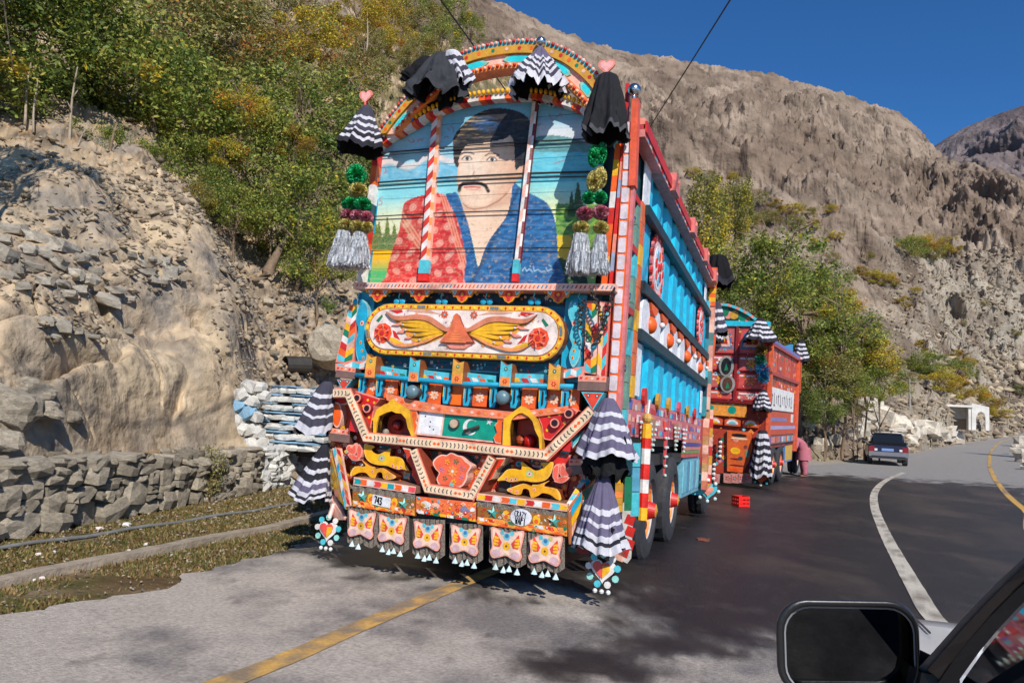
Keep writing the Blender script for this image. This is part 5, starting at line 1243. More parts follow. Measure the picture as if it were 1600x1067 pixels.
m.prism(tail, YO - .02, YO - .006, PNK); m.build('eagle_body', PAINT, truck)

# ---- side ornaments of the upper tailgate (diamond boards, turquoise wings)
def diamond_board(name, pts_px, y0, y1, cols, nrow, ncol=2, border=PNK):
    q = np.array(FF(pts_px, y0)); m = MB(); m.prism([tuple(p) for p in q], y0, y1, border)       # q: TL TR BR BL
    for i in range(nrow):
        for j in range(ncol):
            f = lambda u, v: tuple((q[0] * (1 - u) + q[1] * u) * (1 - v) + (q[3] * (1 - u) + q[2] * u) * v)
            u0, u1 = .06 + .88 * j / ncol, .06 + .88 * (j + 1) / ncol; v0, v1 = i / nrow, (i + 1) / nrow; s = .35 / nrow * (1 if j % 2 == 0 else -1)
            m.mark([f(u0, min(max(v0 - s, .005), .995)), f(u1, min(max(v0 + s, .005), .995)), f(u1, min(max(v1 + s, .005), .995)), f(u0, min(max(v1 - s, .005), .995))], y0 - .002, cols[(i * (ncol + 1) + j * 2) % len(cols)])
    return m.build(name, PAINT, truck)
DC = [ORG, WHT, YEL, TQL, RED, GRN, PNL]
diamond_board('diamond_board', [(546, 478), (560, 470), (552, 566), (524, 566)], -.02, .05, DC, 9)
diamond_board('diamond_board', [(916, 470), (934, 470), (934, 586), (912, 582)], -.03, .05, DC, 9)
diamond_board('diamond_board', [(937, 470), (953, 472), (946, 592), (932, 590)], -.04, .04, [PNL, WHT, RED, YEL, WHT, TQL], 7)
for px0, g in ((566, 1), (897, -1)):
    q = lambda a, b: T.F(px0 + g * a, b, -.03)
    m = MB(); pts = smooth_poly([q(-2, 468), q(7, 474), q(9, 492), q(3, 508), q(7, 526), q(3, 540), q(8, 556), q(2, 574), q(-8, 560), q(-10, 535), q(-6, 515), q(-10, 500), q(-7, 482)], 4)
    bordered(m, pts, -.03, .05, rgb(140, 200, 205), TQ if g > 0 else TQL, .012)
    for a, b in ((-2, 535), (0, 548), (2, 559)): p = q(a, b); m.mdisc(p, .016, -.034, YEL, 8, .7); m.mdisc(p, .010, -.036, RED, 6, .7)
    p = q(0, 505); m.mdisc(p, .024, -.034, PNL, 10, .8); m.mdisc(p, .012, -.036, RED, 8, .8); m.build('wing_ornament', PAINT, truck)
m = MB(); m.box(-1.16, -1.02, .02, .05, 1.75, 2.42, TQ); m.box(.80, .98, .02, .05, 1.7, 2.42, TQ); m.box(-1.0, .8, .0, .05, 1.74, 1.80, rgb(12, 70, 92)); m.build('upper_rail', PAINT, truck)  # last strip, below the oval, painted darker for the shade of its overhang

# ---- coloured diamond batten, hinge brackets, pipe
YB = -.05
bands = [(591, 578, 637, 585), (655, 584, 706, 590), (722, 588, 776, 594), (798, 590, 858, 592)]
for k, (a, b, c, d) in enumerate(bands):
    m = MB(); q = [T.F(a, b - 7, YB), T.F(c, d - 7, YB), T.F(c, d + 8, YB), T.F(a, b + 8, YB)]; m.prism(q, YB, .05, TQL)
    A, B_, C_, D_ = [np.array(p) for p in q]; cs = [RED, WHT, ORG, GRN] if k % 2 == 0 else [YEL, RED, WHT, ORG]
    for i in range(4):
        f = lambda u, v: tuple((A * (1 - u) + B_ * u) * (1 - v) + (D_ * (1 - u) + C_ * u) * v)
        u0 = .04 + .23 * i; m.mark([f(u0, .48), f(u0 + .17, .48), f(u0 + .23, .92), f(u0 + .06, .92)], YB - .002, cs[i])
    flower(m, *f(.5, .25), .016, YB - .002, PNK, RED, 6); m.build('batten', PAINT, truck)
diamond_board('diamond_end', [(872, 580), (912, 572), (912, 588), (872, 592)], -.05, .04, [WHT, ORG, TQL, YEL], 1, 4)
diamond_board('diamond_end', [(524, 568), (578, 562), (576, 576), (524, 580)], -.05, .04, [TQL, YEL, WHT, ORG], 1, 4)
m = MB(); a = T.F(556, 586, -.11); b = T.F(640, 592, -.11); c = T.F(725, 600, -.11); d = T.F(896, 604, -.11)
m.tube([(a[0], -.11, a[1]), (b[0], -.11, b[1]), (c[0], -.11, c[1]), (d[0], -.11, d[1])], .022, TQ, 10); m.build('hinge_pipe', PAINT, truck, smooth=True)
for k, (px, py) in enumerate(((579, 572), (647, 578), (715, 581), (790, 585), (866, 589))):
    x, z = T.F(px, py, -.14); m = MB(); c1, c2 = ((rgb(224, 165, 60), ORL), (TQL, ORL))[k % 2]
    m.prism([(x - .05, z - .10), (x + .05, z - .10), (x + .05, z + .09), (x, z + .075), (x - .05, z + .11)], -.14, .02, c1, rgb(150, 80, 40)); m.mark([(x - .042, z - .095), (x + .042, z - .095), (x + .042, z - .02), (x - .042, z - .02)], -.1425, c2)
    m.mdisc((x, z + .045), .016, -.143, GRN, 8); m.mdisc((x, z + .045), .007, -.1445, WHT, 6); flower(m, x, z - .057, .024, -.144, RED, YEL, 6); m.build('hinge_bracket', PAINT, truck)

# ---- row of blue hooks and flower tiles, dark behind
m = MB(); q = FF([(545, 596), (905, 610), (900, 652), (545, 625)], .03); m.prism(q, .03, .06, rgb(150, 60, 34)); m.build('tile_rail', PAINT, truck)
for px, py in ((583, 602), (611, 607), (679, 615), (714, 617), (750, 619), (827, 622), (866, 622), (893, 624)):
    x, z = T.F(px, py, -.05); s = .066; m = MB(); m.prism([(x - s, z - .085), (x + s, z - .085), (x + s, z + .085), (x - s, z + .085)], -.05, .03, ORG if px not in (714,) else rgb(245, 110, 20), rgb(150, 60, 30))
    if px != 714: flower(m, x, z - .01, .045, -.053, rgb(240, 200, 170), ORL, 8); m.mdisc((x, z + .065), .01, -.053, YEL, 6)
    m.build('flower_tile', PAINT, truck)
for px, py in ((565, 600), (592, 603), (631, 608), (661, 612), (697, 614), (729, 617), (770, 619), (803, 620), (847, 622), (882, 624)):
    x, z = T.F(px, py, -.10); m = MB(); g = 1 if px % 2 else -1
    pts = [(x - .03, z + .075), (x + .03, z + .08), (x + .036, z + .02), (x + .022, z), (x + .038, z - .03), (x + .022, z - .09), (x - .022, z - .09), (x - .03, z - .03)]
    m.prism(pts, -.10, .02, rgb(30, 170, 205), rgb(20, 90, 120)); m.mark([(x - .005, z - .07), (x + .012, z - .05), (x + .012, z + .05), (x - .005, z + .06)], -.1025, NAVY); m.mark([(x - .029, z - .03), (x - .022, z - .03), (x - .022, z + .07), (x - .029, z + .07)], -.1025, YEL); m.build('hook_block', PAINT, truck)
for px, py in ((644, 612), (785, 621)):
    x, z = T.F(px, py, -.19); m = MB(); m.ball((x, -.19, z), .058, rgb(95, 125, 135), sy=.8, n=16, m=10); m.tube([(x, -.15, z), (x, .02, z)], .05, IRON.diffuse_color[:3] and (.03, .03, .03), 12); m.build('lamp_cover', mat('lamp_grey', vcol=True, rough=.35, var=.3, scale=14, dirt=.4, dark=rgb(120, 105, 90)), truck, smooth=True)

# ---- lower frame: chevron beams, triangles, niches, flag panel
YL = -.20
m = MB(); m.prism(FF([(522, 612), (905, 640), (918, 760), (880, 800), (560, 770), (515, 720)], .0), .0, .04, rgb(186, 62, 34)); m.build('lower_panel', PAINT, truck)
m = MB(); q = FF([(602, 613), (640, 624), (700, 634), (800, 643), (888, 634), (888, 644), (800, 656), (700, 647), (640, 640), (604, 625)], -.16); m.prism(q, -.16, .02, rgb(232, 130, 92), rgb(150, 60, 40))
for i, (p, t) in enumerate(along(FF([(606, 619), (640, 632), (700, 641), (800, 649), (886, 639)], -.16), .06, .03)): m.mark([(p[0] - .022, p[1]), (p[0], p[1] - .016), (p[0] + .022, p[1]), (p[0], p[1] + .016)], -.163, (ORL, PNL, ORG)[i % 3])
m.build('carved_rail', PAINT, truck)
m = MB(); A, B_, C_, D_ = [np.array(p) for p in FF([(655, 641), (782, 650), (776, 692), (651, 679)], -.13)]
g_ = lambda u, v: tuple((A * (1 - u) + B_ * u) * (1 - v) + (D_ * (1 - u) + C_ * u) * v)
m.prism([g_(0, 0), g_(1, 0), g_(1, 1), g_(0, 1)], -.13, .0, PNL); m.mark([g_(.02, .04), g_(.31, .03), g_(.30, .93), g_(.01, .93)], -.132, rgb(228, 228, 230)); m.mark([g_(.33, .05), g_(.985, .06), g_(.97, .94), g_(.325, .93)], -.132, GRF)
for u, v in ((.09, .22), (.16, .42), (.16, .62), (.21, .72)): p = g_(u, v); m.mdisc(p, .007, -.134, BLK, 6)
cxm, czm = g_(.66, .5); cr = []
for k in range(15): a = math.radians(50 + 260 * k / 14); cr.append((cxm + .066 * math.cos(a), czm + .066 * math.sin(a)))
for k in range(15): a = math.radians(310 - 260 * k / 14); cr.append((cxm + .020 + .052 * math.cos(a), czm + .008 + .052 * math.sin(a)))
m.mark(cr, -.134, WHT)
sxm, szm = g_(.88, .24); m.mark([(sxm + (.032 if k % 2 == 0 else .013) * math.sin(math.pi * k / 5 + .2), szm + (.032 if k % 2 == 0 else .013) * math.cos(math.pi * k / 5 + .2)) for k in range(10)], -.134, WHT)
m.build('flag_panel', PAINT, truck)
m = MB(); p = g_(.47, .42); m.disc(p, .044, -.155, -.13, rgb(70, 70, 66), 18); m.disc(p, .036, -.165, -.155, rgb(190, 165, 140), 18); m.build('reflector', CHROME if False else PAINT, truck)
m = MB(); p = g_(.66, .58); m.tube([(p[0] - .04, -.15, p[1] - .02), (p[0] + .02, -.17, p[1]), (p[0] + .09, -.15, p[1] + .03)], [.016, .011, .014], (.09, .07, .06), 8); m.build('latch', IRON, truck)
for pts in ([(641, 638), (651, 641), (652, 652), (649, 658), (652, 665), (648, 679), (641, 680)], [(776, 651), (787, 650), (785, 694), (774, 692), (771, 684), (777, 676), (773, 664), (778, 658)]):
    m = MB(); bordered(m, FF(pts, -.15), -.15, .0, PNL, ORG, .008); m.build('scalloped_trim', PAINT, truck)
def niche(name, out, hole, red=None):
    m = MB(); o = FF(out, -.18); h = FF(hole, -.183)
    m.prism(o, -.18, -.12, YEL, GOLD); m.prism(h, -.186, -.181, rgb(250, 225, 120)); c = np.mean(h, 0); m.mark([tuple(c + (np.array(p) - c) * .93) for p in h], -.1875, BLK)
    m.build(name, PAINT, truck)
def ring_niche(out, hole):
    """arched frame with a real opening: quads between the two outlines, dark box behind"""
    o = FF(out, -.18); h = FF(hole, -.18); n = len(o); m = MB()
    for i in range(n - 1):
        m.prism([o[i], o[i + 1], h[i + 1], h[i]], -.18, -.10, (YEL, rgb(245, 215, 60), GOLD)[i % 3] if 0 else YEL, GOLD)
    m.build('niche_frame', PAINT, truck); m = MB(); hh = [(p[0], p[1]) for p in h]; k = len(hh)
    V = [(p[0], -.16, p[1]) for p in hh] + [(p[0], .03, p[1]) for p in hh]
    m.add(V, [(i, i + 1, k + i + 1, k + i) for i in range(k - 1)] + [list(range(k, 2 * k))], rgb(30, 18, 16)); return m
m = ring_niche([(583, 676), (583, 654), (588, 640), (600, 632), (606, 630), (613, 622), (622, 630), (630, 634), (640, 642), (643, 660), (646, 682)], [(587, 676), (589, 660), (592, 650), (598, 647), (605, 644), (612, 642), (618, 645), (627, 646), (634, 654), (637, 668), (643, 682)])
p = T.F(622, 664, -.02); m.ball((p[0], -.03, p[1]), .05, DRED, n=10, m=6); p = T.F(603, 675, -.05); m.ball((p[0], -.05, p[1]), .03, rgb(150, 140, 130), n=8, m=5); m.build('niche_box', PAINT, truck)
m = ring_niche([(785, 698), (786, 670), (787, 654), (797, 647), (806, 640), (814, 634), (826, 640), (838, 654), (843, 668), (847, 682), (846, 706)], [(797, 696), (796, 672), (798, 658), (803, 651), (810, 646), (816, 645), (825, 650), (832, 658), (836, 672), (842, 684), (843, 704)])
p = T.F(828, 689, -.03); m.ball((p[0], -.03, p[1]), .055, rgb(200, 20, 14), n=12, m=8); m.ball((p[0] - .09, .0, p[1]), .045, rgb(150, 60, 20), n=10, m=6); m.build('niche_box', PAINT, truck)
for pts, circ, st_ in (([(556, 611), (594, 623), (585, 634), (578, 674), (568, 668), (545, 618)], [(560, 622), (575.5, 638)], [(575, 625), (585, 629), (568, 634), (577, 652), (583, 655)]), ([(839, 647), (895, 637), (904, 642), (860, 688), (850, 686), (846, 664)], [(868, 661), (890, 646)], [(858, 650), (874, 647), (882, 660), (855, 672)])):
    m = MB(); q = FF(pts, -.14); bordered(m, q, -.14, .0, PNK, rgb(205, 28, 26), .012)
    for a in st_: p = T.F(*a, -.14); m.mdisc(p, .013, -.144, YEL, 6)
    m.build('red_triangle', PAINT, truck)
    for a in circ:
        p = T.F(*a, -.16); m = MB(); m.disc(p, .042, -.18, -.12, rgb(150, 40, 48), 16); V = []; n = 16
        m.disc(p, .038, -.187, -.18, PNK, 16); m.mdisc(p, .027, -.1885, rgb(40, 12, 16), 14); m.build('lamp_ring', PAINT, truck)
# chevron beams
def beam(pl_px, w, y0, y1=0.0, chev=True):
    pl = FF(pl_px, y0); m = MB(); line_strip(m, pl, w + .022, y0 + .012, y1, rgb(225, 120, 100), rgb(140, 60, 40)); line_strip(m, pl, w, y0, y0 + .012, CRM)
    if chev: chevrons(m, pl, w, y0 - .0015)
    m.build('chevron_beam', PAINT, truck)
beam([(520, 614), (543, 614), (571, 683), (700, 695), (852, 711), (905, 660), (924, 641)], .068, YL)
beam([(645, 703), (667, 763), (736, 774), (768, 715)], .060, YL - .06)
for pts in ([(629, 699), (640, 701), (659, 764), (655, 765), (650, 752), (644, 742), (644, 732), (636, 720), (634, 708)], [(775, 715), (790, 715), (783, 727), (776, 732), (768, 748), (758, 752), (752, 768), (744, 773)]):
    m = MB(); bordered(m, FF(pts, YL + .02), YL + .02, -.02, CRM, rgb(225, 52, 20), .008); m.build('red_flank', PAINT, truck)
m = MB(); q = FF([(652, 702), (764, 712), (738, 768), (670, 760)], -.06); m.prism(q, -.06, -.03, rgb(205, 70, 36)); m.mark(FF([(672, 704), (752, 712), (748, 724), (676, 716)], -.064), -.064, rgb(20, 50, 46)); m.build('centre_recess', PAINT, truck)
m = MB(); q = smooth_poly(FF([(676, 722), (682, 714), (690, 710), (697, 711), (705, 707), (714, 711), (722, 713), (729, 721), (737, 728), (731, 739), (729, 750), (718, 762), (690, 760), (682, 749), (686, 739), (680, 732)], YL + .02), 3); bordered(m, q, YL + .02, -.04, PNL, rgb(234, 100, 64), .012)
c = T.F(706, 736, YL)
for k in range(7): a = 2 * math.pi * k / 7 + .4; flower(m, c[0] + .095 * math.cos(a), c[1] + .085 * math.sin(a), .026, YL + .015, (rgb(180, 120, 150), GRN, YEL)[k % 3], ORG, 5)
flower(m, c[0], c[1], .05, YL + .014, ORL, WHT, 8); m.mark([(c[0] - .03, c[1] - .13), (c[0] + .03, c[1] - .13), (c[0], c[1] - .075)], YL + .014, rgb(120, 190, 180)); m.build('shield', PAINT, truck)
m = MB(); q = smooth_poly(FF([(668, 769), (700, 776), (728, 782), (715, 790), (703, 795), (693, 790), (680, 784)], YL), 3); m.prism(q, YL, -.08, rgb(110, 125, 80)); p = T.F(701, 783, YL); flower(m, *p, .03, YL - .002, YEL, RED, 7)
for g in (-1, 1): m.mark([(p[0] + g * .035, p[1] + .012), (p[0] + g * .11, p[1] + .024), (p[0] + g * .05, p[1] - .012)], YL - .002, rgb(180, 190, 110))
m.build('pendant_board', PAINT, truck)

# ---- peacock scrolls
PC = lambda pts: [T.F(550 + a / 8.206, 670 + b / 8.206, -.12) for a, b in pts]
cxb = T.F(707, 735, -.12)[0]
for sgn in (0, 1):
    mm = (lambda p: p) if sgn == 0 else (lambda p: mir(p, cxb))
    m = MB(); pk = smooth_poly(PC([(158, 192), (210, 200), (285, 222), (245, 250), (262, 290), (330, 325), (400, 300), (500, 252), (482, 345), (560, 352), (640, 380), (690, 460), (730, 535), (650, 515), (590, 520), (520, 500), (440, 470), (330, 462), (235, 430), (180, 375), (155, 290)]), 3)
    bordered(m, mm(pk), -.12, -.02, rgb(250, 190, 90), rgb(238, 176, 14), .01, rgb(120, 50, 20)); e = mm(PC([(385, 375)]))[0]
    m.mdisc(e, .030, -.124, rgb(170, 190, 110), 10, 1.2); m.mdisc(e, .018, -.1255, rgb(220, 190, 180), 8); m.mdisc(e, .008, -.127, rgb(150, 70, 90), 6)
    for a in ((525, 470), (630, 490), (570, 490)): m.mdisc(mm(PC([a]))[0], .014, -.124, PNL, 7); m.mdisc(mm(PC([a]))[0], .007, -.1255, RED, 6)
    m.build('peacock_scroll', PAINT, truck)
    m = MB(); vn = smooth_poly(PC([(60, 480), (200, 478), (150, 400), (250, 470), (320, 490), (330, 510), (420, 500), (520, 560), (590, 610), (540, 640), (440, 640), (420, 560), (350, 560), (310, 640), (240, 600), (200, 560), (100, 560), (20, 600), (0, 570)]), 3)
    bordered(m, mm(vn), -.15, -.02, rgb(250, 190, 90), rgb(228, 160, 16), .01, rgb(120, 50, 20))
    for a in ((290, 540), (470, 610), (540, 610)): m.mdisc(mm(PC([a]))[0], .014, -.154, PNL, 7); m.mdisc(mm(PC([a]))[0], .007, -.1555, ORG, 6)
    m.build('vine_scroll', PAINT, truck)
    m = MB()
    for lf in ([(0, 260), (60, 180), (70, 300), (20, 340)], [(80, 380), (90, 200), (140, 240), (130, 360)], [(-40, 320), (60, 340), (110, 400), (20, 400)], [(-60, 250), (-20, 200), (20, 260), (0, 330)]):
        bordered(m, mm(smooth_poly(PC(lf), 3)), -.14, -.05, rgb(240, 160, 140), rgb(232, 98, 78), .010)
    m.build('leaf_cluster', PAINT, truck)
    m = MB(); m.prism(mm(PC([(100, 120), (520, 190), (760, 520), (760, 640), (0, 600), (0, 300)])), -.035, -.005, rgb(176, 52, 34)); m.mark(mm(PC([(270, 200), (440, 225), (440, 262), (280, 250)])), -.038, rgb(24, 96, 100)); m.mark(mm(PC([(250, 265), (420, 275), (400, 300), (280, 300)])), -.038, PNL)
    m.mark(mm(PC([(600, 560), (740, 575), (735, 650), (600, 640)])), -.038, rgb(130, 190, 180)); m.mark(mm(PC([(500, 290), (620, 320), (640, 350), (500, 345)])), -.038, RED); m.build('scroll_backing', PAINT, truck)

# ---- striped step boards, chain curtain, number boards
YS = -.30
def seg_board(q4, y0, y1, cols, n, name, thick=None, pointy=True):
    A, B_, C_, D_ = [np.array(p) for p in FF(q4, y0)]; f = lambda u, v: tuple((A * (1 - u) + B_ * u) * (1 - v) + (D_ * (1 - u) + C_ * u) * v); m = MB()
    m.prism([f(0, 0), f(1, 0), f(1, 1), f(0, 1)], y0, y1, PNL, rgb(150, 110, 90))
    for i in range(n):
        u0, u1 = i / n + .004, (i + 1) / n - .004; e = .22 / n if pointy and i % 3 == 0 else 0
        m.mark([f(u0, .16), f(u1, .16), f(min(u1 + e, 1), .5), f(u1, .86), f(u0, .86), f(u0 + e, .5)], y0 - .002, cols[i % len(cols)])
    return m.build(name, PAINT, truck)
SC_ = [WHT, rgb(226, 70, 60), YEL, rgb(20, 155, 165), ORG, WHT, PNL]
seg_board([(553, 745), (650, 760), (648, 771), (552, 757)], YS, -.02, [rgb(20, 150, 150), ORG, WHT, rgb(226, 60, 60), YEL, rgb(20, 155, 165), ORG, WHT, rgb(228, 80, 90)], 9, 'step_board')
seg_board([(746, 770), (888, 787), (886, 799), (744, 781)], YS, -.02, [YEL, RED, WHT, ORG, TQL, YEL, RED, WHT, ORG, TQL, YEL], 11, 'step_board')
MESHM = mat('chain_mail', rgb(150, 138, 126), rough=.5, metal=.2, var=.8, scale=110, bump=1.0, bscale=160, bdist=.02)
def mail(q4, y, name='chain_curtain', scall=None):
    m = MB(); A, B_, C_, D_ = [np.array(p) for p in FF(q4, y)]; n = 16
    for i in range(n):
        u0, u1 = i / n, (i + 1) / n; f = lambda u, v: (A * (1 - u) + B_ * u) * (1 - v) + (D_ * (1 - u) + C_ * u) * v
        k0, k1 = (1, 1) if not scall else (1 + scall * abs(math.sin(math.pi * u0 * 2)), 1 + scall * abs(math.sin(math.pi * u1 * 2)))
        p = [f(u0, 0), f(u1, 0), f(u1, k1), f(u0, k0)]; m.add([(a[0], y + .012 * math.sin(u * 40), a[1]) for a, u in zip(p, (u0, u1, u1, u0))], [(0, 3, 2, 1)], (.3, .3, .3))
    m.build(name, MESHM, truck)
mail([(551, 756), (648, 772), (648, 782), (551, 768)], YS + .01); mail([(745, 781), (886, 798), (886, 808), (745, 792)], YS + .01)
FONT3 = {'7': [(0, 2, 1, 2), (1, 2, .4, 0)], '4': [(.75, 0, .75, 2), (.75, 2, 0, .7), (0, .7, 1, .7)], '3': [(0, 2, 1, 2), (1, 2, .45, 1.15), (.45, 1.15, 1, .6), (1, .6, .7, 0), (.7, 0, 0, .1)],
         'C': [(1, 1.8, .4, 2), (.4, 2, 0, 1.2), (0, 1.2, .2, .2), (.2, .2, 1, .1)], 'R': [(0, 0, 0, 2), (0, 2, .9, 1.7), (.9, 1.7, .1, 1), (.1, 1, 1, 0)], 'A': [(0, 0, .5, 2), (.5, 2, 1, 0), (.2, .8, .8, .8)], 'Z': [(0, 2, 1, 2), (1, 2, 0, 0), (0, 0, 1, 0)], 'Y': [(0, 2, .5, 1), (1, 2, .5, 1), (.5, 1, .5, 0)],
         'W': [(0, 2, .25, 0), (.25, 0, .5, 1.2), (.5, 1.2, .75, 0), (.75, 0, 1, 2)], 'P': [(0, 0, 0, 2), (0, 2, .9, 1.6), (.9, 1.6, 0, 1)], 'I': [(.5, 0, .5, 2)]}
def text(m, s, x, z, h, y, col, lw, sl=0):
    for ch in s:
        for (a, b, c, d) in FONT3.get(ch, []):
            p = np.array((x + a * h * .32, z + b * h / 2 + a * sl)); q = np.array((x + c * h * .32, z + d * h / 2 + c * sl)); t = (q - p) / (np.linalg.norm(q - p) + 1e-9); n = np.array((-t[1], t[0])) * lw / 2
            m.mark([tuple(p - n - t * lw * .3), tuple(q - n + t * lw * .3), tuple(q + n + t * lw * .3), tuple(p + n - t * lw * .3)], y, col)
        x += h * .47; z += sl
def number_board(q4, plate, stars, blobs, txt):
    A, B_, C_, D_ = [np.array(p) for p in FF(q4, YS)]; f = lambda u, v: tuple((A * (1 - u) + B_ * u) * (1 - v) + (D_ * (1 - u) + C_ * u) * v); m = MB()
    m.prism([f(0, 0), f(1, 0), f(1, 1), f(0, 1)], YS, YS + .03, rgb(150, 95, 30)); 
    m.mark([f(0, .58), f(1, .58), f(1, .98), f(0, .98)], YS - .0015, rgb(236, 160, 60))
    for i in range(9): u = i / 9; m.mark([f(u + .01, .62), f(u + .07, .62), f(u + .09, .80), f(u + .03, .80)], YS - .003, (WHT, RED, ORL, GRN, YEL, ORG)[i % 6])
    for i in range(5): u = i / 5; m.mark([f(u + .01, .97), f(u + .1, .80), f(u + .19, .97)], YS - .0032, ORG)
    for u, v in blobs: p = f(u, v); m.mdisc(p, .040, YS - .0022, YEL, 8, .8); m.mdisc((p[0], p[1] - .01), .018, YS - .0034, ORG, 6)
    m.build('number_board', PAINT, truck)
    for u, v in stars:
        p = f(u, v); m = MB()
        for k in range(5):
            a = 2 * math.pi * k / 5 + math.pi / 2; tip = (p[0] + .055 * math.cos(a), YS - .004, p[1] + .055 * math.sin(a)); l = (p[0] + .022 * math.cos(a + .63), YS - .004, p[1] + .022 * math.sin(a + .63)); r = (p[0] + .022 * math.cos(a - .63), YS - .004, p[1] + .022 * math.sin(a - .63)); c = (p[0], YS - .03, p[1])
            m.add([c, l, tip], [(0, 2, 1)], rgb(20, 130, 120)); m.add([c, tip, r], [(0, 2, 1)], rgb(150, 215, 205))
        m.build('star', PAINT, truck)
    m = MB(); p = f(*plate[:2]); w, h = plate[2:]
    if len(txt) == 1: m.prism([(p[0] - w, p[1] - h), (p[0] + w, p[1] - h - .015), (p[0] + w, p[1] + h - .015), (p[0] - w, p[1] + h)], YS - .010, YS, rgb(220, 222, 226)); text(m, txt[0], p[0] - w * .72, p[1] - h * .62, h * 1.3, YS - .012, BLK, .012, -.004)
    else:
        m.disc(p, .075, YS - .010, YS, rgb(215, 215, 222), 18); m.v = [(p[0] + (v[0] - p[0]) * 1.15, v[1], p[1] + (v[2] - p[1]) * .85) for v in m.v]
        text(m, txt[0], p[0] - .05, p[1] + .006, .042, YS - .012, rgb(50, 50, 60), .006, -.002); text(m, txt[1], p[0] - .04, p[1] - .048, .046, YS - .012, BLK, .008, -.002)
    m.build('number_plate', PAINT, truck)
number_board([(551, 767), (648, 782), (648, 806), (551, 791)], (.48, .30, .085, .040), [(.17, .25), (.83, .35)], [(.30, .28), (.68, .32)], ['743'])
number_board([(746, 791), (886, 808), (886, 838), (746, 818)], (.50, .30, .1, .04), [(.18, .25), (.86, .30)], [(.33, .30), (.67, .35)], ['CRAZY', 'WAPI'])
m = MB(); q = FF([(650, 775), (744, 785), (744, 815), (650, 800)], YS + .01); m.prism(q, YS + .01, YS + .05, rgb(228, 110, 60), DRED)
for a, c, s in (((665, 788), WHT, .05), ((680, 790), PNL, .04), ((726, 796), rgb(120, 120, 150), .045), ((737, 796), WHT, .03), ((715, 801), YEL, .03), ((655, 798), WHT, .03), ((700, 803), ORG, .04)): m.mdisc(T.F(*a, YS), s * .6, YS + .006, c, 7, 1.6)
for i in range(8): m.mark(FF([(652 + i * 11.5, 797 + i * 1.7), (662 + i * 11.5, 798.5 + i * 1.7), (663 + i * 11.5, 803 + i * 1.7), (653 + i * 11.5, 801.5 + i * 1.7)], YS + .007), YS + .005, (WHT, RED, GRN, YEL)[i % 4])
m.build('middle_board', PAINT, truck)
m = MB(); m.box(-.86, .98, YS + .05, -.02, .50, .66, rgb(36, 26, 22)); m.build('bumper_box', PAINT, truck)
# ---- butterfly mud guards with chain fringe and bells
FL = [(566.5, 818, 21), (614, 826, 21.5), (669.6, 836, 22), (728, 843, 23), (793, 849, 26), (853, 857, 26)]
for k, (px, py, hw) in enumerate(FL):
    c = T.F(px, py, YS); s = (T.F(px + hw, py, YS)[0] - T.F(px - hw, py, YS)[0]) / 2; m = MB(); s *= .98; q = [(-1, .86), (-.5, .78), (0, .66), (.5, .78), (1, .86), (1.0, .4), (.94, .05), (.9, -.3), (1.0, -.6), (.8, -.9), (.4, -.82), (0, -.68), (-.4, -.82), (-.8, -.9), (-1.0, -.6), (-.9, -.3), (-.94, .05), (-1.0, .4)]
    if k == 5: q[0] = (-.9, .45); q[1] = (-.5, .72); q[3] = (.5, .8); q[2] = (0, .85)
    q = smooth_poly([(c[0] + a * s, c[1] + b * s * .98) for a, b in q], 3); m.prism(q, YS - .02, YS - .005, rgb(232, 160, 140), DRED); cc = np.array(c); m.mark([tuple(cc + (np.array(p) - cc) * .90) for p in q], YS - .0215, rgb(236, 200, 178))
    for g in (-1, 1):
        m.mark([(c[0] + g * s * .28, c[1] + s * .05), (c[0] + g * s * .72, c[1] + s * .62), (c[0] + g * s * .84, c[1] + s * .1), (c[0] + g * s * .72, c[1] - s * .22), (c[0] + g * s * .4, c[1] - s * .2)], YS - .023, rgb(222, 72, 62))
        for j in range(3): zz = c[1] + s * (.32 - j * .18); m.mark([(c[0] + g * s * .5, zz), (c[0] + g * s * .78, zz + .01), (c[0] + g * s * .8, zz - .012), (c[0] + g * s * .5, zz - .014)], YS - .0245, YEL)
        m.mdisc((c[0] + g * s * .58, c[1] - s * .58), s * .22, YS - .023, rgb(206, 170, 175), 8, 1.3)
    m.mdisc((c[0], c[1] - s * .12), s * .24, YS - .023, YEL, 10); m.mdisc((c[0], c[1] - s * .12), s * .07, YS - .0245, rgb(110, 70, 40), 6); m.mdisc((c[0], c[1] + s * .42), s * .22, YS - .023, rgb(110, 190, 210), 10); m.mdisc((c[0], c[1] + s * .46), s * .12, YS - .0245, rgb(50, 120, 170), 8)
    for g in (-1, 1): m.mdisc((c[0] + g * s * .3, c[1] + s * .62), s * .14, YS - .0235, (rgb(90, 190, 200), rgb(200, 190, 110))[g > 0 and k % 2], 7)
    m.build('butterfly_flap', PAINT, truck)
    mail([(px - hw - 2, py - 26), (px + hw + 3, py - 24), (px + hw + 3, py + 31), (px - hw - 3, py + 28)], YS + .01, 'chain_fringe', .14)
    for j in range(4 if k else 2):
        m = MB()
        x = c[0] + s * (-.6 + .42 * j) + .01 * (j % 2); z = c[1] - s * 1.42 - .014 * (j % 2); m.add([(x, YS - .01, z + .035)] + [(x + .026 * math.cos(a), YS - .01 + .026 * math.sin(a), z - .012) for a in [i * 1.047 for i in range(6)]], [(0, 1 + i, 1 + (i + 1) % 6) for i in range(6)] + [(6, 5, 4, 3, 2, 1)], rgb(200, 222, 222))
        m.build('bell', PAINT, truck)
for px in (548, 640, 756, 887):
    pass
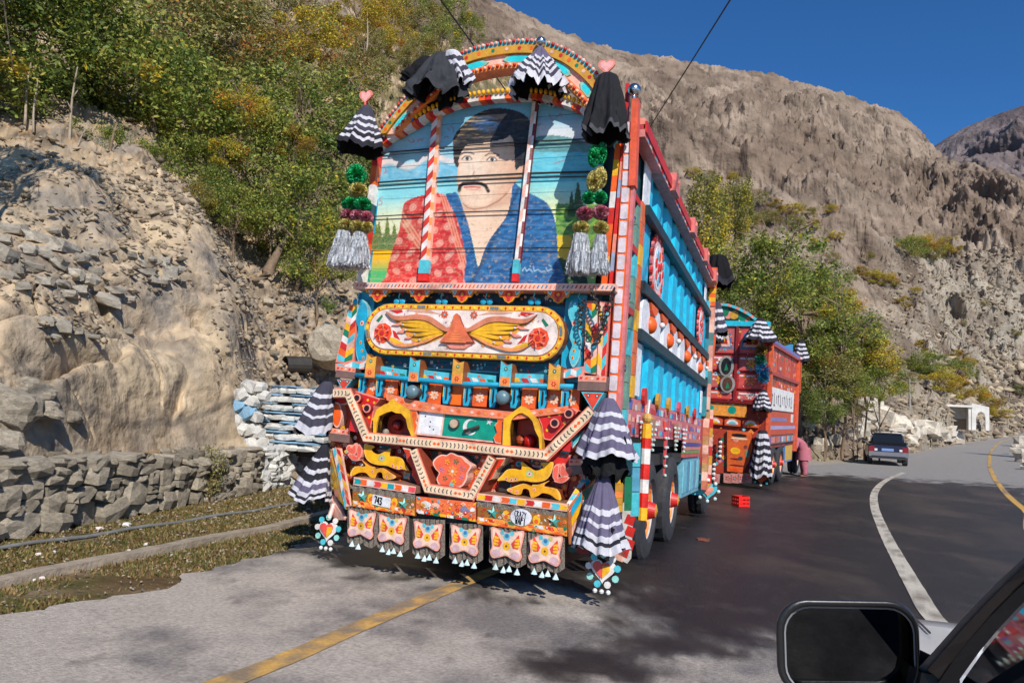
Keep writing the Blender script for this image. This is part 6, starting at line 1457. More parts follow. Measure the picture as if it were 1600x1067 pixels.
def motifs(name, poly_px, n, y, smin, smax, cols, seed):
    r = random.Random(seed); P_ = FF(poly_px, y); xs = [p[0] for p in P_]; zs = [p[1] for p in P_]; m = MB(); k = 0; pts = []
    for _ in range(n * 6):
        x, z = r.uniform(min(xs), max(xs)), r.uniform(min(zs), max(zs)); s = r.uniform(smin, smax)
        if not inpoly(np.array([x]), np.array([z]), P_)[0] or any((x - a) ** 2 + (z - b) ** 2 < (s + q) ** 2 * .8 for a, b, q in pts): continue
        pts.append((x, z, s)); c = r.choice(cols); t = r.random(); yy = y - .0004 * (k % 5)
        if t < .3: flower(m, x, z, s, yy, c, r.choice(cols), 6)
        elif t < .55: m.mdisc((x, z), s * .7, yy, c, 8); m.mdisc((x, z), s * .35, yy - .002, r.choice(cols), 6)
        elif t < .8: m.mark([(x - s, z), (x, z - s * .7), (x + s, z), (x, z + s * .7)], yy, c); m.mark([(x - s * .5, z), (x, z - s * .35), (x + s * .5, z), (x, z + s * .35)], yy - .002, r.choice(cols))
        else: a = r.uniform(0, 6); m.mark([(x + s * math.cos(a), z + s * math.sin(a)), (x + s * .4 * math.cos(a + 1.6), z + s * .4 * math.sin(a + 1.6)), (x - s * math.cos(a), z - s * math.sin(a)), (x + s * .4 * math.cos(a - 1.6), z + s * .4 * math.sin(a - 1.6))], yy, c)
        k += 1
        if k >= n: break
    m.build(name, PAINT, truck)['kind'] = 'stuff'
MC_ = [ORG, YEL, RED, PNL, TQL, WHT, ORL, GRN, PNK]
motifs('flower_pattern', [(520, 625), (560, 690), (640, 702), (650, 780), (560, 766), (516, 720)], 120, -.041, .014, .04, MC_, 1)
motifs('flower_pattern', [(770, 718), (860, 718), (915, 660), (918, 760), (884, 796), (748, 776)], 120, -.041, .014, .04, MC_, 2)
motifs('flower_pattern', [(655, 706), (762, 714), (738, 766), (672, 758)], 40, -.068, .012, .03, MC_, 3)
motifs('flower_pattern', [(560, 455), (900, 462), (900, 474), (560, 470)], 40, .047, .01, .025, [TQL, WHT, ORL, RED], 4)
motifs('flower_pattern', [(575, 560), (880, 572), (880, 584), (575, 570)], 40, -.003, .01, .02, [TQL, WHT, RED, YEL], 5)
motifs('flower_pattern', [(545, 598), (905, 612), (900, 640), (600, 612)], 60, .027, .012, .03, [YEL, PNL, WHT, RED], 6)
motifs('flower_pattern', [(551, 768), (648, 783), (648, 806), (551, 791)], 34, YS - .0036, .010, .022, [ORG, RED, GRN, WHT, ORL], 7)
motifs('flower_pattern', [(746, 792), (886, 809), (886, 836), (746, 817)], 44, YS - .0036, .010, .022, [ORG, RED, GRN, WHT, ORL], 8)
motifs('flower_pattern', [(652, 777), (742, 787), (742, 812), (652, 798)], 34, YS + .003, .012, .026, MC_, 9)
motifs('flower_pattern', [(625, 485), (690, 482), (700, 500), (730, 500), (740, 482), (840, 490), (850, 545), (620, 545)], 60, YO - .0095, .008, .02, [PNK, ORL, YEL, rgb(200, 150, 170)], 10)
# ---- returns of the bumper and corner boxes
def quad3(name, pts, cols, nseg, th=.02, border=PNL):
    """slanted decorated board through four 3-D corners TL TR BR BL"""
    A, B_, C_, D_ = [np.array(p, float) for p in pts]; n = np.cross(B_ - A, D_ - A); n /= np.linalg.norm(n)
    if n[1] > 0: n = -n
    f = lambda u, v, o=0: tuple((A * (1 - u) + B_ * u) * (1 - v) + (D_ * (1 - u) + C_ * u) * v + n * o); m = MB()
    m.add([f(0, 0), f(1, 0), f(1, 1), f(0, 1), f(0, 0, -th), f(1, 0, -th), f(1, 1, -th), f(0, 1, -th)], [(0, 3, 2, 1), (4, 5, 6, 7), (0, 1, 5, 4), (1, 2, 6, 5), (2, 3, 7, 6), (3, 0, 4, 7)], border)
    for i in range(nseg):
        v0, v1 = i / nseg + .01, (i + 1) / nseg - .01
        for j, (u0, u1) in enumerate(((.06, .47), (.53, .94))):
            dv = .3 / nseg * (1 if j else -1); m.add([f(u0, max(v0 - dv, 0), .002), f(u1, min(v0 + dv, 1), .002), f(u1, min(v1 + dv, 1), .002), f(u0, max(v1 - dv, 0), .002)], [(0, 3, 2, 1)], cols[(i * 2 + j * 3) % len(cols)])
    return m.build(name, PAINT, truck)
def F3(px, py, y): a = T.F(px, py, y); return (a[0], y, a[1])
quad3('return_board', [F3(912, 742, 0), F3(925, 752, 0), F3(890, 800, YS), F3(884, 788, YS)], [TQL, ORG, WHT, TQ, YEL, RED], 5)
quad3('return_board', [F3(889, 792, YS), F3(930, 748, 0), F3(918, 830, 0), F3(892, 850, YS)], [TQ, ORG, YEL, GRN, PNL, WHT], 4, border=rgb(200, 120, 70))
quad3('return_board', [F3(519, 700, -.05), F3(532, 700, -.08), F3(548, 790, YS + .02), F3(538, 792, YS + .04)], [TQL, ORG, WHT, RED, TQ, YEL], 7)
quad3('return_board', [F3(513, 700, 0), F3(520, 702, -.03), F3(540, 795, YS + .04), F3(522, 770, -.1)], [GRN, YEL, ORG, PNK, TQL, ORG, YEL], 6, border=rgb(220, 170, 70))
quad3('return_board', [F3(510, 770, .02), F3(524, 776, -.05), F3(540, 812, -.2), F3(522, 812, -.05)], [PNL, PNK, WHT, PNL], 3)
for pts, y in (([(526, 571), (556, 575), (554, 592), (524, 589)], -.12), ([(904, 586), (948, 588), (946, 611), (902, 610)], -.14), ([(514, 668), (547, 672), (546, 692), (513, 688)], -.10), ([(889, 717), (931, 717), (930, 741), (889, 741)], -.14)):
    m = MB(); q = FF(pts, y); m.prism(q, y, .05, rgb(120, 92, 84), rgb(90, 60, 50)); A = np.array(q); m.mark([tuple(A[0]), tuple(A[1]), tuple(A[1] * .6 + A[2] * .4), tuple(A[0] * .6 + A[3] * .4)], y - .002, rgb(224, 150, 130))
    for i in range(5): p = A[0] * (1 - (i + .5) / 5) + A[1] * (i + .5) / 5; m.mark([(p[0] - .014, p[1] - .03), (p[0] + .008, p[1] - .03), (p[0] + .014, p[1] - .012), (p[0] - .008, p[1] - .012)], y - .0035, (RED, ORG, CRM)[i % 3])
    m.build('corner_box', PAINT, truck)
for pts, y in (([(526, 592), (550, 594), (536, 612)], -.10), ([(908, 612), (944, 613), (926, 642)], -.13)):
    m = MB(); q = FF(pts, y); bordered(m, q, y, .0, TQL, rgb(214, 66, 44), .016); c = np.mean(q, 0)
    for g in (-1, 1): m.mdisc((c[0] + g * .035, c[1] + .02), .014, y - .003, rgb(40, 70, 60), 8); m.mdisc((c[0] + g * .035, c[1] + .02), .007, y - .0045, WHT, 6)
    m.build('lamp_triangle', PAINT, truck)
for pts, y, c1, c2 in (([(520, 632), (530, 630), (534, 650), (528, 668), (520, 660)], -.08, PNL, ORG), ([(522, 612), (545, 620), (540, 632), (522, 628)], -.06, CRM, RED), ([(895, 690), (915, 660), (925, 690), (905, 712)], -.05, rgb(90, 50, 30), rgb(150, 70, 30)), ([(868, 702), (905, 668), (912, 676), (880, 716)], -.08, WHT, TQL), ([(860, 712), (888, 706), (890, 738), (862, 745)], -.08, PNK, RED)):
    m = MB(); bordered(m, smooth_poly(FF(pts, y), 3), y, .0, c1, c2, .012); m.build('petal_board', PAINT, truck)
for px, py, y in ((552, 664, -.14), (882, 693, -.14)):
    x, z = T.F(px, py, y); m = MB(); m.prism([(x - .045, z - .05), (x + .05, z - .06), (x + .055, z + .05), (x - .03, z + .06)], y, 0, rgb(200, 22, 24), DRED); m.build('tail_lamp', mat('red_lens', vcol=True, rough=.25, var=.2, bump=.1, coat=.4), truck)
for (pxs, pys, y) in ((512, 828, -.12), (942, 890, -.22)):
    x, z = T.F(pxs, pys, y); m = MB(); s = .105
    m.prism([(p[0], p[1]) for p in heart_pts(x, z, .19)], y, y + .012, WHT)
    m.prism(heart_pts(x - .012, z + .01, .13), y - .012, y, (225, 70, 60) and rgb(226, 84, 74)); m.prism([(x, z + .03), (x + .05, z + .035), (x + .055, z - .0), (x, z - .06)], y - .014, y - .0125, YEL)
    for k in range(9):
        a = 2 * math.pi * k / 9 + .2; m.disc((x + .11 * math.cos(a), z + .11 * math.sin(a)), .026, y - .004, y + .006, (TQL, WHT, rgb(150, 215, 205))[k % 3], 8)
    for g in (-.05, 0, .05): m.ball((x + g, y, z - .155), .018, rgb(225, 228, 225), n=7, m=4)
    m.tube([(x, y, z + .10), (x, y + .05, z + .22)], .02, rgb(235, 190, 180), 6); m.build('heart_pendant', PAINT, truck)
m = MB(); pts = [(925, 780), (985, 770), (982, 835), (930, 840)]; q = FF([(885, 842), (940, 838), (938, 862), (880, 880)], -.05); m.prism(q, -.05, .1, rgb(84, 54, 40)); p = T.F(908, 855, -.06); m.mdisc(p, .05, -.053, rgb(150, 40, 46), 8, 1.6); m.mdisc((p[0] - .07, p[1] - .02), .03, -.054, rgb(60, 110, 110), 8, 1.3); m.build('lower_corner', PAINT, truck)
# ---- chains on the right
m = MB()
def chain(m, pts, r=.02, col=(.05, .045, .04)):
    for i, (p, q) in enumerate(zip(pts[:-1], pts[1:])):
        p = Vector(p); q = Vector(q); c = (p + q) / 2; d = (q - p).normalized(); n = d.cross(Vector((0, 1, 0) if i % 2 else (1, 0, 0)) if abs(d.y) < .9 else Vector((1, 0, 0))).normalized(); L = (q - p).length * .62
        m.tube([c + d * L * math.cos(a) + n * r * math.sin(a) for a in [k * math.pi / 5 for k in range(11)]], .0065, col, 5, cap=False)
def cpath(px_list, y, n):
    pl = resample(smooth_poly([F3(px, py, yy) for (px, py), yy in zip(px_list, y)], 5, False), n); return [tuple(p) for p in pl]
chain(m, cpath([(912, 468), (908, 490), (908, 510), (914, 522), (922, 532)], [-.1] * 5, 13), .026); m.build('chain', IRON, truck)
m = MB(); chain(m, cpath([(924, 452), (932, 475), (942, 500), (945, 515)], [-.14] * 4, 13), .02); chain(m, cpath([(960, 450), (952, 480), (944, 505), (936, 530), (925, 540)], [-.14] * 5, 14), .02); m.build('chain', IRON, truck)
# ---- near truck: right side
def side_mb(): return MB()
XS = 1.20
m = MB(); per = .64; ys = []; y = .86
V = []; F = []
prof_ = []
while y < 6.62:
    prof_ += [(y, XS - .075), (y + .10, XS - .075), (y + .20, XS), (y + per - .10, XS), (y + per - .02, XS - .075)]; y += per
prof_ = [(min(a, 6.66), b) for a, b in prof_]
for z0, z1, c in ((1.66, 2.22, rgb(26, 184, 222)), (2.24, 2.66, rgb(24, 168, 204)), (2.70, 3.38, rgb(26, 184, 222)), (3.42, 3.95, rgb(28, 188, 224))):
    m = MB()
    for (a, xa), (b, xb) in zip(prof_[:-1], prof_[1:]): m.add([(xa, a, z0), (xb, b, z0), (xb, b, z1), (xa, a, z1)], [(0, 1, 2, 3)], c)
    m.build('side_panel', PAINT, truck)
for z, r in ((3.40, .048), (2.68, .05), (2.235, .048)):
    m = MB(); m.box(XS - .02, XS + .075, .9, 6.66, z - r, z + r, rgb(14, 50, 60)); m.build('side_beam', PAINT, truck)
m = MB(); m.box(1.13, 1.30, .30, 6.72, 3.93, 3.97, rgb(190, 60, 62)); m.box(1.25, 1.31, .30, 6.72, 3.972, 4.03, PNK); m.box(1.312, 1.33, .30, 6.72, 3.90, 4.0, RED); m.box(1.16, 1.24, .30, 6.72, 3.972, 4.01, rgb(110, 145, 190)); m.box(1.20, 1.315, .30, 6.72, 3.86, 3.928, rgb(215, 130, 125))
for i in range(40): m.box(1.316, 1.3175, .4 + i * .155, .48 + i * .155, 3.865, 3.925, (rgb(130, 170, 205), WHT, RED)[i % 3])
m.build('top_rail', PAINT, truck)
for y in (1.75, 3.35, 4.85, 6.2):
    m = MB(); m.box(1.28, 1.37, y, y + .28, 3.87, 4.06, rgb(222, 120, 112)); m.ball((1.34, y + .14, 4.0), .05, PNK, n=8, m=5)
    for a in (-.03, .02): m.mdisc((1.3, 3.95), .012, y - .002, BLK, 6)
    m.build('rail_joint', PAINT, truck)
m = MB(); m.box(1.13, 1.16, .8, 1.0, 3.45, 3.85, WHT); m.build('white_plate', PAINT, truck)
for y, z0, z1, x in ((.92, 1.68, 2.17, 1.21), (.86, 3.46, 3.86, 1.21), (6.25, 1.75, 2.1, 1.21), (6.1, 3.5, 3.8, 1.21)):
    m = MB(); m.box(x, x + .012, y, y + (.30 if y < 2 else .22), z0, z1, rgb(232, 234, 238)); m.build('white_plate', PAINT, truck)
# white carved blocks with orange cups between the lower beams
y = 1.0; k = 0
while y < 6.4:
    m = MB(); s = [(y, 2.30), (y + .40, 2.30), (y + .40, 2.50), (y + .34, 2.58), (y + .20, 2.615), (y + .06, 2.58), (y, 2.50)]
    n = len(s); m.add([(XS + .045, a, b) for a, b in s] + [(XS - .02, a, b) for a, b in s], [list(range(n))] + [(i, n + i, n + (i + 1) % n, (i + 1) % n) for i in range(n)], rgb(230, 232, 238)); m.build('white_block', PAINT, truck)
    m = MB(); s = [(y + .30, 2.60), (y + .72, 2.60), (y + .66, 2.54), (y + .51, 2.50), (y + .36, 2.54)]; n = len(s)
    m.add([(XS + .07, a, b) for a, b in s] + [(XS - .02, a, b) for a, b in s], [list(range(n))] + [(i, n + i, n + (i + 1) % n, (i + 1) % n) for i in range(n)], ORG); m.build('orange_cap', PAINT, truck); y += per; k += 1
for y in (1.45, 2.6, 4.15, 5.6):
    m = MB(); m.ball((XS + .04, y, 2.40), .088, rgb(240, 96, 28), sy=1.25, sx=.8, n=14, m=9); m.ball((XS + .16, y, 2.40), .03, WHT, n=6, m=4); m.build('orange_cup', PAINT, truck, smooth=True)
# carved medallions
def medallion(cy, cz, r):
    m = MB(); X0 = XS + .03
    def dsc(rad, x0, x1, col, n=26, a=cy, b=cz, wob=0):
        pts = [(a + rad * (1 + wob * (k % 2)) * math.cos(2 * math.pi * k / n), b + rad * (1 + wob * (k % 2)) * math.sin(2 * math.pi * k / n)) for k in range(n)]
        m.add([(x1, p, q) for p, q in pts] + [(x0, p, q) for p, q in pts], [list(range(n))] + [(k, n + k, n + (k + 1) % n, (k + 1) % n) for k in range(n)], col)
    dsc(r, X0 - .025, X0, PNK, 36, wob=.0)
    for k in range(22): a = 2 * math.pi * k / 22; dsc(r * .12, X0 - .02, X0 + .008, (RED, rgb(236, 130, 130))[k % 2], 8, cy + r * .98 * math.cos(a), cz + r * .98 * math.sin(a))
    dsc(r * .82, X0, X0 + .004, rgb(232, 190, 190)); dsc(r * .68, X0 + .004, X0 + .008, rgb(222, 228, 232))
    for k in range(7): a = 2 * math.pi * k / 7 + .3; dsc(r * .15, X0 + .008, X0 + .016, (RED, ORG, rgb(120, 180, 210), RED, rgb(225, 80, 70), rgb(120, 180, 210), RED)[k], 8, cy + r * .42 * math.cos(a), cz + r * .42 * math.sin(a))
    dsc(r * .14, X0 + .008, X0 + .02, RED, 10); m.build('medallion', PAINT, truck)
medallion(1.74, 3.04, .33); medallion(5.67, 3.05, .30)
# lower skirt board with painted patches, pendants and medal row
m = MB(); m.box(1.12, 1.20, .86, 6.66, 1.30, 1.655, rgb(214, 120, 124)); rr = random.Random(5); y = .9
while y < 6.6:
    w = rr.uniform(.08, .2)
    for zz in (1.33, 1.44, 1.55): m.box(1.2, 1.2035, y, y + w * rr.uniform(.5, .95), zz, zz + rr.uniform(.04, .09), rr.choice([RED, rgb(90, 110, 180), WHT, PNL, PNK, rgb(170, 70, 110), rgb(200, 150, 130), TQL, rgb(190, 60, 60)]))
    y += w
m.build('skirt_board', PAINT, truck)
for i, (y, c) in enumerate(((1.5, RED), (2.3, GOLD), (3.05, GOLD), (3.9, rgb(200, 70, 80)), (4.8, GOLD), (5.6, RED))):
    m = MB(); pts = [(y + .085 * math.cos(a), 1.70 + .085 * math.sin(a)) for a in [k * math.pi / 6 for k in range(12)]]; n = 12
    m.add([(1.235, a, b) for a, b in pts] + [(1.2, a, b) for a, b in pts], [list(range(n))] + [(k, n + k, n + (k + 1) % n, (k + 1) % n) for k in range(n)], c); m.build('medal', PAINT, truck)
for y, z1, c, w in ((2.05, 1.18, rgb(180, 130, 100), .17), (3.75, 1.18, rgb(180, 130, 100), .17), (1.5, 1.2, rgb(214, 110, 120), .16), (3.0, .86, rgb(226, 84, 84), .12), (4.5, 1.15, rgb(214, 110, 120), .14)):
    m = MB(); m.add([(1.225, y - w, 1.5), (1.225, y + w, 1.5), (1.225, y, z1), (1.205, y - w, 1.5), (1.205, y + w, 1.5), (1.205, y, z1)], [(0, 1, 2), (0, 3, 4, 1), (1, 4, 5, 2), (2, 5, 3, 0)], c)
    for i in range(6):
        f = (i + .5) / 6
        for g in (-1, 1): m.ball((1.23, y + g * w * (1 - f), 1.5 + (z1 - 1.5) * f - .03), .018, rgb(200, 220, 215), n=5, m=3)
    m.build('pendant', PAINT, truck)
m = MB(); m.box(1.02, 1.04, 1.4, 4.75, .85, 1.32, BLK); m.box(-1.1, 1.0, 1.2, 1.24, .5, 1.1, BLK); m.build('wheel_cloth', CLOTH, truck)
m = MB(); m.box(.75, 1.18, 4.85, 6.9, .50, 1.05, rgb(110, 170, 190))
for i in range(5): m.box(1.18, 1.19, 4.9 + i * .4, 5.2 + i * .4, .56, 1.0, (rgb(120, 190, 205), rgb(90, 150, 175))[i % 2])
m.build('tool_box', PAINT, truck)
m = MB()
for i, c in enumerate((rgb(200, 90, 90), rgb(120, 150, 80), rgb(214, 130, 120), rgb(70, 70, 150), rgb(200, 120, 110))): m.box(1.16, 1.205 + .004 * i, 4.8, 6.62, 1.06 + i * .052, 1.108 + i * .052, c)
m.build('stripe_rail', PAINT, truck)
# rear side frame: posts and teal slots
m = MB(); m.box(1.10, 1.18, .06, .9, 1.2, 3.9, rgb(16, 64, 70)); m.build('corner_panel', PAINT, truck)
for y, w, c, c2, z0, z1 in ((.12, .07, rgb(214, 112, 104), PNK, 1.2, 3.75), (.34, .08, rgb(232, 104, 60), ORL, 2.1, 3.56), (.36, .07, rgb(110, 160, 140), TQL, 1.3, 2.1), (.64, .07, rgb(110, 150, 135), TQL, 1.3, 3.4), (.85, .08, rgb(228, 110, 60), YEL, 1.65, 3.45)):
    m = MB(); n = 9
    for i in range(n): m.box(1.16, 1.235, y - w, y + w, z0 + (z1 - z0) * i / n, z0 + (z1 - z0) * (i + 1) / n - .006, c if i % 3 else c2)
    m.build('side_post', PAINT, truck)
for y, z in ((.2, 3.1), (.2, 2.45), (.2, 1.85)):
    m = MB(); m.ball((1.26, y, z), .045, rgb(190, 180, 175), n=8, m=6); m.build('rivet_knob', CHROME, truck, smooth=True)
for y, z in ((.5, 2.9), (.5, 2.35), (.5, 3.35)):
    m = MB(); m.box(1.17, 1.24, y - .14, y + .16, z, z + .06, RED); m.build('cross_piece', PAINT, truck)
# lower rear corner boards and mud flap
for (q, y, cs, n_) in (([(964, 690), (975, 690), (971, 800), (960, 800)], .30, [GOLD, YEL, GOLD, ORL], 10), ([(978, 690), (988, 690), (985, 800), (975, 800)], .34, [TQD, GRN], 2), ([(988, 692), (1000, 692), (997, 808), (985, 808)], .5, [TQL, rgb(90, 160, 190), TQL], 3)):
    m = MB(); A, B_, C_, D_ = [np.array(p) for p in FF(q, y)]
    for i in range(n_):
        f = lambda u, v: tuple((A * (1 - u) + B_ * u) * (1 - v) + (D_ * (1 - u) + C_ * u) * v); m.prism([f(0, i / n_), f(1, i / n_), f(1, (i + .96) / n_), f(0, (i + .96) / n_)], y, y + .04, cs[i % len(cs)])
    m.build('corner_slat', PAINT, truck)
y = .78; m = MB(); q = FF([(958, 790), (990, 780), (986, 872), (980, 880), (952, 866)], y); m.prism(q, y, y + .015, rgb(206, 200, 196)); A = np.mean(np.array(q), 0)
for a, c in (((975, 862), RED), ((983, 850), RED), ((968, 868), PNL), ((984, 830), RED), ((962, 832), YEL), ((970, 846), rgb(226, 90, 70)), ((984, 812), RED)): m.mark([(lambda p: (p[0] + dx, p[1] + dz))(T.F(*a, y)) for dx, dz in ((-.05, -.03), (.03, -.05), (.05, .03), (-.02, .05))], y - .002, c)
m.build('mud_flap', PAINT, truck)
m = MB(); a = T.F(1011, 662, 1.0); b = T.F(1003, 812, 1.0); cs = [YEL, RED, WHT, RED, WHT, RED, YEL]; hs = [0, .13, .27, .46, .61, .77, .89, 1.0]
cs = [YEL, RED, WHT, RED, WHT, RED, YEL]; hs = [0, .15, .26, .42, .58, .72, .87, 1.0]
for i in range(7):
    p0 = (a[0] + (b[0] - a[0]) * hs[i], 1.0, a[1] + (b[1] - a[1]) * hs[i]); p1 = (a[0] + (b[0] - a[0]) * hs[i + 1], 1.0, a[1] + (b[1] - a[1]) * hs[i + 1]); m.tube([p0, p1], .046, (rgb(214, 34, 22) if cs[i] == RED else cs[i]), 10)
m.ball((a[0], 1.0, a[1] + .05), .05, rgb(190, 150, 80), n=10, m=6); m.tube([(a[0], 1.0, a[1] + .08), (a[0] + .01, 1.0, a[1] + .22)], .012, IRON.diffuse_color[:3], 6); m.box(a[0] - .11, a[0] - .05, .97, 1.02, a[1] - .32, a[1] - .2, rgb(170, 180, 180)); m.box(a[0] - .2, a[0], 1.02, 1.05, a[1] - .28, a[1] - .24, BLK)
m.build('striped_pole', PAINT, truck, smooth=False)
# ---- wheels
def wheel(parent, y, side, r=.545, wdt=.52, x0=1.215, detail=True):
    """tyre as a lathe around the axle, painted hub; side=+1 faces +x"""
    prof = [(.30, .02), (.33, -.01), (.42, -.005), (.50, .015), (.535, .05), (r, .10), (r, wdt * .42), (r - .05, wdt * .46), (r - .05, wdt * .54), (r, wdt * .58), (r, wdt - .1), (.50, wdt - .02), (.30, wdt)]
    n = 40; m = MB(); V = []
    for k in range(n):
        a = 2 * math.pi * k / n
        for q, (rad, d) in enumerate(prof):
            rr_ = rad - (.012 if 5 <= q <= 10 and k % 2 else 0); V.append(((x0 - d) * side, y + rr_ * math.cos(a), r + rr_ * math.sin(a)))
    K_ = len(prof); F = [(k * K_ + i, k * K_ + i + 1, ((k + 1) % n) * K_ + i + 1, ((k + 1) % n) * K_ + i) for k in range(n) for i in range(K_ - 1)]
    m.add(V, F, (.05, .05, .055)); w = m.build('wheel', RUBBER, parent)
    m = MB(); V = []; pr = [(.315, .02, (.5, .5, .5)), (.30, .04, ORL), (.27, .10, ORG), (.24, .16, ORG), (.20, .15, WHT), (.12, .12, WHT), (.10, .02, RED), (.07, -.06, GOLD), (0, -.08, GOLD)]; n = 24
    for k in range(n):
        a = 2 * math.pi * k / n
        for rad, d, c in pr: V.append(((x0 - d) * side, y + rad * math.cos(a), r + rad * math.sin(a)))
    K_ = len(pr); F = []; C = []
    for k in range(n):
        for i in range(K_ - 1):
            F.append((k * K_ + i, k * K_ + i + 1, ((k + 1) % n) * K_ + i + 1, ((k + 1) % n) * K_ + i)); C.append((rgb(225, 80, 60), WHT, rgb(30, 26, 26))[(k // 2) % 3] if i in (3, 4) else pr[i][2])
    m.add(V, F, C)
    for k in range(8): a = math.pi * k / 4; m.ball(((x0 - .11) * side, y + .15 * math.cos(a), r + .15 * math.sin(a)), .018, RED, n=6, m=4)
    m.tube([((x0 - .04) * side, y - .02, r), ((x0 + .03) * side, y - .02, r)], [.06, .04], GOLD, 10)
    o = m.build('hub', PAINT, parent); o.parent = w; return w
for y in (2.22, 3.86):
    for s in (1, -1): wheel(truck, y, s)
for s in (1, -1): wheel(truck, 8.0, s, wdt=.3)
m = MB(); m.tube([(-1.0, 2.22, .55), (1.0, 2.22, .55)], .09, BLK, 10); m.tube([(-1.0, 3.86, .55), (1.0, 3.86, .55)], .09, BLK, 10); m.ball((0, 2.22, .55), .26, BLK, n=12, m=8); m.ball((0, 3.86, .55), .26, BLK, n=12, m=8); m.tube([(-1.0, 8, .55), (1.0, 8, .55)], .07, BLK, 8)
m.box(-1.0, 1.0, .6, .66, .55, .95, BLK); m.build('axle', IRON, truck)
# ---- cab and front crown
m = MB(); m.prism([(-1.12, .75), (1.12, .75), (1.12, 1.8), (1.0, 2.5), (-1.0, 2.5), (-1.12, 1.8)], 6.95, 8.6, rgb(200, 70, 40)); m.build('cab', PAINT, truck)
m = MB(); m.prism([(-.9, 1.75), (.9, 1.75), (.85, 2.35), (-.85, 2.35)], 8.6, 8.615, (.02, .02, .02)); m.build('windscreen', GLASS, truck)
m = MB(); m.add([(1.125, 7.2, 1.7), (1.125, 8.3, 1.7), (1.05, 8.3, 2.3), (1.05, 7.2, 2.3)], [(0, 1, 2, 3)], (.02, .02, .02)); m.build('side_window', GLASS, truck)
m = MB(); m.prism([(-1.3, 2.5), (1.2, 2.5), (1.25, 3.6), (.8, 4.2), (0, 4.45), (-.8, 4.2), (-1.3, 3.6)], 7.9, 8.1, ORG); m.box(-1.1, 1.1, 6.7, 8.0, 2.5, 2.6, RED); m.build('front_crown', PAINT, truck)
m = MB(); m.box(-1.2, 1.2, 8.6, 8.85, .45, .95, ORG); m.box(.95, 1.22, 6.9, 8.6, .42, .75, TQL)
m.build('front_bumper', PAINT, truck)
for (a, b, w, y, cs, n_) in (((1116, 418), (1112, 478), .10, 6.75, [ORG, YEL], 9), ((1113, 480), (1104, 640), .09, 6.75, [rgb(220, 150, 130), PNL, rgb(90, 130, 130)], 8), ((1106, 470), (1100, 650), .07, 6.7, [TQL, TQD, rgb(60, 140, 150)], 6), ((1104, 640), (1100, 765), .09, 6.78, [rgb(190, 140, 90), PNL, rgb(200, 110, 80)], 9), ((1112, 640), (1108, 770), .05, 6.9, [PNL, RED, GOLD], 9)):
    A = T.F(*a, y); B_ = T.F(*b, y); m = MB()
    for i in range(n_):
        p0 = (A[0] + (B_[0] - A[0]) * i / n_, A[1] + (B_[1] - A[1]) * i / n_); p1 = (A[0] + (B_[0] - A[0]) * (i + 1) / n_, A[1] + (B_[1] - A[1]) * (i + 1) / n_); m.box(p0[0] - w / 2, p0[0] + w / 2, y, y + .08, p1[1], p0[1], cs[i % len(cs)])
    m.build('front_post', PAINT, truck)
x, z = T.F(1106, 766, 6.9); m = MB(); m.prism(heart_pts(x, z, .30), 6.9, 6.93, TQL); m.prism(heart_pts(x, z, .18), 6.88, 6.9, rgb(236, 150, 130))
for k in range(8): a = math.pi * k / 4; m.ball((x + .17 * math.cos(a), 6.88, z + .17 * math.sin(a)), .03, rgb(210, 230, 225), n=6, m=4)
m.build('heart_pendant', PAINT, truck)

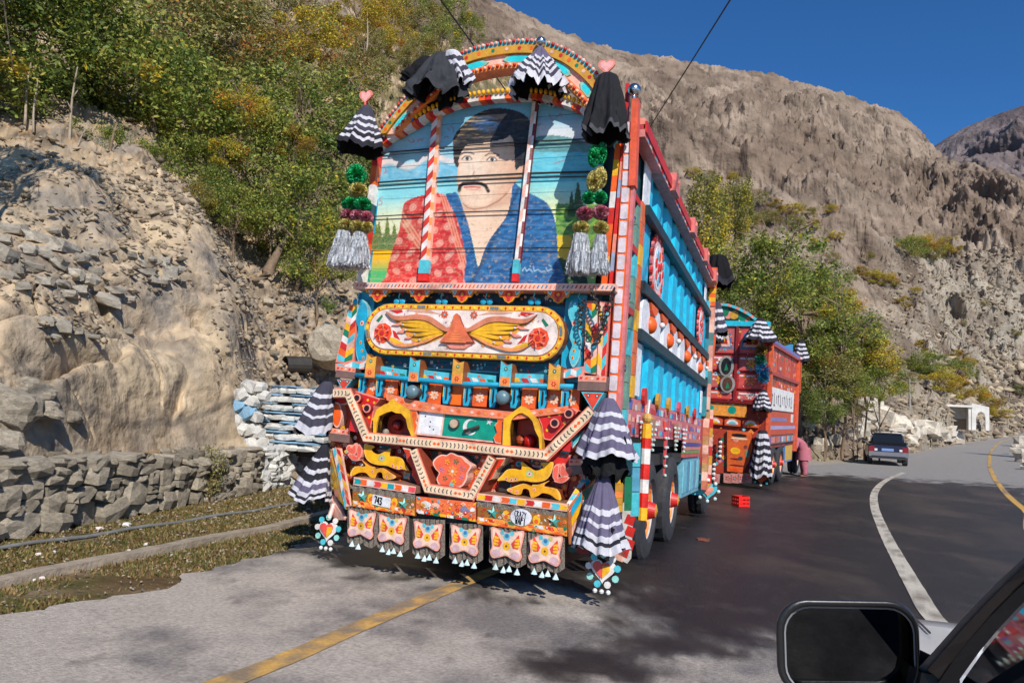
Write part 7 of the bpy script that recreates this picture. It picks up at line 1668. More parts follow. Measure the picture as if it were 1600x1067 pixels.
# ================================================================== HANGING CLOTH SKIRTS AND TINSEL
def skirt(fr, px, py, y, h, r0, r1, bands, label, seed=0, pleats=11, amp=.16, lean=(0, 0), power=.8, lining=BLK, tear=.05, group=None, name='cloth_skirt', sq=1.0):
    """gathered cloth cone hanging from (px,py) at depth y of a truck's frame; bands = [(upto fraction, colour)]"""
    r = random.Random(seed); x, z = fr.F(px, py, y); n = 84; L = 40; V = []; F = []; C = []
    ph = r.uniform(0, 6); P2 = r.uniform(0, 6)
    _a = np.linspace(0, 2 * math.pi, n, endpoint=False)[None, :]; _t = np.linspace(0, 1, L + 1)[:, None]; CN = fbm(np.cos(_a) * 2.6 + seed * 5, np.sin(_a) * 2.6, _t * 2.2 + seed, 4)
    bands = [(q, tuple(np.array(c) * (.80 if sum(c) > 1.2 else 1.15))) for q, c in bands]
    for j in range(L + 1):
        t = j / L; rad = r0 + (r1 - r0) * t ** power
        for k in range(n):
            a = 2 * math.pi * k / n; pl = math.sin(pleats * a + ph + .8 * math.sin(2 * a + P2)) * .6 + math.sin(pleats * 1.9 * a + P2 + t) * .4
            cn = float(CN[j, k]); rr_ = rad * (1 + amp * (pl * .8 + cn * 1.1) * (.25 + t)) ; dz = -h * t + h * tear * t * pl * .7 + h * .05 * math.sin(3 * a + ph) * t
            V.append((rr_ * math.cos(a) + lean[0] * t * h, rr_ * math.sin(a) * sq + lean[1] * t * h, dz))
    for j in range(L):
        t = (j + .5) / L; c = [b for b in bands if t <= b[0]][0][1] if t <= bands[-1][0] else bands[-1][1]
        for k in range(n): F.append([j * n + k, (j + 1) * n + k, (j + 1) * n + (k + 1) % n, j * n + (k + 1) % n]); C.append(c)
    b = len(V)
    for j in (L, L - 3, L // 2):      # dark lining turned inward
        t = j / L
        for k in range(n): v = V[j * n + k]; V.append((v[0] * .90, v[1] * .90, v[2] + .004))
    for s in range(2):
        for k in range(n): F.append([b + s * n + k, b + (s + 1) * n + k, b + (s + 1) * n + (k + 1) % n, b + s * n + (k + 1) % n]); C.append(lining)
    o = link(name, mkmesh(name, V, F, C, m=CLOTH, smooth=True)); w = fr.world(x, y, z)
    o.matrix_world = Matrix(((fr.w[0], fr.u[0], fr.up[0], w[0]), (fr.w[1], fr.u[1], fr.up[1], w[1]), (fr.w[2], fr.u[2], fr.up[2], w[2]), (0, 0, 0, 1)))
    return tag(o, label, 'cloth ornament', group)
CH = rgb(62, 60, 72); CHD = rgb(40, 39, 46); CW = rgb(214, 212, 220); CV = rgb(92, 86, 108)
def st_(pairs): return pairs
GS = 'striped cloth skirts hung on the near truck'
skirt(T, 574, 166, -.24, .42, .03, .20, [(.30, CH), (.38, CW), (.47, CH), (.55, CW), (.64, CH), (.71, CW), (.80, CHD), (.88, CW), (1, CHD)], 'black and white striped cloth skirt hanging under the left heart finial', 1, 9, .13, (-.08, 0), group=GS)
skirt(T, 690, 84, -.17, .42, .05, .27, [(1, rgb(52, 53, 58))], 'plain black cloth skirt flaring on the left of the crown arch', 2, 7, .22, (-.02, -.05), .75, tear=.16, group=GS, sq=.8)
skirt(T, 706, 80, -.20, .30, .05, .12, [(.2, CW), (.35, CH), (.5, CW), (.65, CH), (.8, CW), (.9, CH), (1, CW)], 'small striped cloth flap turned over beside the plain black skirt', 3, 5, .2, (.34, .1), .6, group=GS, tear=.15, sq=.6)
skirt(T, 666, 90, -.16, .20, .05, .13, [(1, rgb(28, 28, 31))], 'crumpled black cloth bundle tied at the left of the arch', 13, 6, .3, (-.5, .1), .6, group=GS, tear=.2, sq=.6)
skirt(T, 845, 74, -.15, .40, .02, .25, [(.32, CV), (.40, CW), (.48, CH), (.55, CW), (.63, CH), (.71, CW), (.80, CH), (1, CW)], 'wide white and grey wavy-striped cloth skirt at the top centre of the crown', 4, 12, .16, (0, 0), .9, tear=.14, group=GS)
skirt(T, 950, 118, -.20, .52, .06, .18, [(.93, rgb(34, 34, 37)), (1, rgb(70, 70, 74))], 'long black cloth skirt hanging under the right heart finial', 5, 8, .16, (.02, 0), .55, tear=.10, group=GS)
skirt(T, 952, 622, -.20, .44, .03, .215, [(.24, CV), (.32, CW), (.46, CV), (.54, CW), (.68, CV), (.76, CW), (.90, CV), (1, CW)], 'upper grey skirt with white bands at the right corner, above another', 6, 8, .12, (.03, 0), .7, group=GS)
skirt(T, 950, 670, -.16, .34, .10, .16, [(1, rgb(26, 26, 28))], 'black cloth end hanging between the two right-hand striped skirts', 16, 6, .22, (.03, 0), .6, group=GS, tear=.25)
skirt(T, 943, 740, -.22, .54, .03, .20, [(.45, CV), (.53, CW), (.62, CV), (.68, CW), (.78, CV), (.85, CW), (.91, CHD), (1, CW)], 'lower grey skirt with white bands near the road at the right corner', 7, 10, .15, (.02, 0), .85, group=GS)
skirt(T, 512, 596, -.14, .46, .03, .17, [(.26, CH), (.33, CW), (.46, CH), (.53, CW), (.65, CH), (.71, CW), (.84, CH), (1, CW)], 'upper dark skirt with white bands at the left edge of the tailgate', 8, 7, .08, (-.22, 0), .6, group=GS)
skirt(T, 508, 694, -.14, .48, .02, .17, [(.24, CHD), (.30, CW), (.46, CHD), (.52, CW), (.66, CHD), (.72, CW), (.82, CV), (.90, CW), (.95, CHD), (1, CW)], 'lower dark skirt with white bands at the left edge near the bumper', 9, 8, .12, (-.20, 0), .8, group=GS)
skirt(T, 1122, 400, 7.3, .55, .12, .24, [(.8, BLK), (1, CHD)], 'black cloth bundle tied on the front of the near truck roof', 10, 6, .2, (.05, 0), .5, group=GS, tear=.2)
skirt(T, 1120, 472, 7.2, .55, .05, .20, [(.25, CH), (.36, CW), (.5, CH), (.6, CW), (.74, CH), (.84, CW), (1, CH)], 'striped cloth skirt half seen at the front corner of the near truck', 11, 7, .1, group=GS)
def tinsel(m, r, c, rad, h, col, n, seed, fringe=False):
    for k in range(n):
        if fringe:
            a = r.uniform(0, 6.28); q = rad * math.sqrt(r.uniform(.1, 1)); x0, y0 = q * .45 * math.cos(a), q * .45 * math.sin(a); x1, y1 = q * math.cos(a), q * math.sin(a)
            w = .008; p = Vector((c[0] + x0, c[1] + y0, c[2])); e = Vector((c[0] + x1, c[1] + y1, c[2] - h * r.uniform(.85, 1))); pts = [p.lerp(e, f) + Vector((r.uniform(-1, 1), r.uniform(-1, 1), 0)) * .008 for f in (0, .25, .5, .75, 1)]
            for p0, p1 in zip(pts[:-1], pts[1:]):
                d = Vector((r.uniform(-1, 1), r.uniform(-1, 1), r.uniform(-.4, .4))).normalized() * w; m.add([p0 - d, p0 + d, p1 + d, p1 - d], [(0, 1, 2, 3)], tuple(np.array(col) * r.uniform(.55, 1.25)))
        else:
            d = Vector([r.gauss(0, 1) for _ in range(3)]).normalized(); s = d.cross(Vector([r.gauss(0, 1) for _ in range(3)])).normalized() * .011; e = Vector((d.x * rad, d.y * rad, d.z * h / 2)); cc = Vector(c)
            m.add([cc + e * .25 - s, cc + e * .25 + s, cc + e * 1.05 + s * .6, cc + e * 1.05 - s * .6], [(0, 1, 2, 3)], tuple(np.array(col) * r.uniform(.6, 1.25)))
TG, TGO, TP, TS_ = (.04, .62, .22), (.95, .80, .28), (.95, .36, .45), (.92, .95, 1.0)
def garland(label, segs, y, seed):
    root = thing('tinsel_garland', label, 'garland', TM, 'tinsel garlands on the near truck'); r = random.Random(seed)
    for px, py, rp, hp, col, fr in segs:
        x, z = T.F(px, py, y); x2, _ = T.F(px + rp, py, y); _, z2 = T.F(px, py + hp, y); m = MB()
        tinsel(m, r, (x, y, z), x2 - x, z - z2, col, 420 if not fr else 300, seed, fr); nm = 'silver_fringe' if fr else 'tinsel_ball'; m.build(nm, TINSEL, root)
    return root
garland('wide tinsel garland with silver fringe at the left of the painted portrait', [(557, 274, 13, 34, TG, 0), (560, 298, 13, 24, TGO, 0), (549, 320, 13, 22, TG, 0), (567, 320, 12, 22, TG, 0), (545, 336, 11, 20, TP, 0), (560, 338, 11, 20, TP, 0), (572, 340, 10, 20, TP, 0), (543, 352, 12, 20, TGO, 0), (561, 354, 12, 20, TGO, 0), (573, 355, 9, 18, TGO, 0), (539, 362, 19, 58, TS_, 1), (563, 364, 18, 56, TS_, 1)], -.30, 3)
garland('left strand of the pair of tinsel garlands at the right of the portrait', [(928, 244, 9, 34, TG, 0), (928, 284, 11, 34, TGO, 0), (920, 309, 10, 20, TG, 0), (914, 334, 13, 20, TP, 0), (908, 356, 13, 20, TGO, 0), (908, 366, 20, 64, TS_, 1)], -.24, 5)
garland('right strand of the pair of tinsel garlands next to the corner post', [(940, 240, 8, 34, TG, 0), (937, 278, 11, 34, TGO, 0), (938, 309, 11, 20, TG, 0), (938, 332, 13, 22, TP, 0), (939, 356, 12, 20, TGO, 0), (939, 368, 16, 62, TS_, 1)], -.20, 6)

# ================================================================== FAR (ORANGE) TRUCK
r2 = ray(1418, 676); U2 = np.array((r2[0], r2[1], 0.004)); U2 /= np.linalg.norm(U2)
UP2 = np.array((.028, 0, 1.0)); UP2 -= U2 * UP2.dot(U2); UP2 /= np.linalg.norm(UP2); W2 = np.cross(U2, UP2)
C2 = P(1195, 757, 18.6); C2[2] = float(gz(C2[0], C2[1])) + .02
O2 = C2 - W2 * 1.25
T2 = Fr(O2, W2, U2, UP2); M2 = Matrix(((W2[0], U2[0], UP2[0], O2[0]), (W2[1], U2[1], UP2[1], O2[1]), (W2[2], U2[2], UP2[2], O2[2]), (0, 0, 0, 1)))
truck2 = thing('decorated_truck', 'orange and red painted truck parked ahead of the tall near one, its rear half hidden', 'truck', M2)
Z2 = lambda py, px=1165: T2.F(px, py, 0)[1]
X2 = lambda px, py=650: T2.F(px, py, 0)[0]
def b2(name, x0, x1, y0, y1, z0, z1, col, **k): m = MB(); m.box(x0, x1, y0, y1, z0, z1, col); return m.build(name, PAINT, truck2)
b2('cargo_body', -1.2, 1.2, .05, 5.4, 1.0, 3.75, rgb(150, 50, 34)); b2('chassis', -.5, .5, .1, 7.5, .6, .95, BLK)
RED2, PK2, OR2 = rgb(176, 44, 44), rgb(196, 96, 92), rgb(206, 84, 40)
zt = Z2(508); rows2 = [(zt, Z2(553)), (Z2(556), Z2(580)), (Z2(583), Z2(608)), (Z2(611), Z2(626))]
for i, (a, b) in enumerate(rows2):
    for j, (x0, x1) in enumerate(((-1.18, -.42), (-.38, .38), (.42, 1.14))):
        m = MB(); m.prism([(x0, b), (x1, b), (x1, a), (x0, a)], .0, .05, RED2); cx_, cz_ = (x0 + x1) / 2, (a + b) / 2; h = (a - b)
        m.mark([(x0 + .06, b + .03), (x1 - .06, b + .03), (x1 - .06, a - .03), (x0 + .06, a - .03)], -.002, PK2 if (i + j) % 2 else rgb(214, 84, 76))
        if i == 0:
            for k, c in enumerate((rgb(90, 110, 150), PNL, RED2, YEL)): s = 1 - k * .24; m.mark([(cx_ - .3 * s, cz_ - h * .34 * s), (cx_ + .3 * s, cz_ - h * .34 * s), (cx_ + .22 * s, cz_ + h * .2 * s), (cx_, cz_ + h * .38 * s), (cx_ - .22 * s, cz_ + h * .2 * s)], -.004 - k * .001, c)
        else:
            flower(m, cx_, cz_, min(h * .36, .14), -.004, (YEL, ORL, WHT)[(i + j) % 3], (GRN, RED, ORG)[j], 6); m.mark([(x0 + .08, a - .09), (x1 - .08, a - .09), (x1 - .08, a - .05), (x0 + .08, a - .05)], -.004, WHT)
        m.build('rear_panel', PAINT, truck2)
for px in (-.40, .40): b2('post', px - .035, px + .035, -.05, 0, Z2(628), zt + .05, rgb(140, 30, 36))
b2('top_band', -1.2, 1.2, -.06, .1, Z2(510), Z2(502), rgb(40, 190, 215))
# snake-like ornaments in black and white on the left panels
for (px, py, hh) in ((1135, 572, .55), (1137, 600, .45)):
    x, z = T2.F(px, py, -.06); m = MB(); pts = [(x + .19 * math.cos(a), z + hh / 2 * math.sin(a)) for a in [k * math.pi / 10 for k in range(20)]]; m.prism(pts, -.08, -.03, rgb(150, 150, 145)); m.prism([(x + .13 * math.cos(a), z + hh / 2 * .8 * math.sin(a)) for a in [k * math.pi / 8 for k in range(16)]], -.09, -.08, (BLK, BRN)[hh < .5])
    m.mark([(x - .05, z - .12), (x + .06, z - .1), (x, z + .08)], -.093, GRN); m.build('oval_ornament', PAINT, truck2)
m = MB()
for i in range(230):
    x, z = rr.uniform(-1.15, 1.15), rr.uniform(1.2, zt - .05); s = rr.uniform(.02, .055); c = rr.choice([ORG, YEL, TQL, PNK, WHT, GRN, rgb(60, 40, 60), RED, DRED, ORL]); yy = -.0075 - .0003 * (i % 7)
    m.mark([(x - s, z), (x, z - s * rr.uniform(.5, 1)), (x + s, z), (x, z + s * rr.uniform(.5, 1))], yy, c); m.mdisc((x, z), s * .3, yy - .003, rr.choice([WHT, YEL, DRED]), 5)
m.build('flower_pattern', PAINT, truck2)['kind'] = 'stuff'
# arched crown
m = MB(); pa = [T2.F(*p, -.02) for p in ((1092, 500), (1096, 488), (1105, 480), (1120, 476), (1138, 477), (1155, 483), (1170, 491), (1182, 500))]; pa = smooth_poly(pa, 4, False)
line_strip(m, pa, .07, -.05, .08, [TQL, PNK, TQL]); m.build('crown_arch', PAINT, truck2)
m = MB(); m.prism([tuple(p) for p in pa] + [(pa[-1][0], Z2(503)), (pa[0][0], Z2(503))], .03, .06, rgb(30, 60, 45)); 
for a, c, s in (((1113, 490), GRN, .2), ((1130, 487), GRN, .2), ((1138, 492), PNK, .14), ((1147, 492), GOLD, .15), ((1160, 495), GRN, .15), ((1168, 499), ORG, .09), ((1125, 497), RED, .07), ((1157, 500), WHT, .06)): m.mdisc(T2.F(*a, .02), s * .8, .028 - s * .02, c, 9)
m.build('crown_panel', PAINT, truck2)
# middle band and lower tailgate
m = MB(); z0, z1 = Z2(652), Z2(632); m.prism([(-1.15, z0), (.72, z0), (.72, z1), (-1.15, z1)], -.06, .0, rgb(235, 150, 60)); zc = (z0 + z1) / 2
m.mark([(-.95 + .1 * math.cos(a) * 1 + (.0 if math.cos(a) < 0 else .75), zc + .1 * math.sin(a)) for a in [k * math.pi / 8 for k in range(16)]], -.062, GRF); m.mdisc((.36, zc), .11, -.062, GRF, 12)
for i in range(10): m.mdisc((-.85 + .09 * i, zc), .02, -.064, rgb(90, 200, 170), 6)
for i in range(14): m.mark([(-1.1 + .13 * i, z1 - .01), (-1.03 + .13 * i, z1 - .01), (-1.05 + .13 * i, z1 - .05)], -.062, (RED, GRN, WHT)[i % 3])
m.build('name_band', PAINT, truck2)
b2('ledge', -1.22, 1.22, -.12, .05, Z2(631), Z2(627), DRED)
for i in range(5):
    x = -1.0 + .46 * i; m = MB(); z = Z2(665); m.prism([(x - .2, z - .03), (x + .2, z - .03), (x + .2, z + .12), (x, z + .18), (x - .2, z + .12)], -.05, .02, OR2); m.mark([(x + .15 * math.cos(a), z + .02 + .12 * math.sin(a)) for a in [k * math.pi / 8 for k in range(9)]], -.053, WHT); m.mark([(x + .10 * math.cos(a), z + .01 + .07 * math.sin(a)) for a in [k * math.pi / 8 for k in range(9)]], -.055, (YEL, TQL)[i % 2]); m.build('arch_tile', PAINT, truck2)
m = MB(); q = [T2.F(*p, -.12) for p in ((1136, 672), (1174, 676), (1176, 700), (1170, 722), (1160, 738), (1136, 736))]; m.prism(q, -.12, .0, rgb(214, 96, 42), DRED)
for a, b, c in (((1155, 680), (.2, .045), BLK), ((1155, 685), (.22, .03), CRM), ((1150, 688), (.07, .05), PNK), ((1149, 704), (.13, .09), YEL), ((1149, 706), (.08, .06), rgb(40, 40, 90)), ((1165, 698), (.045, .05), rgb(120, 60, 60)), ((1168, 709), (.06, .11), rgb(110, 140, 120)), ((1150, 717), (.16, .02), DRED), ((1157, 716), (.06, .05), rgb(30, 70, 80)), ((1152, 727), (.2, .02), DRED), ((1148, 733), (.14, .035), rgb(240, 80, 20))):
    p = T2.F(*a, -.12); m.mark([(p[0] + b[0] * math.cos(t), p[1] + b[1] * math.sin(t)) for t in [k * math.pi / 5 for k in range(10)]], -.124 - .001 * (sum(a) % 5), c)
m.build('tailgate_shield', PAINT, truck2)
m = MB(); q = [T2.F(*p, -.04) for p in ((1100, 668), (1194, 676), (1192, 742), (1100, 738))]; m.prism(q, -.02, .02, rgb(170, 60, 40))
for i in range(46): p = T2.F(1102 + rr.uniform(0, 88), 672 + rr.uniform(0, 64), -.04); s = rr.uniform(.03, .09); m.mark([(p[0] - s, p[1]), (p[0], p[1] - s), (p[0] + s, p[1]), (p[0], p[1] + s)], -.022 - .0005 * i / 10, rr.choice([ORG, YEL, TQL, PNK, WHT, GRN, rgb(110, 90, 170), RED, ORL]))
m.build('lower_panel', PAINT, truck2)
m = MB(); q = [T2.F(*p, -.10) for p in ((1170, 724), (1184, 705), (1184, 722), (1172, 738))]; m.prism(q, -.10, 0, rgb(110, 84, 170)); m.build('side_scroll', PAINT, truck2)
for px in (1137, 1148, 1159, 1168, 1118, 1106):
    x, z = T2.F(px, 747, -.15); m = MB(); m.prism([(x - .1, z - .12), (x + .1, z - .12), (x + .11, z + .12), (x - .11, z + .12)], -.15, -.13, rgb(200, 140, 130)); flower(m, x, z, .07, -.152, RED, TQL, 5); m.build('fringe_flap', PAINT, truck2)
for (px, py) in ((1114, 735), (1110, 690), (1124, 700)):
    x, z = T2.F(px, py, -.2); m = MB()
    for i in range(9): m.ball((x + .02 * (i % 2), -.2, z + .22 - i * .06), .05, (BLK, WHT)[i % 2], n=6, m=4)
    m.build('bead_string', PAINT, truck2)
x, z = T2.F(1189, 745, -.15); m = MB(); m.prism(heart_pts(x, z, .34), -.15, -.12, OR2)
for k in range(8): a = math.pi * k / 4; m.ball((x + .2 * math.cos(a), -.15, z + .2 * math.sin(a)), .035, (WHT, TQL)[k % 2], n=6, m=4)
m.build('heart_pendant', PAINT, truck2)
# side of the far truck
for (z0, z1, c) in ((Z2(735), Z2(700), rgb(150, 60, 50)), (Z2(676), Z2(662), rgb(226, 90, 36)),): pass
Sd = lambda px, py: T2.S(px, py, 1.25)
y1_ = Sd(1242, 640)[0]
def side2(name, pts, x0, x1, col): m = MB(); n = len(pts); m.add([(x1, a, b) for a, b in pts] + [(x0, a, b) for a, b in pts], [list(range(n))] + [(i, n + i, n + (i + 1) % n, (i + 1) % n) for i in range(n)], col); return m
zb = Sd(1198, 663)[1]
for i, (za, zb_) in enumerate(((3.0, 3.68), (2.28, 2.42 + .5))):
    for j in range(4):
        y = .12 + j * 1.32; m = side2('x', [(y, za), (y + 1.22, za), (y + 1.22, zb_), (y, zb_)], 1.2, 1.22, (rgb(204, 82, 42), rgb(190, 68, 38))[(i + j) % 2])
        for q_ in range(9): yy = y + rr.uniform(.05, 1.0); zq = rr.uniform(za + .03, zb_ - .15); m.box(1.22, 1.224 + .0005 * q_, yy, yy + rr.uniform(.05, .16), zq, zq + rr.uniform(.04, .12), rr.choice([RED, PNK, YEL, TQL, WHT, rgb(110, 60, 90), GRN, ORL]))
        m.build('side_panel', PAINT, truck2)
for z in (2.96, 3.72): b2('side_beam', 1.2, 1.3, .05, 5.45, z - .04, z + .04, rgb(170, 60, 50))
zA, zB = 2.02, 2.62
m = side2('x', [(.25, zA), (4.7, zA), (4.7, zB), (.25, zB)], 1.2, 1.25, rgb(232, 230, 226))
for i in range(11):
    y = .5 + .36 * i; zc = (zA + zB) / 2; h = .16 + .04 * math.sin(i * 2.1)
    m.box(1.25, 1.253, y, y + .07, zc - h, zc + h * .8, rgb(90, 50, 60)); 
    if i % 3 == 0: m.box(1.25, 1.253, y - .09, y + .15, zc + h * .4, zc + h * .6, rgb(60, 50, 110))
    if i % 3 == 1: m.box(1.25, 1.253, y - .05, y + .18, zc - h, zc - h * .75, rgb(90, 50, 60))
m.build('script_board', PAINT, truck2)
m = side2('x', [(.2, 1.35), (5.3, 1.35), (5.3, 1.98), (.2, 1.98)], 1.2, 1.24, rgb(200, 76, 38)); m.box(1.24, 1.245, .2, 5.3, 1.5, 1.6, rgb(170, 160, 200)); m.box(1.24, 1.245, .5, 3.4, 1.72, 1.82, rgb(130, 120, 170)); m.box(1.24, 1.245, 4.3, 4.8, 1.7, 1.95, WHT); m.build('side_panel', PAINT, truck2)
m = side2('x', [(.2, 1.12), (5.3, 1.12), (5.3, 1.33), (.2, 1.33)], 1.2, 1.26, rgb(120, 100, 110))
for i in range(24): m.box(1.26, 1.263, .25 + i * .21, .38 + i * .21, 1.15, 1.3, rr.choice([ORG, TQL, PNK, WHT, rgb(110, 90, 160), RED]))
m.build('skirt_board', PAINT, truck2)
for y in (.05, 5.35): b2('corner_post', 1.16, 1.30, y, y + .14, .8, 3.85, rgb(222, 96, 60))
b2('top_rail', 1.18, 1.3, .0, 5.4, 3.74, 3.84, rgb(120, 110, 170))
m = side2('x', [(2.9, 3.86), (5.2, 3.86), (5.2, 4.2)], 1.0, 1.1, rgb(50, 150, 200)); m.build('blue_board', PAINT, truck2)
b2('cab', -1.1, 1.1, 5.7, 7.2, .7, 2.7, rgb(190, 60, 40)); b2('front_crown', -1.2, 1.2, 6.6, 6.75, 2.7, 3.9, OR2)
b2('tool_box', .8, 1.2, 3.6, 5.2, .5, 1.1, rgb(90, 130, 190)); m = MB(); m.box(1.2, 1.21, 3.7, 5.1, .55, 1.0, rgb(210, 170, 70)); m.build('box_lid', PAINT, truck2)
b2('wheel_cloth', 1.0, 1.03, 1.0, 3.6, .8, 1.12, BLK)
for y in (1.5, 2.85): wheel(truck2, y, 1); wheel(truck2, y, -1)
wheel(truck2, 6.6, 1, wdt=.3)
G2_ = 'striped cloth skirts hung on the orange truck'
B2 = [(.15, CHD), (.25, CW), (.35, CHD), (.45, CW), (.55, CHD), (.65, CW), (.75, CHD), (.85, CW), (1, CHD)]
skirt(T2, 1188, 497, -.2, .62, .06, .38, B2, 'checked black and white cloth skirt at the top right corner of the orange truck', 21, 9, .15, group=G2_)
skirt(T2, 1119, 498, -.2, .62, .04, .22, B2, 'striped skirt at the top left of the orange truck rear', 22, 7, .1, group=G2_)
skirt(T2, 1193, 608, -.2, .55, .04, .24, B2, 'middle black and white skirt at the right corner of the orange truck', 23, 8, .12, group=G2_)
skirt(T2, 1192, 672, -.25, 1.15, .08, .26, [(i / 12, CHD if i % 2 else CW) for i in range(1, 13)], 'long black and white skirt hanging low at the right corner of the orange truck', 24, 8, .15, group=G2_, power=.5)
skirt(T2, 1252, 532, 5.7, .7, .08, .25, B2, 'small striped skirt at the far front corner of the orange truck', 25, 7, .15, group=G2_)
root = thing('tinsel_garland', 'teal and orange tinsel garland at the right corner of the orange truck', 'garland', M2); r_ = random.Random(9)
for px, py, rp, col in ((1190, 548, .15, (.3, .2, .05)), (1189, 562, .17, (.02, .3, .2)), (1192, 577, .2, (.03, .25, .5)), (1193, 590, .16, (.03, .3, .5))):
    x, z = T2.F(px, py, -.2); m = MB(); tinsel(m, r_, (x, -.2, z), rp, .34, col, 200, 1); m.build('tinsel_ball', TINSEL, root)
# ================================================================== SMALL CAR AHEAD
hd = np.array((.40, .92)); hd /= np.linalg.norm(hd); cb = P(1388, 729, 34.0); cz = float(gz(cb[0], cb[1])) + .03
MC = Matrix(((hd[1], hd[0], 0, cb[0]), (-hd[0], hd[1], 0, cb[1]), (0, 0, 1, cz), (0, 0, 0, 1)))
car = thing('parked_car', 'dark blue estate car with silver lower body and roof rack driving away on the road', 'car', MC)
NB = rgb(28, 32, 62); SV = rgb(118, 118, 124)
CARP = mat('car_paint', vcol=True, rough=.3, var=.08, bump=.02, coat=.5)
def loft(m, secs, col):
    """secs: list of (y, [(x,z)...]) closed outlines of equal length"""
    n = len(secs[0][1]); b = len(m.v)
    for y, s in secs: m.v += [(x, y, z) for x, z in s]
    for i in range(len(secs) - 1):
        for k in range(n): m.f.append([b + i * n + k, b + i * n + (k + 1) % n, b + (i + 1) * n + (k + 1) % n, b + (i + 1) * n + k]); m.c.append(col(k) if callable(col) else col)
    m.f.append([b + k for k in range(n)][::-1]); m.c.append(col(1) if callable(col) else col); m.f.append([b + (len(secs) - 1) * n + k for k in range(n)]); m.c.append(col(1) if callable(col) else col)
def sec(w, z0, z1): return [(-w + .05, z0), (w - .05, z0), (w, z0 + .15), (w, z1 - .12), (w - .06, z1), (-w + .06, z1), (-w, z1 - .12), (-w, z0 + .15)]
m = MB(); loft(m, [(0, sec(.80, .36, .92)), (.08, sec(.84, .30, .95)), (2.6, sec(.85, .28, .95)), (3.3, sec(.84, .30, .92)), (4.2, sec(.80, .34, .80)), (4.35, sec(.72, .4, .7))], lambda k: SV if k in (0,) else NB); m.build('body', CARP, car)
m = MB(); loft(m, [(.02, sec(.74, .90, .95)), (.30, sec(.66, .9, 1.42)), (.6, sec(.64, .9, 1.47)), (1.9, sec(.64, .9, 1.46)), (2.9, sec(.70, .88, .94))], (.02, .025, .03)); m.build('cabin_glass', GLASS, car)
m = MB(); m.box(-.58, .58, .35, 1.95, 1.46, 1.50, rgb(60, 64, 80))
for sx in (-.66, .62): m.tube([(sx + .02, .06, .95), (sx * .94 + .02, .33, 1.42)], .035, NB, 6); m.tube([(sx * .96 + .02, 1.2, .95), (sx * .96 + .02, 1.2, 1.45)], .03, NB, 6)
m.build('roof', CARP, car)
m = MB()
for x in (-.55, .55): m.tube([(x, .4, 1.56), (x, 1.9, 1.56)], .022, (.1, .1, .1), 6)
for y in (.5, 1.1, 1.7): m.tube([(-.6, y, 1.58), (.6, y, 1.58)], .02, (.1, .1, .1), 6)
for x in (-.2, .0, .2): m.tube([(x, .4, 1.60), (x, 1.8, 1.60)], .015, (.1, .1, .1), 5)
m.build('roof_rack', IRON, car)
m = MB(); m.box(-.82, .82, -.09, .0, .40, .62, SV); m.box(-.70, .70, -.10, -.088, .40, .44, rgb(60, 60, 64)); m.build('bumper', CARP, car)
m = MB(); m.box(-.28, .22, -.02, -.005, .66, .78, rgb(120, 150, 200)); m.build('number_plate', CARP, car)
for s in (-1, 1):
    m = MB(); m.box(min(s * .58, s * .82), max(s * .58, s * .82), -.03, .05, .62, .86, rgb(130, 24, 36)); m.build('tail_light', MATS['red_lens'], car)
    m = MB(); m.box(min(s * .46, s * .58), max(s * .46, s * .58), -.025, .0, .66, .76, WHT); m.build('reversing_light', CARP, car)
    m = MB(); m.ball((s * .94, 2.5, 1.0), .09, (.02, .02, .02), sy=.6, n=8, m=6); m.build('mirror', BODYBLK, car)
    for y in (.75, 3.4):
        m = MB(); n = 18; V = [(s * (.84 - d), y + .31 * math.cos(2 * math.pi * k / n), .31 + .31 * math.sin(2 * math.pi * k / n)) for d in (0, .2) for k in range(n)]
        m.add(V, [list(range(n)), list(range(n, 2 * n))] + [(k, n + k, n + (k + 1) % n, (k + 1) % n) for k in range(n)], (.04, .04, .04)); m.build('wheel', RUBBER, car)
# ================================================================== PERSON BENDING AT THE FAR TRUCK
fr2 = ray(1249, 742); d = 23.6; pf = P(1250, 744, d); pf[2] = float(gz(pf[0], pf[1]))+.015
PINK = mat('pink_cloth', rgb(176, 104, 116), rough=.9, var=.2, scale=6, bump=.5, bscale=12, bdist=.03, spec=.2)
def skin_body(name, verts, edges, radii, m, parent, root=0, sub=2):
    me = bpy.data.meshes.new(name); me.from_pydata([tuple(v) for v in verts], edges, []); me.materials.append(m); o = link(name, me, parent)
    md = o.modifiers.new('skin', 'SKIN'); sk_ = me.skin_vertices[0] if len(me.skin_vertices) else None
    if sk_ is None:
        bpy.context.view_layer.objects.active = o; bpy.ops.mesh.customdata_skin_add(); sk_ = me.skin_vertices[0]
    for i, r in enumerate(radii): sk_.data[i].radius = (r, r) if not isinstance(r, tuple) else r
    for i in range(len(verts)): sk_.data[i].use_root = (i == root)
    s = o.modifiers.new('sub', 'SUBSURF'); s.levels = sub; s.render_levels = sub; md.use_smooth_shade = True; return o
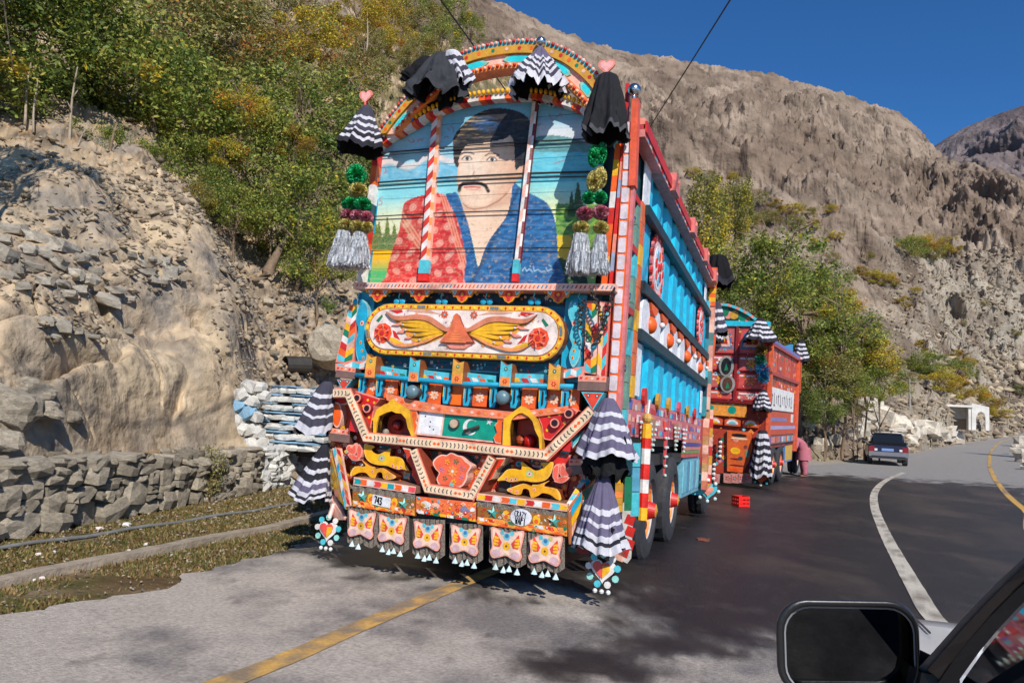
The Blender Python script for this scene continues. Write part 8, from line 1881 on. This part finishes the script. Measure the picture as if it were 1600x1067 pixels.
# local axes: x = image right, y = away, z up; bent forward to the left
rt = np.array((Rc[0], Rc[1], 0)); rt /= np.linalg.norm(rt); fw = np.array((-rt[1], rt[0], 0))
MP = Matrix(((rt[0], fw[0], 0, pf[0]), (rt[1], fw[1], 0, pf[1]), (0, 0, 1, pf[2]), (0, 0, 0, 1)))
person = thing('person', 'person in a dusty pink tunic and trousers bending over beside the orange truck', 'person', MP)
V = [(.10, 0, .88), (.02, 0, 1.02), (-.12, 0, 1.18), (-.24, 0, 1.24),          # pelvis spine chest neck-base
     (.10, -.09, .82), (.09, -.10, .48), (.12, -.11, .10), (.04, -.11, .05),
     (.12, .09, .82), (.13, .12, .48), (.16, .12, .10), (.08, .12, .05),
     (-.16, -.17, 1.14), (-.22, -.20, .92), (-.34, -.14, .76), (-.16, .17, 1.14), (-.20, .20, .92), (-.32, .14, .76)]
E_e = [(0, 1), (1, 2), (2, 3), (0, 4), (4, 5), (5, 6), (6, 7), (0, 8), (8, 9), (9, 10), (10, 11), (2, 12), (12, 13), (13, 14), (2, 15), (15, 16), (16, 17)]
Rr_ = [.19, .19, .18, .08, .14, .13, .10, .05, .14, .13, .10, .05, .08, .065, .05, .08, .065, .05]
skin_body('body', V, E_e, Rr_, PINK, person)
SKM = mat('skin', rgb(150, 104, 80), rough=.6, var=.1, bump=.05)
m = MB(); m.ball((-.35, 0, 1.24), .105, rgb(150, 104, 80), sz=1.25, sx=1.05, n=14, m=10); m.ball((-.45, 0, 1.21), .022, rgb(150, 104, 80), n=6, m=4); m.ball((-.35, -.10, 1.23), .022, rgb(140, 96, 76), n=6, m=4); m.build('head', SKM, person, smooth=True)
m = MB(); m.ball((-.325, 0, 1.28), .115, rgb(24, 20, 18), sz=1.15, n=12, m=8); m.build('hair', CLOTH, person, smooth=True)
m = MB()
for s in (-1, 1):
    h = Vector((-.36, .14 * s, .72)); m.ball(h, .045, rgb(150, 104, 80), sz=1.3, n=8, m=6)
    for k in range(4): m.tube([h + Vector((-.02 + .012 * k, 0, -.03)), h + Vector((-.035 + .014 * k, 0, -.07 - .008 * (k in (1, 2)))), h + Vector((-.03 + .012 * k, .01, -.10))], .008, rgb(150, 104, 80), 5)
    m.tube([h + Vector((.03, 0, 0)), h + Vector((.045, 0, -.04))], .009, rgb(150, 104, 80), 5)
    m.ball((.04 + .04 * (s > 0), .11 * s, .03), .05, rgb(120, 84, 66), sx=1.9, sz=.6, n=8, m=5)
m.build('hands_and_feet', SKM, person)
# hem of the long tunic
m = MB(); n = 20; V = []
for j in range(5):
    t = j / 4
    for k in range(n): a = 2 * math.pi * k / n; V.append((.10 + .02 * t + (.20 + .05 * t) * math.cos(a) * (1 + .06 * math.sin(5 * a)), (.21 + .05 * t) * math.sin(a), .95 - .42 * t))
m.add(V, [(j * n + k, j * n + (k + 1) % n, (j + 1) * n + (k + 1) % n, (j + 1) * n + k) for j in range(4) for k in range(n)], (.4, .2, .2)); m.build('tunic', PINK, person, smooth=True)
# ================================================================== RED CRATE
p = G(1157, 792); cr = thing('plastic_crate', 'small bright red plastic crate standing on the wet road', 'crate', Matrix.Translation(Vector(p) + Vector((0, 0, .02))) @ Matrix.Rotation(.3, 4, 'Z'))
RC = mat('red_plastic', rgb(225, 34, 26), rough=.4, var=.1, bump=.02); w, h = .125, .2
for s, (x0, x1, y0, y1) in enumerate(((-w, w, -w, -w + .012), (-w, w, w - .012, w), (-w, -w + .012, -w + .013, w - .013), (w - .012, w, -w + .013, w - .013))):
    m = MB()
    for z0, z1 in ((0, .05), (.075, .12), (.15, .2)): m.box(x0, x1, y0, y1, z0, z1, RED)
    for f in (0, .33, .66, 1):
        if x1 - x0 > y1 - y0: c = x0 + (x1 - x0) * f; m.box(max(x0, c - .012), min(x1, c + .012), y0 + .001, y1 - .001, .05, .15, RED)
        else: c = y0 + (y1 - y0) * f; m.box(x0 + .001, x1 - .001, max(y0, c - .012), min(y1, c + .012), .05, .15, RED)
    m.build('side_panel', RC, cr)
m = MB(); m.box(-w + .013, w - .013, -w + .013, w - .013, .0, .012, RED); m.build('base', RC, cr)
p = G(1098, 846); o = link('brick_lump', rock_mesh('brick_lump', rg, mat('brick_red', rgb(110, 60, 46), rough=.9), jag=.4)); o.matrix_world = Matrix.Translation(Vector(p) + Vector((0, 0, .02))) @ Matrix.Diagonal((.10, .06, .03, 1)); tag(o, 'flat reddish brown lump lying on the wet road near the wheels', 'debris')
# ================================================================== HUT, VEHICLE, POLES, WIRES
hp = P(1499, 669, 69); hg = float(ground_below(MS, hp)); hz = hp[2] - .1
MH = Matrix(((.9, .43, 0, hp[0]), (-.43, .9, 0, hp[1]), (0, 0, 1, hz), (0, 0, 0, 1)))
hut = thing('roadside_hut', 'small whitewashed hut with an open front and an arched opening beside the far road', 'hut', MH)
HW = mat('hut_white', rgb(225, 222, 215), rough=.85, var=.2, scale=1.5, bump=.3, dirt=.3, dark=rgb(150, 140, 125))
def hb(n, *a): m = MB(); m.box(*a, (.8, .8, .8)); return m.build(n, HW, hut)
hb('wall', -1.6, -1.35, 0, 2.2, 0, 2.1); hb('wall', .75, 1.0, 0, 2.2, 0, 2.1); hb('wall', -1.34, .74, 2.0, 2.2, 0, 2.1); hb('roof', -1.75, 1.1, -.15, 2.3, 2.103, 2.3)
m = MB(); q = [(1.0, 0), (1.35, 0), (1.35, 1.2), (1.5, 1.6), (1.75, 1.75), (2.0, 1.6), (2.1, 1.2), (2.1, 0), (2.4, 0), (2.4, 2.2), (1.0, 2.5)]; m.prism(q, -.05, .2, (.8, .8, .8)); m.build('arch_wall', HW, hut)
m = MB(); m.box(-1.34, .74, 1.9, 1.98, 0, 1.0, rgb(150, 130, 105)); m.build('inner_wall', PAINT, hut)
# dark jeep by the hut
jp = P(1519, 673, 80); jz = float(gz(jp[0], jp[1])) + .03
jeep = thing('parked_jeep', 'small dark open jeep parked in front of the far white hut', 'jeep', Matrix(((.85, .52, 0, jp[0]), (-.52, .85, 0, jp[1]), (0, 0, 1, max(jz, jp[2])), (0, 0, 0, 1))))
m = MB(); m.box(-.75, .75, 0, 3.2, .45, 1.0, rgb(50, 48, 48)); m.box(-.7, .7, 2.0, 3.2, 1.0, 1.15, rgb(60, 56, 54)); m.build('body', PAINT, jeep)
m = MB(); m.box(-.68, .68, .2, 1.9, 1.45, 1.55, rgb(70, 66, 60)); 
for x in (-.66, .62): m.box(x, x + .05, .2, .25, 1.0, 1.45, BLK); m.box(x, x + .05, 1.85, 1.9, 1.0, 1.45, BLK)
m.build('canvas_roof', PAINT, jeep)
for s in (-1, 1):
    for y in (.5, 2.7):
        m = MB(); n = 14; V = [(s * (.85 - dd), y + .36 * math.cos(2 * math.pi * k / n), .36 + .36 * math.sin(2 * math.pi * k / n)) for dd in (0, .2) for k in range(n)]
        m.add(V, [list(range(n)), list(range(n, 2 * n))] + [(k, n + k, n + (k + 1) % n, (k + 1) % n) for k in range(n)], (.04, .04, .04)); m.build('wheel', RUBBER, jeep)
def pole(pxt, pyt, pxb, pyb, d, w, label):
    a = P(pxb, pyb, d); b = P(pxt, pyt, d); m = MB(); m.tube([a - np.array((0, 0, .6)), b], [w, w * .7], rgb(150, 145, 138), 8); r = thing('utility_pole', label, 'pole'); m.build('pole', mat('pole_metal', vcol=True, rough=.6, var=.2), r)
    m = MB(); u = np.array((.9, -.4, 0)) * .5; m.tube([b - u - (0, 0, .3), b + u - (0, 0, .3)], w * .5, rgb(90, 86, 80), 6); m.build('cross_arm', MATS['pole_metal'], r); return b
pole(1421, 592, 1422, 655, 60, .10, 'slim grey pole among the bushes left of the far hut')
pole(1534, 602, 1536, 660, 92, .12, 'slim grey pole right of the far hut')
pole(1551, 640, 1551, 666, 95, .10, 'short grey post beside the far road bend')
pole(1593, 632, 1594, 668, 105, .14, 'grey sign post at the right end of the far road')
# overhead wires from a pole hidden behind the truck
q = P(930, 330, 34); m = MB(); m.tube([(q[0], q[1], float(ground_below(LS, q)) - .5), tuple(q)], [.16, .11], rgb(110, 100, 88), 10); up_ = thing('utility_pole', 'tall pole standing hidden behind the near truck carrying two cables', 'pole'); m.build('pole', MATS['pole_metal'], up_)
for nm, (a, b), lab in (('overhead_cable', ((695, 0), (745, 66)), 'black overhead cable running down behind the crown of the near truck'), ('overhead_cable', ((1136, 0), (1016, 190)), 'black overhead cable crossing the blue sky right of the near truck')):
    A = P(a[0], a[1], 11.0); dr = A - q; B_ = A + dr * .45; m = MB()
    pts = []
    for k in range(25):
        f = k / 24; p = q * (1 - f) + B_ * f; pts.append(tuple(p + np.array((0, 0, -.10 * 4 * f * (1 - f)))))
    m.tube(pts, .0135, (.02, .02, .02), 6); tag(m.build(nm, IRON), lab, 'cable', 'overhead cables')
# kerb rocks at the right edge
for px, py, w in ((1597, 690, 26), (1590, 705, 18), (1600, 715, 24), (1586, 697, 12), (1604, 728, 20)):
    p = G(px, py + w * .3); d = np.linalg.norm(p[:2]); s = w / FPX * d / 2; o = link('boulder', rg.choice(sharp)); o.matrix_world = Matrix.Translation(Vector(p) + Vector((0, 0, s * .4))) @ Matrix.Rotation(rg.uniform(0, 6), 4, 'Z') @ Matrix.Diagonal((s, s * .8, s * .7, 1)); tag(o, 'pale boulder on the gravel outside the yellow line at the right edge', 'boulder', 'boulders at the right road edge')
# big shade tree beyond the right edge throwing the long shadow over the road
for (x, y, s_, tl) in ((41, 30, 4.2, 1.6),):
    c, t, base, R_, H_t = TREES['tall']; o = thing('tree', 'slender tree beyond the right edge shading the road', 'tree', Matrix.Translation(Vector((x, y, float(gz(x, y)) + base * s_ * tl))) @ Matrix.Diagonal((s_ * .5, s_ * .5, s_ * tl, 1))); link('crown', c, o); link('trunk', t, o)

# ================================================================== THE CAR THE PICTURE IS TAKEN FROM
own = thing('white_car', 'white car at the lower right corner with black door mirror and dark windscreen pillar', 'car')
WC = mat('white_paint', rgb(215, 218, 224), rough=.2, var=.03, bump=0, coat=.6)
m = MB()
def camq(px, py, d): return tuple(P(px, py, d))
# bonnet: curved sheet rising toward the windscreen
rows_ = []
for i in range(9):
    f = i / 8; rows_.append([P(1418 + 10 * f + g * (120 - 30 * f), 966 + 75 * f + 6 * g + 10 * g * g, 2.05 - .65 * f) for g in [k / 8 for k in range(9)]])
V = [tuple(p) for r_ in rows_ for p in r_]; V += [(p[0], p[1], p[2] - .04) for p in V]; nb = 81
F = [(i * 9 + j, i * 9 + j + 1, i * 9 + 10 + j, i * 9 + 9 + j) for i in range(8) for j in range(8)]; F += [tuple(nb + k for k in f[::-1]) for f in F]
F += [(i * 9, (i + 1) * 9, nb + (i + 1) * 9, nb + i * 9) for i in range(8)] + [(j, nb + j, nb + j + 1, j + 1) for j in range(8)]
m.add(V, F, (.8, .8, .8)); m.build('bonnet', WC, own, smooth=True)
m = MB(); a = P(1430, 968, 2.04); b = P(1453, 990, 1.85); m.tube([tuple(a + np.array((0, 0, .003))), tuple((a + b) / 2 + np.array((0, 0, .004))), tuple(b + np.array((0, 0, .003)))], .003, (.02, .02, .02), 5); m.build('panel_seam', BODYBLK, own)
# front wing below the bonnet edge
m = MB(); e0 = [P(1418, 966, 2.05), P(1425, 1005, 1.70), P(1432, 1041, 1.40)]; m.add([tuple(p) for p in e0] + [(p[0] - .02, p[1] - .02, p[2] - .55) for p in e0], [(0, 1, 4, 3), (1, 2, 5, 4)], (.8, .8, .8)); m.build('front_wing', WC, own)
# door mirror: rounded housing, recessed glass coloured dark in place of a dark reflection
def rrect(cx_, cy_, hw, hh, r, n=7):
    out = []
    for sx, sy, a0 in ((1, 1, 0), (-1, 1, 90), (-1, -1, 180), (1, -1, 270)):
        for k in range(n): a = math.radians(a0 + 90 * k / (n - 1)); out.append((cx_ + sx * (hw - r) + r * math.cos(a), cy_ + sy * (hh - r) + r * math.sin(a)))
    return out
def warp(pt):   # slight trapezoid of the real mirror
    x, y = pt; return (x + (y - 1010) * .03 + 0, y + (x - 1325) * .018)
D0 = .98
o1 = [warp(p) for p in rrect(1325, 1012, 112, 76, 48)]; o2 = [warp(p) for p in rrect(1325, 1013, 109, 73, 46)]; o3 = [warp(p) for p in rrect(1328, 1015, 102, 67, 41)]; o0 = [warp(p) for p in rrect(1335, 1012, 80, 52, 40)]; om = [warp(p) for p in rrect(1328, 1010, 105, 70, 46)]
m = MB(); rings = [(o3, D0 + .022), (o3, D0 + .004), (o2, D0 - .004), (o1, D0 + .008), (o1, D0 + .03), (om, D0 + .07), (o0, D0 + .12)]
V = []; n = len(o1)
for pts, d in rings: V += [camq(x, y, d) for x, y in pts]
F = [(i * n + k, i * n + (k + 1) % n, (i + 1) * n + (k + 1) % n, (i + 1) * n + k) for i in range(len(rings) - 1) for k in range(n)]; F.append([(len(rings) - 1) * n + k for k in range(n)])
m.add(V, F, (.02, .02, .02)); m.build('mirror_housing', BODYBLK, own, smooth=True)
m = MB(); V = [camq(x, y, D0 + .020) for x, y in o3]; m.add(V, [list(range(n))], (.02, .02, .02)); m.build('mirror_glass', MIRROR, own)
m = MB(); V = [camq(x, y, D0 + .012) for x, y in o3] + [camq(*warp(p), D0 + .014) for p in rrect(1328, 1015, 99.5, 64.5, 39)]; m.add(V, [(k, (k + 1) % n, n + (k + 1) % n, n + k) for k in range(n)], (.3, .3, .3)); m.build('mirror_bezel', mat('bezel_grey', (.25, .26, .28), rough=.3, var=0, bump=0), own)
m = MB(); m.add([camq(1428, 1010, D0 + .06), camq(1470, 1030, D0 + .02), camq(1475, 1090, D0), camq(1420, 1090, D0 + .05), camq(1428, 1010, D0 + .12), camq(1470, 1030, D0 + .08), camq(1475, 1090, D0 + .08), camq(1420, 1090, D0 + .12)], [(0, 1, 2, 3), (4, 7, 6, 5), (0, 4, 5, 1), (2, 6, 7, 3), (0, 3, 7, 4)], (.02, .02, .02)); m.build('mirror_arm', BODYBLK, own)
# windscreen pillar, seal and side glass
def strip3(name, A, B_, dA, dB, mtl, th=.03):
    """A,B: edges given as lists of measured points, swept in depth"""
    m = MB(); n = len(A); V = [camq(*p, dA + (dB - dA) * i / (n - 1)) for i, p in enumerate(A)] + [camq(*p, dA + (dB - dA) * i / (n - 1)) for i, p in enumerate(B_)]
    V += [tuple(np.array(v) + (np.array(v) - EYE) / np.linalg.norm(np.array(v) - EYE) * th) for v in V]; k = 2 * n
    F = [(i, i + 1, n + i + 1, n + i) for i in range(n - 1)] + [(k + i, k + n + i, k + n + i + 1, k + i + 1) for i in range(n - 1)] + [(i, k + i, k + i + 1, i + 1) for i in range(n - 1)] + [(n + i, n + i + 1, k + n + i + 1, k + n + i) for i in range(n - 1)] + [(0, n, k + n, k), (n - 1, k + n - 1, k + 2 * n - 1, 2 * n - 1)]
    m.add(V, F, (.02, .02, .02)); return m.build(name, mtl, own, smooth=False)
top_e = [(1436, 1042), (1470, 1004), (1500, 970), (1530, 938), (1565, 903), (1610, 862), (1660, 818)]
mid1 = [(1444, 1052), (1478, 1012), (1508, 978), (1538, 946), (1572, 912), (1616, 871), (1666, 828)]
mid2 = [(1460, 1075), (1488, 1034), (1518, 996), (1548, 962), (1582, 928), (1624, 890), (1674, 848)]
bot_e = [(1478, 1110), (1500, 1060), (1530, 1018), (1560, 982), (1592, 948), (1634, 908), (1682, 868)]
strip3('pillar_trim', top_e, mid1, .98, .78, mat('pillar_grey', rgb(92, 88, 88), rough=.4, var=.1, bump=.05))
strip3('pillar', mid1, mid2, .975, .775, mat('pillar_dark', rgb(44, 30, 30), rough=.25, var=.2, bump=.05, coat=.3))
strip3('window_seal', mid2, bot_e, .97, .77, BODYBLK)
m = MB(); q = [(1484, 1110), (1505, 1062), (1533, 1022), (1563, 986), (1595, 952), (1637, 912), (1700, 862), (1750, 1110)]; pp0 = P(1530, 1060, .93); n0 = np.array((-.66, .30, .38)); n0 /= np.linalg.norm(n0)
V = [tuple(EYE + ray(x, y) * float(np.dot(pp0 - EYE, n0) / np.dot(ray(x, y), n0))) for x, y in q]; V2 = [tuple(np.array(v) + (np.array(v) - EYE) * .006) for v in V]; n = len(q)
m.add(V + V2, [list(range(n)), list(range(n, 2 * n))[::-1]], (.02, .02, .02)); m.build('side_glass', mat('window_glass', (.02, .022, .024), rough=.03, var=0, bump=0, spec=1.0), own)
m = MB(); V = [camq(1440, 1050, .97), camq(1500, 1062, .96), camq(1495, 1130, .95), camq(1425, 1130, .97)]; V += [tuple(np.array(v) + np.array((0, .05, 0))) for v in V]; m.add(V, [(0, 1, 2, 3), (0, 4, 5, 1), (0, 3, 7, 4)], (.02, .02, .02)); m.build('door_corner', BODYBLK, own)
